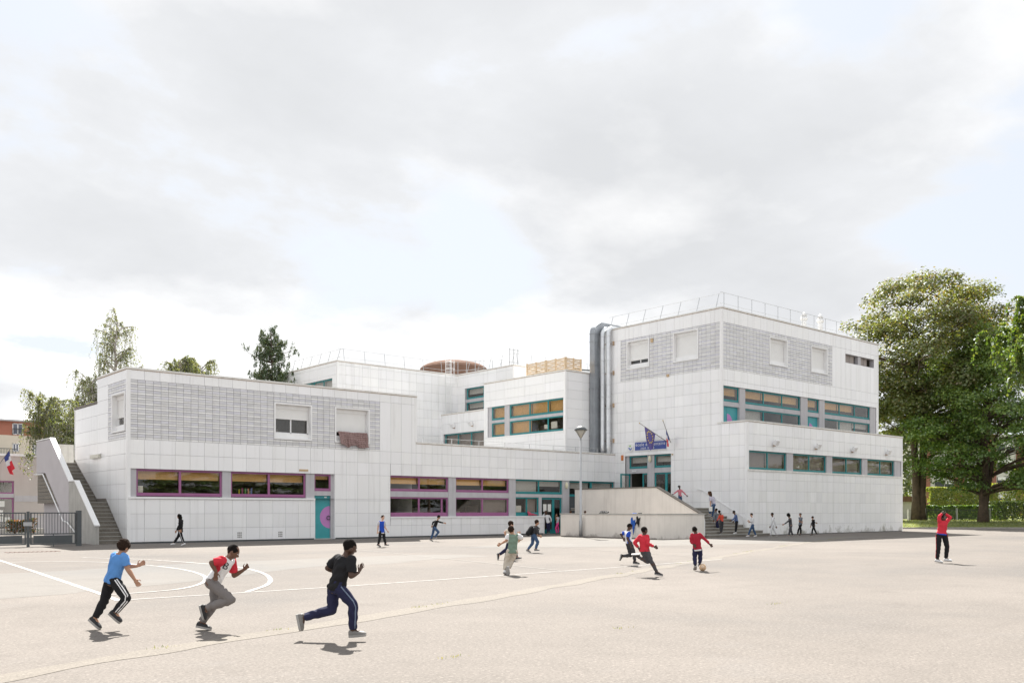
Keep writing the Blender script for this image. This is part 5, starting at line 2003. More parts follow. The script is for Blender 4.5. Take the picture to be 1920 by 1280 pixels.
# rounder green maple in front
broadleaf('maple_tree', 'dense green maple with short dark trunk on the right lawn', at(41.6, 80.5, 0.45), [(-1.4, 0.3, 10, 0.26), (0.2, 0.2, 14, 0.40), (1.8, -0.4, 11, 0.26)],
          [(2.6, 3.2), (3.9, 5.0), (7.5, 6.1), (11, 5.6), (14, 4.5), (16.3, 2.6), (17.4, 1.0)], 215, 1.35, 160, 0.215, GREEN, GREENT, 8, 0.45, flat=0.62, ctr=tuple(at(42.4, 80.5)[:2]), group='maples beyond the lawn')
# trees out of frame on the right that the windows mirror
side = [((X_, D_), k_) for k_, (X_, D_) in enumerate([(64, 92), (74, 82), (84, 70), (90, 58), (95, 46), (98, 33), (100, 20), (101, 7), (100, -6), (98, -19), (95, -32), (90, -44), (84, -55), (76, -65)])]
proto = broadleaf('yard_tree', 'green tree at the right edge of the yard', at(52, 62, 0), [(-1.4, 0.3, 10, 0.26), (0.2, 0.2, 13, 0.36), (1.8, -0.4, 11, 0.26)],
                  [(2.2, 2.8), (4.2, 5.4), (8.5, 6.4), (12, 5.4), (15, 3.6), (17, 1.6)], 120, 1.7, 50, 0.42, GREEN, RUST, 21, 0.4, group='trees around the yard')
for i, ((X_, D_), s_) in enumerate(side):
    o = proto if i == 0 else copy_tree(proto)
    o.location = at(X_, D_)
    o.rotation_euler = (0, 0, s_ * 1.7)
    o.scale = (1, 1, 0.50 + 0.2 * ((s_ * 7) % 5) / 5)
    o['label'] = '%s green tree along the right edge of the yard, counted from the lawn' % ('first', 'second', 'third', 'fourth', 'fifth', 'sixth', 'seventh', 'eighth', 'ninth', 'tenth', 'eleventh', 'twelfth', 'thirteenth', 'last')[i]


# weeping tree whose outer strands enter at the right edge
def weeping(name, label, base, height, reach, nlimb, strand, nstr, leaf, cols, seed, bark, dens=26, cat='tree', lean=(0, 0), q0=0.30):
    base = Vector(base)
    t = thing(name, label, cat, base)
    rg = np.random.default_rng(seed)
    mb = MB()
    top = base + Vector((lean[0], lean[1], height))
    trunk = [base.lerp(top, i / 8) + Vector((0.12 * math.sin(i * 1.3 + seed), 0.12 * math.cos(i * 1.7 + seed), 0)) * (i > 0) for i in range(9)]
    r0 = height * 0.014
    mb.tube(trunk, [r0 * (1 - 0.85 * i / 8) for i in range(9)], 8)
    C, Nn = [], []
    for k in range(nlimb):
        q = q0 + (1 - q0) * (k + rg.random()) / nlimb
        f = q * 8
        i = min(7, int(f))
        p0 = trunk[i].lerp(trunk[i + 1], f - i)
        a = rg.uniform(0, 6.283)
        L = reach * (1.15 - 0.75 * q) * rg.uniform(0.6, 1.1)
        e = p0 + Vector((math.cos(a) * L, math.sin(a) * L, L * rg.uniform(0.35, 0.85)))
        pth = limb_path(p0, e, 0.10, 6, 0.06)
        rr = r0 * 0.5 * (1 - 0.6 * q)
        mb.tube(pth, [rr * (1 - 0.85 * j / 6) + 0.006 for j in range(7)], 5)
        for s in range(nstr):
            u = rg.uniform(0.25, 1.0) * 6
            j = min(5, int(u))
            s0 = pth[j].lerp(pth[j + 1], u - j)
            ln = strand * rg.uniform(0.35, 1.2)
            dx, dy = rg.normal(0, 0.30, 2) + np.array([math.cos(a), math.sin(a)]) * 0.25
            pts = [s0 + Vector((dx * ln * (1 - (1 - w) ** 2) * 0.6, dy * ln * (1 - (1 - w) ** 2) * 0.6, -ln * (w ** 1.5) + 0.10 * ln * math.sin(w * 3.1))) for w in (0, 0.25, 0.5, 0.75, 1)]
            mb.tube(pts, [0.009, 0.007, 0.006, 0.005, 0.004], 3)
            m = max(4, int(dens * ln))
            w = rg.random(m) * 4
            jj = np.minimum(3, w.astype(int))
            P = np.array([tuple(p) for p in pts])
            pos = P[jj] + (P[jj + 1] - P[jj]) * (w - jj)[:, None] + rg.normal(0, 0.045, (m, 3))
            C.append(pos)
            Nn.append(rg.normal(0, 1, (m, 3)))
    mb.build('trunk', bark, t, True)
    C = np.concatenate(C)
    Nn = np.concatenate(Nn)
    me = leaves_mesh('crown', C, Nn, leaf, pick_tones(len(C), cols, 0.3), 0.7, 0.3, hang=True)
    link('crown', me, M_LEAF, t)
    return t


LIME = [(0.125, 0.205, 0.036), (0.095, 0.170, 0.032), (0.175, 0.225, 0.045)]
BIRCH = [(0.162, 0.203, 0.068), (0.135, 0.169, 0.061), (0.196, 0.203, 0.088)]
weeping('weeping_tree', 'weeping tree with bright hanging leaves at the right edge', at(27.6, 44, 0), 11.0, 6.6, 54, 1.5, 30, 0.16, LIME, 5, M_BARK, 30, q0=0.62)
weeping('birch_tree', 'tall thin weeping birch rising above the left roof corner', at(-26.2, 60.5, 0), 13.9, 2.6, 64, 1.5, 13, 0.095, BIRCH, 2, M_BIRCHB, 13)
weeping('birch_tree', 'lower birch joining the tall birch to the leaning one', at(-26.6, 57.5, 0), 9.6, 2.5, 50, 1.4, 14, 0.095, BIRCH, 17, M_BIRCHB, 16, q0=0.5)
weeping('birch_tree', 'leaning weeping birch above the side stair landing', at(-24.6, 53.0, 0), 7.7, 2.7, 44, 1.3, 16, 0.10, BIRCH, 7, M_BIRCHB, 22, lean=(-2.2, 1.0), q0=0.45)
weeping('birch_tree', 'bushy birch between the leaning birch and the school end', at(-24.3, 51.5, 0), 7.3, 2.3, 44, 1.2, 16, 0.10, BIRCH, 9, M_BIRCHB, 22, q0=0.45)
weeping('birch_tree', 'birch top showing over the striped roofline', at(-23.3, 64.0, 0), 11.9, 2.8, 46, 1.3, 16, 0.10, BIRCH, 12, M_BIRCHB, 24, q0=0.6)
weeping('birch_tree', 'small birch top showing right of the other over the roofline', at(-22.2, 65.5, 0), 11.8, 2.2, 36, 1.3, 15, 0.10, BIRCH, 14, M_BIRCHB, 24, q0=0.6)

# pine behind the left wing
PB = at(-19.3, 73, 0)
PT = thing('pine_tree', 'dark pine with upturned tufts behind the left wing roof', 'tree', PB)
mb = MB()
mb.tube([PB + Vector((0.1 * math.sin(i), 0.1 * math.cos(i), 15.8 * i / 10)) for i in range(11)], [0.26 * (1 - 0.9 * i / 10) for i in range(11)], 8)
C, Nn = [], []
rg = np.random.default_rng(4)
for k in range(105):
    q = rg.uniform(0.55, 0.99)
    a = rg.uniform(0, 6.283)
    p0 = PB + Vector((0, 0, 15.8 * q))
    L = 5.4 * (1.05 - q) ** 0.66 * rg.uniform(0.4, 1.1)
    e = p0 + Vector((math.cos(a) * L, math.sin(a) * L, L * rg.uniform(0.05, 0.35)))
    pth = limb_path(p0, e, -0.06, 5, 0.05)
    mb.tube(pth, [0.05 * (1 - 0.8 * j / 5) for j in range(6)], 5)
    for w in range(int(4 + 2.2 * L)):
        s = pth[int(rg.integers(2, 6))] + Vector(rg.normal(0, 0.16, 3))
        up_ = Vector((rg.normal(0, 0.12), rg.normal(0, 0.12), rg.uniform(0.25, 0.55)))
        m = 26
        u = rg.random(m)[:, None]
        C.append(np.array(s) + np.array(up_) * u + rg.normal(0, 0.055, (m, 3)))
        Nn.append(rg.normal(0, 1, (m, 3)))
C, Nn = np.concatenate(C), np.concatenate(Nn)
me = leaves_mesh('crown', C, Nn, 0.20, pick_tones(len(C), [(0.075, 0.12, 0.05), (0.055, 0.09, 0.04), (0.11, 0.13, 0.055)], 0.3), 0.28, 0.3, hang=True)
link('crown', me, M_PINE, PT)
mb.build('trunk', M_BARK, PT, True)


# ------------------------------------------------------------------ hedges, bushes and fence on the right
def bush(name, label, X0, X1, D0, D1, z0, z1, n, leaf, cols, seed, cat='bush', lumps=0.35, dark=None):
    rg = np.random.default_rng(seed)
    ctr = at((X0 + X1) / 2, (D0 + D1) / 2, z0)
    t = thing(name, label, cat, ctr)
    k = n
    X = rg.uniform(X0, X1, k)
    fr = rg.random(k)
    top = z1 + lumps * np.array([noise.noise(Vector((x * 0.55 + seed, seed, 0))) for x in X])
    # leaves on the front, on the top and inside
    D = np.where(fr < 0.45, D0 + rg.exponential(0.18, k), rg.uniform(D0, D1, k))
    Z = np.where(fr < 0.45, z0 + (top - z0) * rg.random(k), np.where(fr < 0.9, top - rg.exponential(0.14, k), z0 + (top - z0) * rg.random(k)))
    D = D + lumps * 0.8 * np.array([noise.noise(Vector((x * 0.8, seed + 4, z * 0.8))) for x, z in zip(X, Z)])
    C = np.array([CAM.x + RIGHT.x * X + FWD.x * D, CAM.y + RIGHT.y * X + FWD.y * D, Z]).T
    Nn = np.where((fr < 0.45)[:, None], -np.array(FWD)[None, :], np.array([0, 0, 1.0])[None, :])
    me = leaves_mesh('foliage', C, Nn, leaf, pick_tones(k, cols, 0.3), 0.75, 0.6)
    link('foliage', me, M_LEAF, t)
    mb = MB()
    for i in range(int((X1 - X0) / 0.9) + 2):
        x = X0 + 0.3 + (X1 - X0 - 0.6) * i / (int((X1 - X0) / 0.9) + 1)
        b_ = at(x, (D0 + D1) / 2 + rg.normal(0, 0.2), z0 - 0.1)
        for s in range(3):
            e = b_ + Vector((rg.normal(0, 0.4), rg.normal(0, 0.4), (z1 - z0) * rg.uniform(0.6, 0.9)))
            mb.tube(limb_path(b_, e, 0.05, 3, 0.08), [0.035, 0.026, 0.018, 0.008], 4)
    tag(mb.build('branches', M_BARK, t), kind='stuff')
    return t


YEL = [(0.32, 0.36, 0.08), (0.24, 0.31, 0.065), (0.38, 0.39, 0.11), (0.17, 0.24, 0.05)]
bush('bush', 'sunlit yellow green shrub row behind the fence, left of the maple trunk', 45.6, 53.2, 99.5, 103, 0.6, 4.0, 13000, 0.21, YEL, 1)
bush('bush', 'sunlit yellow green shrub row behind the clipped hedge, right of the trunk', 53.6, 66, 99.5, 103, 0.6, 4.4, 15000, 0.21, YEL, 2)
bush('bush', 'dark shrubs behind the fence railings', 38.5, 47.0, 86.4, 87.3, 0.6, 2.0, 7000, 0.15, GREEN, 3, lumps=0.2)
bush('hedge', 'clipped dark green hedge at the far right', 45.0, 60, 84.6, 86.0, 0.6, 2.38, 16000, 0.12, [(0.05, 0.085, 0.02), (0.04, 0.07, 0.018), (0.07, 0.10, 0.025)], 4, 'hedge', 0.04)
bush('bush', 'green shrubs between the school corner and the garage', 33.5, 37.2, 90, 92, 0.5, 1.7, 5000, 0.16, [(0.13, 0.18, 0.05), (0.09, 0.14, 0.03)], 6)
bush('bush', 'tall pale green tree mass beyond the garage', 34, 52, 118, 124, 0.5, 11.5, 16000, 0.42, [(0.13, 0.17, 0.055), (0.10, 0.14, 0.04), (0.16, 0.18, 0.07)], 10, 'tree', 1.6)
bush('bush', 'flowering planter shrubs in front of the annex', -30.2, -28.7, 54.5, 55.4, 0.2, 0.95, 2200, 0.10, [(0.06, 0.09, 0.03), (0.10, 0.09, 0.03), (0.35, 0.12, 0.05), (0.05, 0.07, 0.02)], 7, lumps=0.5)

FE = thing('fence', 'dark metal railing fence along the back of the lawn', 'fence', at(42, 85.6, 0.6))
zf = 0.56
mb = MB()
for z in (0.75, 1.55):
    mb.tube([at(38.8, 85.7, z), at(45.2, 85.7, z)], 0.025, 5)
mb.build('rail', M_DARKG, FE)
me = MB().box(-0.012, 0.012, -0.012, 0.012, 0.6, 1.62).mesh('picket')
me.materials.append(M_DARKG)
for k in range(52):
    o = bpy.data.objects.new('picket', me)
    COL.objects.link(o)
    o.parent = FE
    o.matrix_parent_inverse = Matrix.Translation(FE.location).inverted()
    q = at(38.85 + 0.122 * k, 85.7)
    o.location = (q.x, q.y, 0)
for X_ in (38.8, 41.8, 44.9):
    mb = MB()
    fbox(mb, X_ - 0.06, X_ + 0.06, 85.6, 85.75, 0.5, 1.72)
    mb.build('post', M_STEEL, FE)
mb = MB()
fbox(mb, 37.4, 38.7, 86.0, 86.3, 0.45, 1.6)
tag(mb.build('garden_wall', M_CONC), 'short grey garden wall between the big maple and the fence', 'wall')
WF = thing('mesh_fence', 'pale mesh panel fence left of the big maple trunk', 'fence', at(35.5, 88, 0.5))
mb = MB()
for k in range(14):
    mb.tube([at(33.6 + 0.25 * k, 88, 0.5), at(33.6 + 0.25 * k, 88, 1.75)], 0.012, 4)
mb.build('wire', M_STEEL, WF)
mb = MB()
for z in (0.6, 1.15, 1.7):
    mb.tube([at(33.5, 88, z), at(37.0, 88, z)], 0.02, 4)
mb.build('rail', M_STEEL, WF)


# ------------------------------------------------------------------ people
FPX = 1709.6          # pixels of the photograph per unit of view slope, used to read poses off it
SKIN = {
    'fair': pmat('skin_fair', (0.56, 0.34, 0.25), 0.5, 0.05, 12),
    'tan': pmat('skin_tan', (0.40, 0.22, 0.14), 0.5, 0.05, 12),
    'brown': pmat('skin_brown', (0.135, 0.068, 0.042), 0.45, 0.05, 12),
    'dark': pmat('skin_dark', (0.075, 0.040, 0.027), 0.42, 0.05, 12),
}
M_EYE = pmat('eye_white', (0.75, 0.74, 0.72), 0.25, 0)
M_PUPIL = pmat('eye_dark', (0.015, 0.012, 0.010), 0.2, 0)
M_LIP = pmat('lips', (0.22, 0.07, 0.06), 0.5, 0)


def cloth(name, col, var=0.10):
    return pmat('cloth_' + name, col, 0.85, var, 7, bump=0.35, bscale=22, spec=0.2)


CL = {k: cloth(k, v) for k, v in {
    'sky': (0.10, 0.26, 0.58), 'black': (0.016, 0.016, 0.018), 'white': (0.72, 0.72, 0.73), 'red': (0.56, 0.035, 0.055), 'scarlet': (0.60, 0.075, 0.045), 'grey': (0.185, 0.17, 0.165),
    'darkgrey': (0.075, 0.075, 0.082), 'navy': (0.022, 0.024, 0.060), 'denim': (0.055, 0.10, 0.19), 'royal': (0.02, 0.07, 0.42), 'green': (0.17, 0.24, 0.19), 'beige': (0.50, 0.45, 0.38),
    'pink': (0.62, 0.20, 0.24), 'magenta': (0.62, 0.07, 0.24), 'lilac': (0.50, 0.48, 0.56), 'steel': (0.16, 0.20, 0.28), 'hoodie': (0.10, 0.15, 0.30), 'charcoal': (0.05, 0.05, 0.055), 'slate': (0.17, 0.19, 0.22), 'maroon': (0.36, 0.02, 0.04), 'palegrey': (0.45, 0.45, 0.48)}.items()}
M_HAIR = pmat('black_hair', (0.012, 0.010, 0.009), 0.95, 0.3, 40, bump=1.0, bscale=70, spec=0.12)
M_HAIRB = pmat('brown_hair', (0.075, 0.042, 0.028), 0.95, 0.3, 40, bump=1.0, bscale=70, spec=0.12)
M_HAIRD = pmat('dark_brown_hair', (0.030, 0.018, 0.013), 0.95, 0.3, 40, bump=1.0, bscale=70, spec=0.12)
M_SOLE = pmat('shoe_sole', (0.33, 0.32, 0.305), 0.6, 0.05)
M_SHOEK = pmat('black_shoe', (0.02, 0.02, 0.022), 0.6, 0.1)
M_SHOEW = pmat('white_shoe', (0.72, 0.72, 0.72), 0.55, 0.05)
M_SHOEG = pmat('grey_shoe', (0.19, 0.18, 0.17), 0.6, 0.1)


def ell_ring(c, s, f, a, b, n=16):
    return [c + s * (a * math.cos(2 * math.pi * j / n)) + f * (b * math.sin(2 * math.pi * j / n)) for j in range(n)]


def cone(mb, pts, rad, n=12, round0=True, round1=True):
    """limb through points with radii, ends rounded unless told otherwise"""
    P = [Vector(p) for p in pts]
    d0 = (P[1] - P[0]).normalized()
    d1 = (P[-1] - P[-2]).normalized()
    pts2, r2 = [], []
    if round0:
        pts2 += [P[0] - d0 * rad[0] * 0.85, P[0] - d0 * rad[0] * 0.5]
        r2 += [rad[0] * 0.35, rad[0] * 0.83]
    pts2 += P
    r2 += list(rad)
    if round1:
        pts2 += [P[-1] + d1 * rad[-1] * 0.5, P[-1] + d1 * rad[-1] * 0.85]
        r2 += [rad[-1] * 0.83, rad[-1] * 0.35]
    mb.tube(pts2, r2, n)


def weld(mb, name, voxel, mats, parent, smooth_it=3, ruffle=0.0, seed=0):
    """fuse the overlapping pieces into one continuous skin"""
    me = mb.mesh(name)
    tmp = bpy.data.objects.new(name, me)
    COL.objects.link(tmp)
    m = tmp.modifiers.new('r', 'REMESH')
    m.mode = 'VOXEL'
    m.voxel_size = voxel
    if smooth_it:
        s = tmp.modifiers.new('s', 'SMOOTH')
        s.iterations = smooth_it
        s.factor = 0.5
    dg = bpy.context.evaluated_depsgraph_get()
    out = bpy.data.meshes.new_from_object(tmp.evaluated_get(dg))
    bpy.data.objects.remove(tmp)
    bpy.data.meshes.remove(me)
    out.name = name
    if ruffle:
        nv = len(out.vertices)
        co = np.empty(nv * 3, dtype=np.float32)
        no = np.empty(nv * 3, dtype=np.float32)
        out.vertices.foreach_get('co', co)
        out.vertices.foreach_get('normal', no)
        co, no = co.reshape(-1, 3), no.reshape(-1, 3)
        q = co * np.array([1.0, 1.0, 1.0])
        w = np.sin(q[:, 2] * 52 + 4 * np.sin(q[:, 0] * 21 + seed) + 3 * np.sin(q[:, 1] * 19)) * np.sin(q[:, 0] * 17 + q[:, 1] * 23 + seed)
        co += no * (ruffle * w)[:, None]
        out.vertices.foreach_set('co', co.reshape(-1))
    out.polygons.foreach_set('use_smooth', [True] * len(out.polygons))
    out.materials.clear()
    return link(name, out, mats, parent)


def seg_dist(P, a, b):
    a, b = np.array(a), np.array(b)
    d = b - a
    t = np.clip(((P - a) @ d) / max(1e-9, d @ d), 0, 1)
    return np.linalg.norm(P - (a + t[:, None] * d), axis=1)


def centres(me):
    c = np.empty(len(me.polygons) * 3, dtype=np.float32)
    me.polygons.foreach_get('center', c)
    return c.reshape(-1, 3)


def person(label, H, g, crop, J, face, skin, top, legs, shoe, hair=M_HAIR, z0=0.0, D=None, sleeve='short', sleeve_mat=None, voxel=0.010, hairstyle='short',
           stripe=None, hem=None, group='children in the school yard', leg_w=1.0, top_w=1.0, look=None, cuff=None, band=None):
    H *= 0.93
    ox, oy, sc = crop
    gx, gy = ox + g[0] / sc, oy + g[1] / sc
    if D is None:
        D = (1.5 - z0) * FPX / (gy - 956.4)
    else:
        gy = 956.4 + (1.5 - z0) * FPX / D
    s = D / FPX
    base = at((gx - 960) * s, D, z0)
    t = thing('person', label, 'person', base, group)
    fl = Vector((math.cos(R(face)), math.sin(R(face)), 0))          # local: x right, y away
    lf = Vector((-fl.y, fl.x, 0))

    def world(v):
        return base + RIGHT * v.x + FWD * v.y + Vector((0, 0, v.z))

    def wdir(v):
        return (RIGHT * v.x + FWD * v.y + Vector((0, 0, v.z)))

    L = {}
    for k, v in J.items():
        L[k] = Vector(((ox + v[0] / sc - gx) * s, v[2] if len(v) > 2 else None or 0.0, (gy - (oy + v[1] / sc)) * s))
    for root, w, names in (('hip', 0.062, (('hl', 'kl', 'al', 'tl'), ('hr', 'kr', 'ar', 'tr'))), ('sho', 0.112, (('sl', 'el', 'wl', 'fl'), ('sr', 'er', 'wr', 'fr')))):
        for sg, ch in zip((1, -1), names):
            if ch[0] not in L:
                L[ch[0]] = L[root] + lf * (w * H * sg)
            for k in ch[1:]:
                if k in L and len(J[k]) < 3:
                    L[k].y = L[ch[0]].y
    W = {k: world(v) for k, v in L.items()}
    Fw, Lw = wdir(fl), wdir(lf)
    hipc = (W['hl'] + W['hr']) / 2
    shoc = (W['sl'] + W['sr']) / 2
    spine = (shoc - hipc).normalized()
    sside = (W['sl'] - W['sr']).normalized()
    hside = (W['hl'] - W['hr']).normalized()

    def torso(mb, infl, t0, t1, flare=0.0):
        secs = [(-0.22, .042, .042), (-0.10, .070, .057), (0.0, .079, .062), (0.25, .074, .058), (0.5, .077, .059), (0.75, .087, .063), (0.95, .084, .055), (1.06, .056, .043), (1.14, .034, .034)]
        rings_ = []
        ts = [t0] + [q[0] for q in secs if t0 + 0.03 < q[0] < t1 - 0.03] + [t1]
        for q in ts:
            a = np.interp(q, [x[0] for x in secs], [x[1] for x in secs]) * H
            b = np.interp(q, [x[0] for x in secs], [x[2] for x in secs]) * H
            sd_ = (hside * (1 - min(1, max(0, q))) + sside * min(1, max(0, q))).normalized()
            fw_ = sd_.cross(spine).normalized()
            sd2 = spine.cross(fw_).normalized()
            c = hipc.lerp(shoc, q)
            inf = infl * H * (1 if q < 1.0 else 0.75) + flare * H * max(0.0, 1 - max(0.0, q - t0) / 0.35)
            rings_.append(ell_ring(c, sd2, fw_, a + inf, b + inf, 18))
        mb.rings(rings_)

    # ---- body
    HB = H
    b = MB()
    torso(b, 0.0, -0.22, 1.14)
    nb = W['nb']
    hc = W['hc']
    up = (hc - nb).normalized()
    lk = Fw if look is None else wdir(Vector((math.cos(R(look)), math.sin(R(look)), 0)))
    hf = (lk - up * lk.dot(up)).normalized()
    hs = up.cross(hf).normalized()
    cone(b, [nb - up * 0.035 * H, hc - up * 0.02 * H], [.036 * H, .033 * H])
    H = HB * 0.89
    hh = 0.082 * H
    ringsh = []
    for k in range(11):
        th = math.pi * (k + 0.35) / 10.7
        zz_ = -math.cos(th)
        r_ = math.sin(th)
        low = max(0.0, -zz_)
        wx = 0.060 * H * r_ * (1 - 0.16 * low)
        dy = 0.073 * H * r_ * (1 - 0.12 * low)
        ringsh.append(ell_ring(hc + up * hh * zz_ + hf * (0.004 * H + 0.012 * H * low), hs, hf, wx, dy, 16))
    b.rings(ringsh)
    fc = hc + hf * 0.072 * H
    b.ball(fc - up * 0.018 * H + hf * 0.004 * H, hs * 0.011 * H, hf * 0.018 * H, up * 0.016 * H, 8, 6)
    b.ball(fc - up * 0.050 * H - hf * 0.014 * H, hs * 0.020 * H, hf * 0.014 * H, up * 0.014 * H, 8, 6)
    for sg in (1, -1):
        b.ball(hc + hs * sg * 0.060 * H - up * 0.010 * H, hs * 0.009 * H, (hf + up * 0.3) * 0.015 * H, up * 0.022 * H, 8, 6)
    H = HB
    for sd_ in 'lr':
        S, E, Wr = W['s' + sd_], W['e' + sd_], W['w' + sd_]
        cone(b, [S, S.lerp(E, 0.4), E], [.037 * H, .032 * H, .026 * H])
        cone(b, [E, E.lerp(Wr, 0.35), Wr], [.026 * H, .0265 * H, .0175 * H])
        d = (Wr - E).normalized() if 'f' + sd_ not in W else (W['f' + sd_] - Wr).normalized()
        pn = d.cross(Vector((0, 0, 1)) if abs(d.z) < 0.8 else Fw).normalized()     # across the palm plane
        ps = d.cross(pn).normalized()
        pc = Wr + d * 0.032 * H
        b.ball(pc, ps * 0.024 * H, pn * 0.011 * H, d * 0.034 * H, 10, 6)
        fr_ = max(0.0058 * H, voxel * 0.95)
        for q in range(4):
            o_ = (q - 1.5) * 0.0135 * H
            ln = (0.040, 0.046, 0.043, 0.033)[q] * H
            k0 = Wr + d * 0.055 * H + ps * o_
            k1 = k0 + (d + ps * (q - 1.5) * 0.10).normalized() * ln * 0.5
            k2 = k1 + (d * 0.75 + pn * 0.65).normalized() * ln * 0.5
            cone(b, [k0, k1, k2], [fr_, fr_ * 0.95, fr_ * 0.8], 6)
        k0 = Wr + d * 0.018 * H - ps * 0.018 * H
        k1 = k0 + (d * 0.6 - ps * 0.75).normalized() * 0.026 * H
        k2 = k1 + (d * 0.9 - ps * 0.2).normalized() * 0.022 * H
        cone(b, [k0, k1, k2], [fr_ * 1.2, fr_ * 1.1, fr_ * 0.9], 6)
        Hp, K, A = W['h' + sd_], W['k' + sd_], W['a' + sd_]
        cone(b, [Hp, Hp.lerp(K, 0.45), K], [.055 * H, .047 * H, .036 * H])
        cone(b, [K, K.lerp(A, 0.35), A], [.039 * H, .040 * H, .023 * H])
        T = W['t' + sd_]
        b.ball(A.lerp(T, 0.4), (T - A) * 0.5, (T - A).cross(K - A).normalized() * 0.026 * H, (T - A).cross((T - A).cross(K - A)).normalized() * 0.024 * H, 8, 6)
    weld(b, 'body', voxel, [SKIN[skin]], t, 2)
    H = HB * 0.89
    # ---- face
    if True:
        for sg in (1, -1):
            e = MB()
            c = hc + hf * 0.0655 * H + hs * sg * 0.024 * H + up * 0.006 * H
            e.ball(c, hs * 0.0105 * H, hf * 0.007 * H, up * 0.0065 * H, 8, 6)
            e.ball(c + hf * 0.0045 * H, hs * 0.0048 * H, hf * 0.004 * H, up * 0.0052 * H, 8, 6, m=1)
            e.ball(c + up * 0.017 * H + hf * 0.002 * H, hs * 0.015 * H, hf * 0.004 * H, up * 0.003 * H, 8, 5, m=1)
            e.build('eye', [M_EYE, M_PUPIL], t, True)
        e = MB()
        e.ball(hc + hf * 0.0655 * H - up * 0.040 * H, hs * 0.019 * H, hf * 0.007 * H, up * 0.005 * H, 8, 5)
        e.build('mouth', M_LIP, t, True)
    # ---- hair
    hm = MB()
    back = hc - hf * 0.007 * H + up * 0.018 * H
    if hairstyle == 'short':
        hm.ball(back, hs * 0.064 * H, hf * 0.071 * H, up * 0.074 * H, 18, 12)
    elif hairstyle == 'crop':
        hm.ball(back + up * 0.001 * H, hs * 0.0615 * H, hf * 0.0705 * H, up * 0.0690 * H, 18, 12)
    elif hairstyle == 'thick':
        hm.ball(back + up * 0.004 * H, hs * 0.069 * H, hf * 0.077 * H, up * 0.080 * H, 18, 12)
        hm.ball(hc + hf * 0.040 * H + up * 0.058 * H, hs * 0.046 * H, hf * 0.030 * H, up * 0.022 * H, 12, 8)
    elif hairstyle == 'long':
        hm.ball(back, hs * 0.068 * H, hf * 0.074 * H, up * 0.076 * H, 18, 12)
        dn = Vector((0, 0, -1))
        cone(hm, [back - hf * 0.04 * H, back - hf * 0.060 * H + dn * 0.09 * H, back - hf * 0.062 * H + dn * 0.19 * H, back - hf * 0.05 * H + dn * 0.26 * H], [.055 * H, .055 * H, .045 * H, .018 * H])
        for sg in (1, -1):
            cone(hm, [back + hs * sg * 0.055 * H, back + hs * sg * 0.058 * H + dn * 0.08 * H, back + hs * sg * 0.05 * H - hf * 0.02 * H + dn * 0.16 * H], [.026 * H, .026 * H, .014 * H])
    elif hairstyle == 'bun':
        hm.ball(back, hs * 0.064 * H, hf * 0.071 * H, up * 0.073 * H, 18, 12)
        hm.ball(back - hf * 0.07 * H + up * 0.02 * H, hs * 0.032 * H, hf * 0.030 * H, up * 0.032 * H, 10, 8)
    elif hairstyle == 'curly':
        hm.ball(back + up * 0.004 * H, hs * 0.088 * H, hf * 0.086 * H, up * 0.088 * H, 20, 14)
        for q in range(60):
            d = Vector(RNG.normal(0, 1, 3)).normalized()
            if d.dot(hf) > 0.45 and d.dot(up) < 0.5:
                continue
            dn = back + (hs * d.x * 0.088 + hf * d.y * 0.086 + up * d.z * 0.090) * H - Vector((0, 0, 0.03 * H * (d.z < 0)))
            hm.ball(dn, hs * 0.024 * H, hf * 0.024 * H, up * 0.024 * H, 7, 5)
    # stray locks so that the outline is not a perfect ball
    if hairstyle not in ('crop', 'curly'):
        for q in range(34):
            d = Vector(RNG.normal(0, 1, 3)).normalized()
            if d.dot(Vector((0, 0, 1))) < -0.2:
                continue
            c = back + (hs * d.x * 0.063 + hf * d.y * 0.070 + up * d.z * 0.074) * H
            if (c - hc).dot(hf) > 0.05 * H and (c - hc).dot(up) < 0.05 * H:
                continue
            hm.ball(c, hs * 0.014 * H, hf * 0.016 * H, up * 0.012 * H, 6, 5)
    weld(hm, 'hair', max(0.006, voxel * 0.8), [hair], t, 1, 0.0045 * H, 2)
    H = HB
    # ---- trousers
    ix = 0.012 * leg_w
    tm = MB()
    torso(tm, 0.010, -0.20, 0.26)
    for sd_ in 'lr':
        Hp, K, A = W['h' + sd_], W['k' + sd_], W['a' + sd_]
        hp2 = Hp + (hipc - Hp) * 0.1
        cone(tm, [hp2, Hp.lerp(K, 0.45), K], [.062 * H, (.052 + ix * .5) * H, (.040 + ix * .6) * H], 14)
        A2 = A.lerp(K, 0.06 if cuff is None else cuff)
        cone(tm, [K, K.lerp(A2, 0.35), A2], [(.039 + ix * .6) * H, (.038 + ix * .7) * H, (.025 + ix) * H], 14, True, False)
    weld(tm, 'trousers', voxel, [legs], t, 3, 0.0045 * H, 3)
    if stripe:
        for sd_, sg in (('l', 1), ('r', -1)):
            Hp, K, A = W['h' + sd_], W['k' + sd_], W['a' + sd_]
            out = hside * sg
            for off in ((-0.011, 0.011) if stripe[1] == 2 else (0.0,)):
                pts = []
                for (p, q, r0, r1) in ((Hp, K, .061, .045), (K, A.lerp(K, 0.08), .045, .035)):
                    ax = (q - p).normalized()
                    oo = (out - ax * out.dot(ax)).normalized()
                    ff = ax.cross(oo)
                    for w in (0.08, 0.3, 0.55, 0.8, 0.97):
                        pts.append(p.lerp(q, w) + oo * (r0 + (r1 - r0) * w) * H * 1.06 + ff * off * H)
                sm = MB()
                sm.tube(pts, 0.0062 * H, 6)
                sm.build('side_stripe', stripe[0], t, True)
    # ---- top
    ti = 0.014 * top_w
    sm = MB()
    torso(sm, ti, -0.06 if hem is None else hem, 1.10, 0.012)
    arms = []
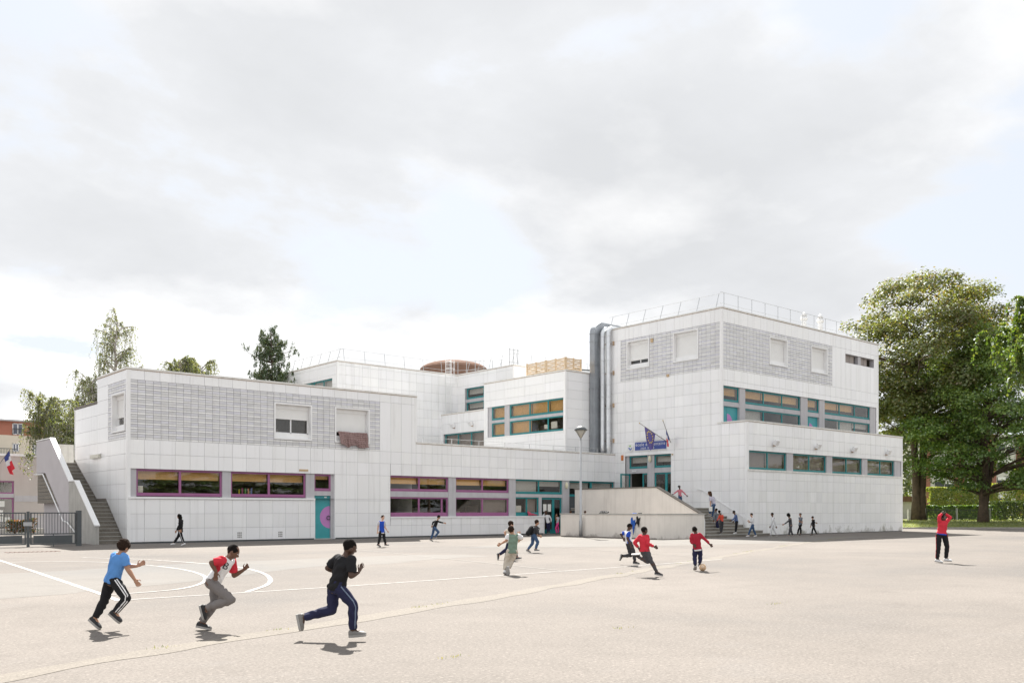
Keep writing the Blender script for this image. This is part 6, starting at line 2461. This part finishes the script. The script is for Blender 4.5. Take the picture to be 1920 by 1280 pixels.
    for sd_ in 'lr':
        S, E, Wr = W['s' + sd_], W['e' + sd_], W['w' + sd_]
        S2 = S + (shoc - S) * 0.12
        if sleeve == 'none':
            cone(sm, [S2, S.lerp(E, 0.06)], [.046 * H, .046 * H], 12)
        elif sleeve == 'short':
            cone(sm, [S2, S.lerp(E, 0.35), S.lerp(E, 0.78)], [.050 * H, .046 * H, .047 * H], 14, True, False)
        else:
            cone(sm, [S2, S.lerp(E, 0.4), E], [.050 * H, .042 * H, .035 * H], 14)
            cone(sm, [E, E.lerp(Wr, 0.4), E.lerp(Wr, 0.95)], [.034 * H, .033 * H, .026 * H], 14, True, False)
        arms.append((S, E, Wr))
    o = weld(sm, 'top', voxel, [top] + ([sleeve_mat] if sleeve_mat else []), t, 3, 0.005 * H, 1)
    if sleeve_mat:
        P = centres(o.data)
        dt = seg_dist(P, hipc, shoc + spine * 0.05) - 0.085 * H
        da = np.min([np.minimum(seg_dist(P, S.lerp(E, 0.10), E), seg_dist(P, E, Wr)) for S, E, Wr in arms], axis=0) - 0.045 * H
        o.data.polygons.foreach_set('material_index', (da < dt).astype(np.int32))
    if band:
        bm_ = MB()
        h0 = -0.06 if hem is None else hem
        torso(bm_, ti + 0.010, h0 - 0.085, h0 + 0.02)
        bm_.build('hem_band', band, t, True)
    # ---- shoes
    for sd_ in 'lr':
        K, A, T = W['k' + sd_], W['a' + sd_], W['t' + sd_]
        v = (T - A).normalized()
        ku = (K - A)
        u_ = (ku - v * ku.dot(v)).normalized()
        an = R(24)
        f_ = v * math.cos(an) + u_ * math.sin(an)
        n_ = u_ * math.cos(an) - v * math.sin(an)
        s_ = n_.cross(f_).normalized()
        sole0 = A - n_ * 0.050 * H
        sh = MB()
        prof = [(-0.042, .020, .035), (-0.034, .026, .050), (-0.01, .030, .058), (0.03, .032, .046), (0.07, .037, .034), (0.10, .035, .026), (0.118, .024, .016)]
        up_r, so_r = [], []
        for (x, w, h) in prof:
            c = sole0 + f_ * x * H
            up_r.append([c + s_ * (w * H * math.cos(q)) + n_ * (h * H * max(0.0, math.sin(q)) + 0.010 * H) for q in [math.pi * k / 7 for k in range(8)]])
            so_r.append([c + s_ * (w * 1.08 * H) + n_ * 0.014 * H, c - s_ * (w * 1.08 * H) + n_ * 0.014 * H, c - s_ * (w * 1.04 * H) - n_ * 0.008 * H, c + s_ * (w * 1.04 * H) - n_ * 0.008 * H])
        sh.rings(up_r)
        sh.rings(so_r, True, 1)
        sh.build('shoe', [shoe, M_SOLE], t, False)
    t['_'] = 0
    del t['_']
    P_INFO[label] = dict(W=W, H=H, F=Fw, L=Lw, hipc=hipc, shoc=shoc, t=t, spine=spine, sside=sside)
    return t


P_INFO = {}
C1, C2, C3 = (130, 990, 6.094), (340, 1000, 6.094), (530, 990, 5.333)
NEAR = 0.0062
person('boy in sky blue T-shirt and dark striped tracksuit trousers running, leftmost', 1.27, (400, 1160), C1,
       dict(hc=(618, 208), nb=(596, 292), sl=(505, 318, 0.02), sr=(648, 322, -0.06), el=(600, 440, 0.16), wl=(705, 440, 0.18), er=(680, 450, -0.05), wr=(757, 575, -0.04), fr=(795, 640, -0.02), fl=(740, 420, 0.2),
            hl=(452, 590, 0.05), hr=(535, 592, -0.05), kl=(372, 838, 0.06), al=(275, 1030, 0.04), tl=(335, 1140, 0.02), kr=(690, 785, -0.09), ar=(545, 950, -0.06), tr=(595, 1060, -0.04)),
       35, 'tan', CL['sky'], CL['black'], M_SHOEK, M_HAIRD, voxel=NEAR, hairstyle='thick', stripe=(M_WHITEP, 2), hem=-0.10, look=62)
person('boy in white T-shirt with red sleeves and grey trousers running', 1.28, (380, 1105), C2,
       dict(hc=(588, 205), nb=(548, 272), sl=(540, 305, 0.13), sr=(500, 300, -0.12), er=(390, 320, -0.16), wr=(440, 425, -0.15), fr=(432, 500, -0.14), el=(555, 490, 0.17), wl=(668, 425, 0.15), fl=(725, 375, 0.13),
            hl=(370, 548, 0.07), hr=(352, 552, -0.07), kr=(590, 748, -0.08), ar=(300, 840, -0.07), tr=(285, 930, -0.06), kl=(365, 800, 0.06), al=(215, 1020, 0.04), tl=(318, 1090, 0.02)),
       5, 'brown', CL['white'], CL['grey'], M_SHOEK, M_HAIR, voxel=NEAR, hairstyle='crop', sleeve_mat=CL['red'], hem=-0.06, leg_w=1.3)
person('boy in black T-shirt and navy trousers running in the foreground', 1.33, (600, 1122), C3,
       dict(hc=(668, 190), nb=(637, 268), sl=(540, 305, 0.06), sr=(705, 312, -0.08), el=(430, 402, 0.10), wl=(490, 442, 0.16), er=(702, 470, -0.12), wr=(768, 432, -0.06), fr=(788, 385, -0.02),
            hl=(505, 590, 0.05), hr=(572, 592, -0.05), kl=(485, 818, 0.06), al=(195, 895, 0.05), tl=(172, 1010, 0.05), kr=(718, 748, -0.09), ar=(712, 1015, -0.07), tr=(840, 1058, -0.06)),
       28, 'dark', CL['black'], CL['navy'], M_SHOEG, M_HAIR, voxel=NEAR, hairstyle='crop', stripe=(CL['steel'], 1), hem=-0.10)

C4 = (180, 660, 3.37)
person('girl in black hoodie and black trousers walking left past the purple windows', 1.35, (532, 1222), C4,
       dict(hc=(526, 1037), nb=(532, 1056), sho=(536, 1064), el=(548, 1090), wl=(545, 1120), er=(517, 1095), wr=(502, 1126), hip=(533, 1128), kr=(513, 1168), ar=(487, 1205), tr=(464, 1219), kl=(546, 1170), al=(560, 1206), tl=(545, 1221)),
       180, 'tan', CL['black'], CL['black'], M_SHOEW, M_HAIR, voxel=0.012, hairstyle='long', sleeve='long', stripe=(M_WHITEP, 1), hem=-0.12)
C5 = (680, 940, 10.667)
person('boy in royal blue jersey and black trousers walking by the teal door wall', 1.28, (400, 905), C5,
       dict(hc=(402, 318), nb=(392, 382), sl=(432, 412, 0.0), sr=(338, 408, -0.04), er=(312, 490), wr=(302, 590), el=(448, 510), wl=(488, 575), hip=(385, 605), kr=(345, 735), ar=(318, 850), tr=(350, 890), kl=(428, 735), al=(455, 845), tl=(515, 870)),
       -40, 'fair', CL['royal'], CL['black'], M_SHOEK, M_HAIRD, voxel=0.012, sleeve_mat=CL['palegrey'], leg_w=1.2, hem=-0.06, band=CL['white'])
person('child in black jacket and jeans running with arm stretched out', 1.26, (1420, 792), C5,
       dict(hc=(1520, 308), nb=(1500, 362), sho=(1478, 388), er=(1550, 405), wr=(1625, 425), el=(1405, 410), wl=(1385, 470), hip=(1435, 520), kr=(1520, 605), ar=(1440, 715), tr=(1490, 755), kl=(1400, 640), al=(1362, 750), tl=(1395, 785)),
       15, 'tan', CL['black'], CL['denim'], M_SHOEG, M_HAIR, voxel=0.012, sleeve='long', hairstyle='thick')
C6 = (900, 940, 8.533)
person('boy in dark trousers running just behind the child in the green T-shirt', 1.33, (470, 935), C6,
       dict(hc=(492, 362), nb=(480, 425), sho=(478, 460), el=(395, 490), wl=(420, 560), er=(560, 560), wr=(600, 520), hip=(475, 650), kl=(430, 760), al=(305, 850), tl=(285, 915), kr=(560, 780), ar=(585, 885), tr=(650, 900)),
       10, 'fair', CL['beige'], CL['navy'], M_SHOEK, M_HAIRD, voxel=0.012, hairstyle='thick')
person('child in green T-shirt with white sleeves and beige trousers running away', 1.30, (450, 1172), C6,
       dict(hc=(500, 455), nb=(512, 515), sl=(448, 548, 0.0), sr=(618, 545, 0.0), el=(425, 620), wl=(345, 668), er=(672, 590, 0.10), wr=(640, 620, 0.2), hl=(470, 790, 0), hr=(562, 792, 0), kl=(425, 950, 0.05), al=(402, 1100, 0.0), tl=(410, 1155, 0.10), kr=(505, 945, 0.10), ar=(458, 1060, -0.04), tr=(452, 1150, -0.06)),
       62, 'tan', CL['green'], CL['beige'], M_SHOEW, M_HAIRD, voxel=0.010, sleeve_mat=CL['white'], hairstyle='thick', leg_w=1.3, hem=-0.14, stripe=(CL['darkgrey'], 1))
BP = 'boy in dark patterned top and jeans running with a black backpack'
person(BP, 1.28, (835, 815), C6,
       dict(hc=(908, 335), nb=(898, 388), sho=(895, 415), er=(925, 490), wr=(950, 530), el=(870, 500), wl=(915, 530), hip=(855, 535), kr=(925, 645), ar=(888, 755), tr=(940, 775), kl=(842, 665), al=(765, 768), tl=(805, 808)),
       10, 'tan', CL['charcoal'], CL['denim'], M_SHOEG, M_HAIRD, voxel=0.012, sleeve='long', hairstyle='thick')
person('child in white sweatshirt leaning by the lower glazed door', 1.30, (1095, 500), C6,
       dict(hc=(1052, 168), nb=(1058, 205), sl=(1108, 225, 0), sr=(1018, 225, 0), el=(1140, 280), wl=(1135, 325), er=(985, 240, -0.05), wr=(1040, 185, -0.10), hip=(1090, 335), kl=(1110, 410), al=(1105, 480), tl=(1110, 498, -0.1), kr=(1080, 410), ar=(1078, 480), tr=(1080, 498, -0.1)),
       -80, 'brown', CL['white'], CL['navy'], M_SHOEK, M_HAIR, voxel=0.014, sleeve='long', D=57.7, top_w=1.4)
person('girl in grey vest and pink trousers standing by the low wall end', 1.25, (1240, 522), C6,
       dict(hc=(1232, 205), nb=(1240, 240), sl=(1222, 258, -0.05), sr=(1265, 258, 0.05), el=(1215, 300, -0.1), wl=(1213, 240, -0.15), er=(1262, 300), wr=(1225, 275, -0.12), hip=(1240, 340), kl=(1212, 425), al=(1230, 505), tl=(1215, 518, -0.08), kr=(1252, 425), ar=(1258, 495), tr=(1262, 512, -0.08)),
       215, 'tan', CL['palegrey'], CL['magenta'], M_SHOEK, M_HAIR, voxel=0.014, sleeve='none', D=57.6, hairstyle='long', leg_w=1.2)
C7 = (1020, 890, 10.66)
for gx_, nm, sk, hr_ in ((532, 'child whose brown hair shows over the low wall, left of the lamp post', 'tan', M_HAIRB), (822, 'child whose head shows over the low wall, right of the lamp post', 'fair', M_HAIRB)):
    person(nm, 1.30, (gx_, 1175), C7,
           dict(hc=(gx_, 745), nb=(gx_, 812), sho=(gx_, 845), el=(gx_ - 60, 935), wl=(gx_ - 62, 1010), er=(gx_ + 60, 935), wr=(gx_ + 62, 1010), hip=(gx_, 1010), kl=(gx_ - 15, 1090), al=(gx_ - 15, 1150), tl=(gx_ - 20, 1170, 0.08), kr=(gx_ + 15, 1090), ar=(gx_ + 15, 1150), tr=(gx_ + 20, 1170, 0.08)),
           80, sk, CL['steel'], CL['denim'], M_SHOEG, hr_, voxel=0.016, D=54.6)
C8 = (1140, 960, 9.143)
person('boy in white T-shirt with blue sleeves and black trousers running', 1.25, (380, 905), C8,
       dict(hc=(370, 245), nb=(350, 305), sl=(330, 345, 0.08), sr=(352, 350, -0.08), el=(228, 372, 0.10), wl=(262, 440, 0.08), er=(322, 445, -0.12), wr=(372, 545, -0.12), hip=(358, 520), kl=(395, 735, 0.05), al=(252, 752, 0.05), tl=(205, 815, 0.05), kr=(440, 700, -0.06), ar=(455, 840, -0.05), tr=(525, 880, -0.05)),
       12, 'dark', CL['white'], CL['charcoal'], M_SHOEK, M_HAIR, voxel=0.010, sleeve_mat=CL['royal'], hairstyle='crop', leg_w=0.8)
person('boy in bright red long sleeved top and grey leggings sprinting', 1.30, (720, 1100), C8,
       dict(hc=(622, 312), nb=(622, 378), sl=(565, 415, 0.05), sr=(668, 415, -0.05), el=(458, 520, 0.05), wl=(520, 605, 0.02), er=(672, 535, -0.12), wr=(775, 582, -0.06), hl=(600, 655, 0.04), hr=(655, 655, -0.04), kl=(690, 848, 0.02), al=(515, 762, 0.04), tl=(445, 735, 0.05), kr=(730, 830, -0.07), ar=(835, 1020, -0.05), tr=(918, 1075, -0.04)),
       30, 'dark', CL['red'], CL['darkgrey'], M_SHOEK, M_HAIR, voxel=0.010, sleeve='long', hairstyle='crop', leg_w=0.2, top_w=1.2)
person('boy in dark red hooded top kicking the ball', 1.22, (1530, 1000), C8,
       dict(hc=(1487, 298), nb=(1505, 355), sl=(1438, 392, 0), sr=(1572, 385, 0), el=(1420, 490, -0.02), wl=(1455, 545, -0.06), er=(1665, 465, 0), wr=(1738, 540, 0), hl=(1492, 635, 0), hr=(1570, 632, 0), kl=(1488, 765, 0.02), al=(1488, 905, -0.05), tl=(1492, 975, 0.02), kr=(1588, 755, 0.04), ar=(1578, 880, 0.02), tr=(1610, 930, 0.10)),
       85, 'dark', CL['maroon'], CL['navy'], M_SHOEK, M_HAIR, voxel=0.010, sleeve='long', hairstyle='crop', leg_w=1.1, hem=-0.02, band=CL['white'])
C9 = (1250, 890, 6.194)
person('girl in pink top crossing the landing with arms spread', 1.28, (158, 370), C9,
       dict(hc=(147, 138), nb=(152, 163), sl=(170, 178, 0), sr=(133, 180, 0), el=(202, 208), wl=(228, 236), er=(105, 202), wr=(78, 222), hip=(155, 245), kl=(172, 305), al=(178, 360), tl=(192, 370), kr=(145, 305), ar=(135, 355), tr=(148, 370)),
       -50, 'dark', CL['pink'], CL['denim'], M_SHOEW, M_HAIR, voxel=0.014, sleeve='long', D=56.5, z0=1.66, hairstyle='bun')
WM = 'woman with long brown hair in a grey T-shirt climbing the entrance steps'
person(WM, 1.66, (520, 505), C9,
       dict(hc=(498, 212), nb=(512, 245), sl=(500, 262, -0.10), sr=(545, 262, 0.08), el=(502, 315, -0.16), wl=(502, 370, -0.14), er=(560, 320), wr=(540, 370), hip=(548, 345), kl=(492, 408), al=(505, 455), tl=(480, 470), kr=(545, 415), ar=(530, 490), tr=(508, 503)),
       170, 'fair', CL['lilac'], CL['denim'], M_SHOEG, M_HAIRB, voxel=0.014, D=53.0, z0=0.83, hairstyle='long', group='people on the entrance steps', leg_w=0.6)
person('boy in pale grey top just behind the woman on the steps', 1.25, (590, 640), C9,
       dict(hc=(575, 405), nb=(575, 430), sho=(572, 442), el=(545, 480), wl=(540, 525), er=(580, 480), wr=(560, 515), hip=(585, 530), kl=(575, 580), al=(590, 625), tl=(575, 638), kr=(600, 585), ar=(606, 625), tr=(590, 640)),
       170, 'brown', CL['slate'], CL['navy'], M_SHOEW, M_HAIR, voxel=0.014, sleeve='long', D=52.1, z0=0.332, group='people on the entrance steps')
person('boy in scarlet sweater with white collar climbing the lowest steps', 1.28, (632, 680), C9,
       dict(hc=(612, 428), nb=(625, 455), sho=(632, 472), el=(600, 500), wl=(578, 530), er=(660, 500), wr=(640, 535), hip=(636, 535), kl=(620, 595), al=(628, 668), tl=(612, 680), kr=(650, 595), ar=(640, 650), tr=(655, 662)),
       130, 'brown', CL['scarlet'], CL['charcoal'], M_SHOEK, M_HAIR, voxel=0.014, sleeve='long', D=51.0, z0=0.166, group='people on the entrance steps')
person('boy in blue hoodie and white trainers at the foot of the steps', 1.30, (798, 685), C9,
       dict(hc=(782, 432), nb=(792, 458), sho=(802, 470), el=(772, 510), wl=(745, 526), er=(810, 510), wr=(790, 535), hip=(812, 542), kl=(800, 605), al=(795, 665), tl=(768, 682), kr=(815, 605), ar=(805, 668), tr=(790, 684)),
       175, 'brown', CL['hoodie'], CL['black'], M_SHOEW, M_HAIR, voxel=0.014, sleeve='long', D=51.6, z0=0.166, group='people on the entrance steps')
person('child in white jacket and jeans walking left towards the steps', 1.30, (988, 720), C9,
       dict(hc=(985, 462), nb=(990, 490), sho=(996, 502), el=(985, 540), wl=(955, 535), er=(1005, 545), wr=(980, 548), hip=(998, 580), kl=(965, 640), al=(945, 700), tl=(918, 714), kr=(1015, 640), ar=(1040, 700), tr=(1015, 718)),
       180, 'fair', CL['white'], CL['denim'], M_SHOEW, M_HAIR, voxel=0.014, sleeve='long')
person('boy in white tracksuit with black stripes walking left', 1.32, (1235, 718), C9,
       dict(hc=(1226, 457), nb=(1230, 485), sho=(1235, 497), el=(1208, 545), wl=(1197, 592), er=(1265, 545), wr=(1280, 595), hip=(1232, 580), kl=(1212, 640), al=(1203, 700), tl=(1180, 716), kr=(1255, 640), ar=(1285, 695), tr=(1262, 714)),
       185, 'brown', CL['white'], CL['white'], M_SHOEG, M_HAIR, voxel=0.014, sleeve='long', stripe=(CL['black'], 1))
person('curly haired child in dark grey reaching forward in the walking line', 1.30, (1435, 716), C9,
       dict(hc=(1415, 468), nb=(1425, 496), sho=(1432, 508), el=(1390, 548), wl=(1356, 570), er=(1450, 555), wr=(1450, 600), hip=(1440, 585), kl=(1425, 645), al=(1415, 700), tl=(1390, 714), kr=(1448, 645), ar=(1470, 700), tr=(1448, 715)),
       180, 'tan', CL['darkgrey'], CL['darkgrey'], M_SHOEG, M_HAIR, voxel=0.014, sleeve='long', hairstyle='curly', hem=-0.25)
person('boy in grey T-shirt and black trousers behind the curly haired child', 1.30, (1540, 700), C9,
       dict(hc=(1552, 460), nb=(1555, 487), sho=(1556, 500), el=(1530, 535), wl=(1555, 548, -0.1), er=(1585, 538), wr=(1560, 545, -0.12), hip=(1552, 578), kl=(1528, 632), al=(1515, 684), tl=(1496, 695), kr=(1562, 635), ar=(1562, 685), tr=(1548, 698)),
       200, 'tan', CL['slate'], CL['black'], M_SHOEK, M_HAIRD, voxel=0.014)
person('small child all in black with hood, last in the walking line', 1.15, (1710, 706), C9,
       dict(hc=(1695, 495), nb=(1698, 515), sho=(1702, 525), el=(1675, 560), wl=(1668, 590), er=(1725, 550), wr=(1738, 555), hip=(1706, 588), kl=(1688, 640), al=(1682, 692), tl=(1665, 704), kr=(1725, 640), ar=(1745, 682), tr=(1770, 694)),
       190, 'tan', CL['black'], CL['black'], M_SHOEK, M_HAIR, voxel=0.014, sleeve='long', hairstyle='thick')
C10 = (1730, 940, 9.85)
person('girl in red sweater holding her hands over her head, alone on the right', 1.42, (370, 1135), C10,
       dict(hc=(378, 300), nb=(372, 362), sl=(300, 372, -0.03), sr=(452, 372, 0.03), el=(292, 275, -0.05), wl=(350, 222, -0.02), fl=(400, 215, 0.0), er=(520, 290, 0.03), wr=(420, 222, 0.02), fr=(370, 215, 0.0), hl=(300, 600, 0.0), hr=(400, 600, 0.0), kl=(285, 850, -0.02), al=(268, 1065, 0.0), tl=(330, 1115, -0.08), kr=(450, 835, 0.0), ar=(438, 1050, 0.03), tr=(515, 1092, -0.04)),
       -60, 'dark', CL['red'], CL['black'], M_SHOEW, M_HAIR, voxel=0.009, sleeve='long', hem=0.02, stripe=(CL['red'], 1), top_w=1.3, band=CL['royal'])

# ---- things carried
i = P_INFO[WM]
pb = MB()
c = i['W']['wl'] + Vector((0, 0, -0.12)) + FWD * -0.05
pb.obox(c, RIGHT * 0.10, FWD * 0.012, (0, 0, 0.14))
tag(pb.build('papers', M_PAPER), 'white papers in the hand of the woman on the steps', 'papers')
i = P_INFO[BP]
bk = MB()
c = i['shoc'].lerp(i['hipc'], 0.42) - i['F'] * 0.18
sp_, fw_, ls_ = i['spine'], i['F'], i['L']
bk.ball(c, ls_ * 0.15, fw_ * 0.10, sp_ * 0.20, 12, 8)
bk.ball(c - fw_ * 0.07 - sp_ * 0.06, ls_ * 0.11, fw_ * 0.06, sp_ * 0.11, 10, 8)
for sg in (1, -1):
    q = i['shoc'] + ls_ * 0.09 * sg
    bk.tube([c + sp_ * 0.15 + ls_ * 0.08 * sg, q + sp_ * 0.06, q + fw_ * 0.12 - sp_ * 0.03, q + fw_ * 0.12 - sp_ * 0.18, c - sp_ * 0.16 + ls_ * 0.10 * sg], 0.018, 6)
tb = thing('backpack', 'black backpack on the running boy in jeans', 'backpack', c)
weld(bk, 'bag', 0.012, [CL['black']], tb, 2)
# lettering on the raglan shirt
lab = 'boy in white T-shirt with red sleeves and grey trousers running'
i = P_INFO[lab]
me = text_mesh('B', 0.13, 0.002, 'CENTER')
c = i['hipc'].lerp(i['shoc'], 0.62)
nrm = (i['F'] * 0.42 - i['L'] * 0.9).normalized()
upv = (i['spine'] - nrm * i['spine'].dot(nrm)).normalized()
rt_ = upv.cross(nrm).normalized()
c = c + nrm * 0.135
me.transform(Matrix(((rt_.x, upv.x, nrm.x, c.x), (rt_.y, upv.y, nrm.y, c.y), (rt_.z, upv.z, nrm.z, c.z), (0, 0, 0, 1))))
link('lettering', me, CL['black'], i['t'])
# ball
bp = at((1317.5 - 960) * 22.6 / FPX, 22.6, 0.09)
BL = thing('football', 'orange and white ball at the feet of the boy in dark red', 'ball', bp)
mb = MB()
mb.ball(bp, (0.09, 0, 0), (0, 0.09, 0), (0, 0, 0.09), 20, 14)
mb.build('shell', pmat('ball_skin', (0.60, 0.42, 0.26), 0.45, 0.2, 14), BL, True)
mb = MB()
for a in range(5):
    d = Vector((math.cos(R(72 * a)), math.sin(R(72 * a)), 0.35)).normalized()
    e1 = d.cross(Vector((0, 0, 1))).normalized()
    e2 = d.cross(e1)
    mb.quad(*[bp + (d * 0.088 + (e1 * math.cos(R(72 * k)) + e2 * math.sin(R(72 * k))) * 0.030).normalized() * 0.0915 for k in range(5)])
mb.build('patch', M_WHITEP, BL)
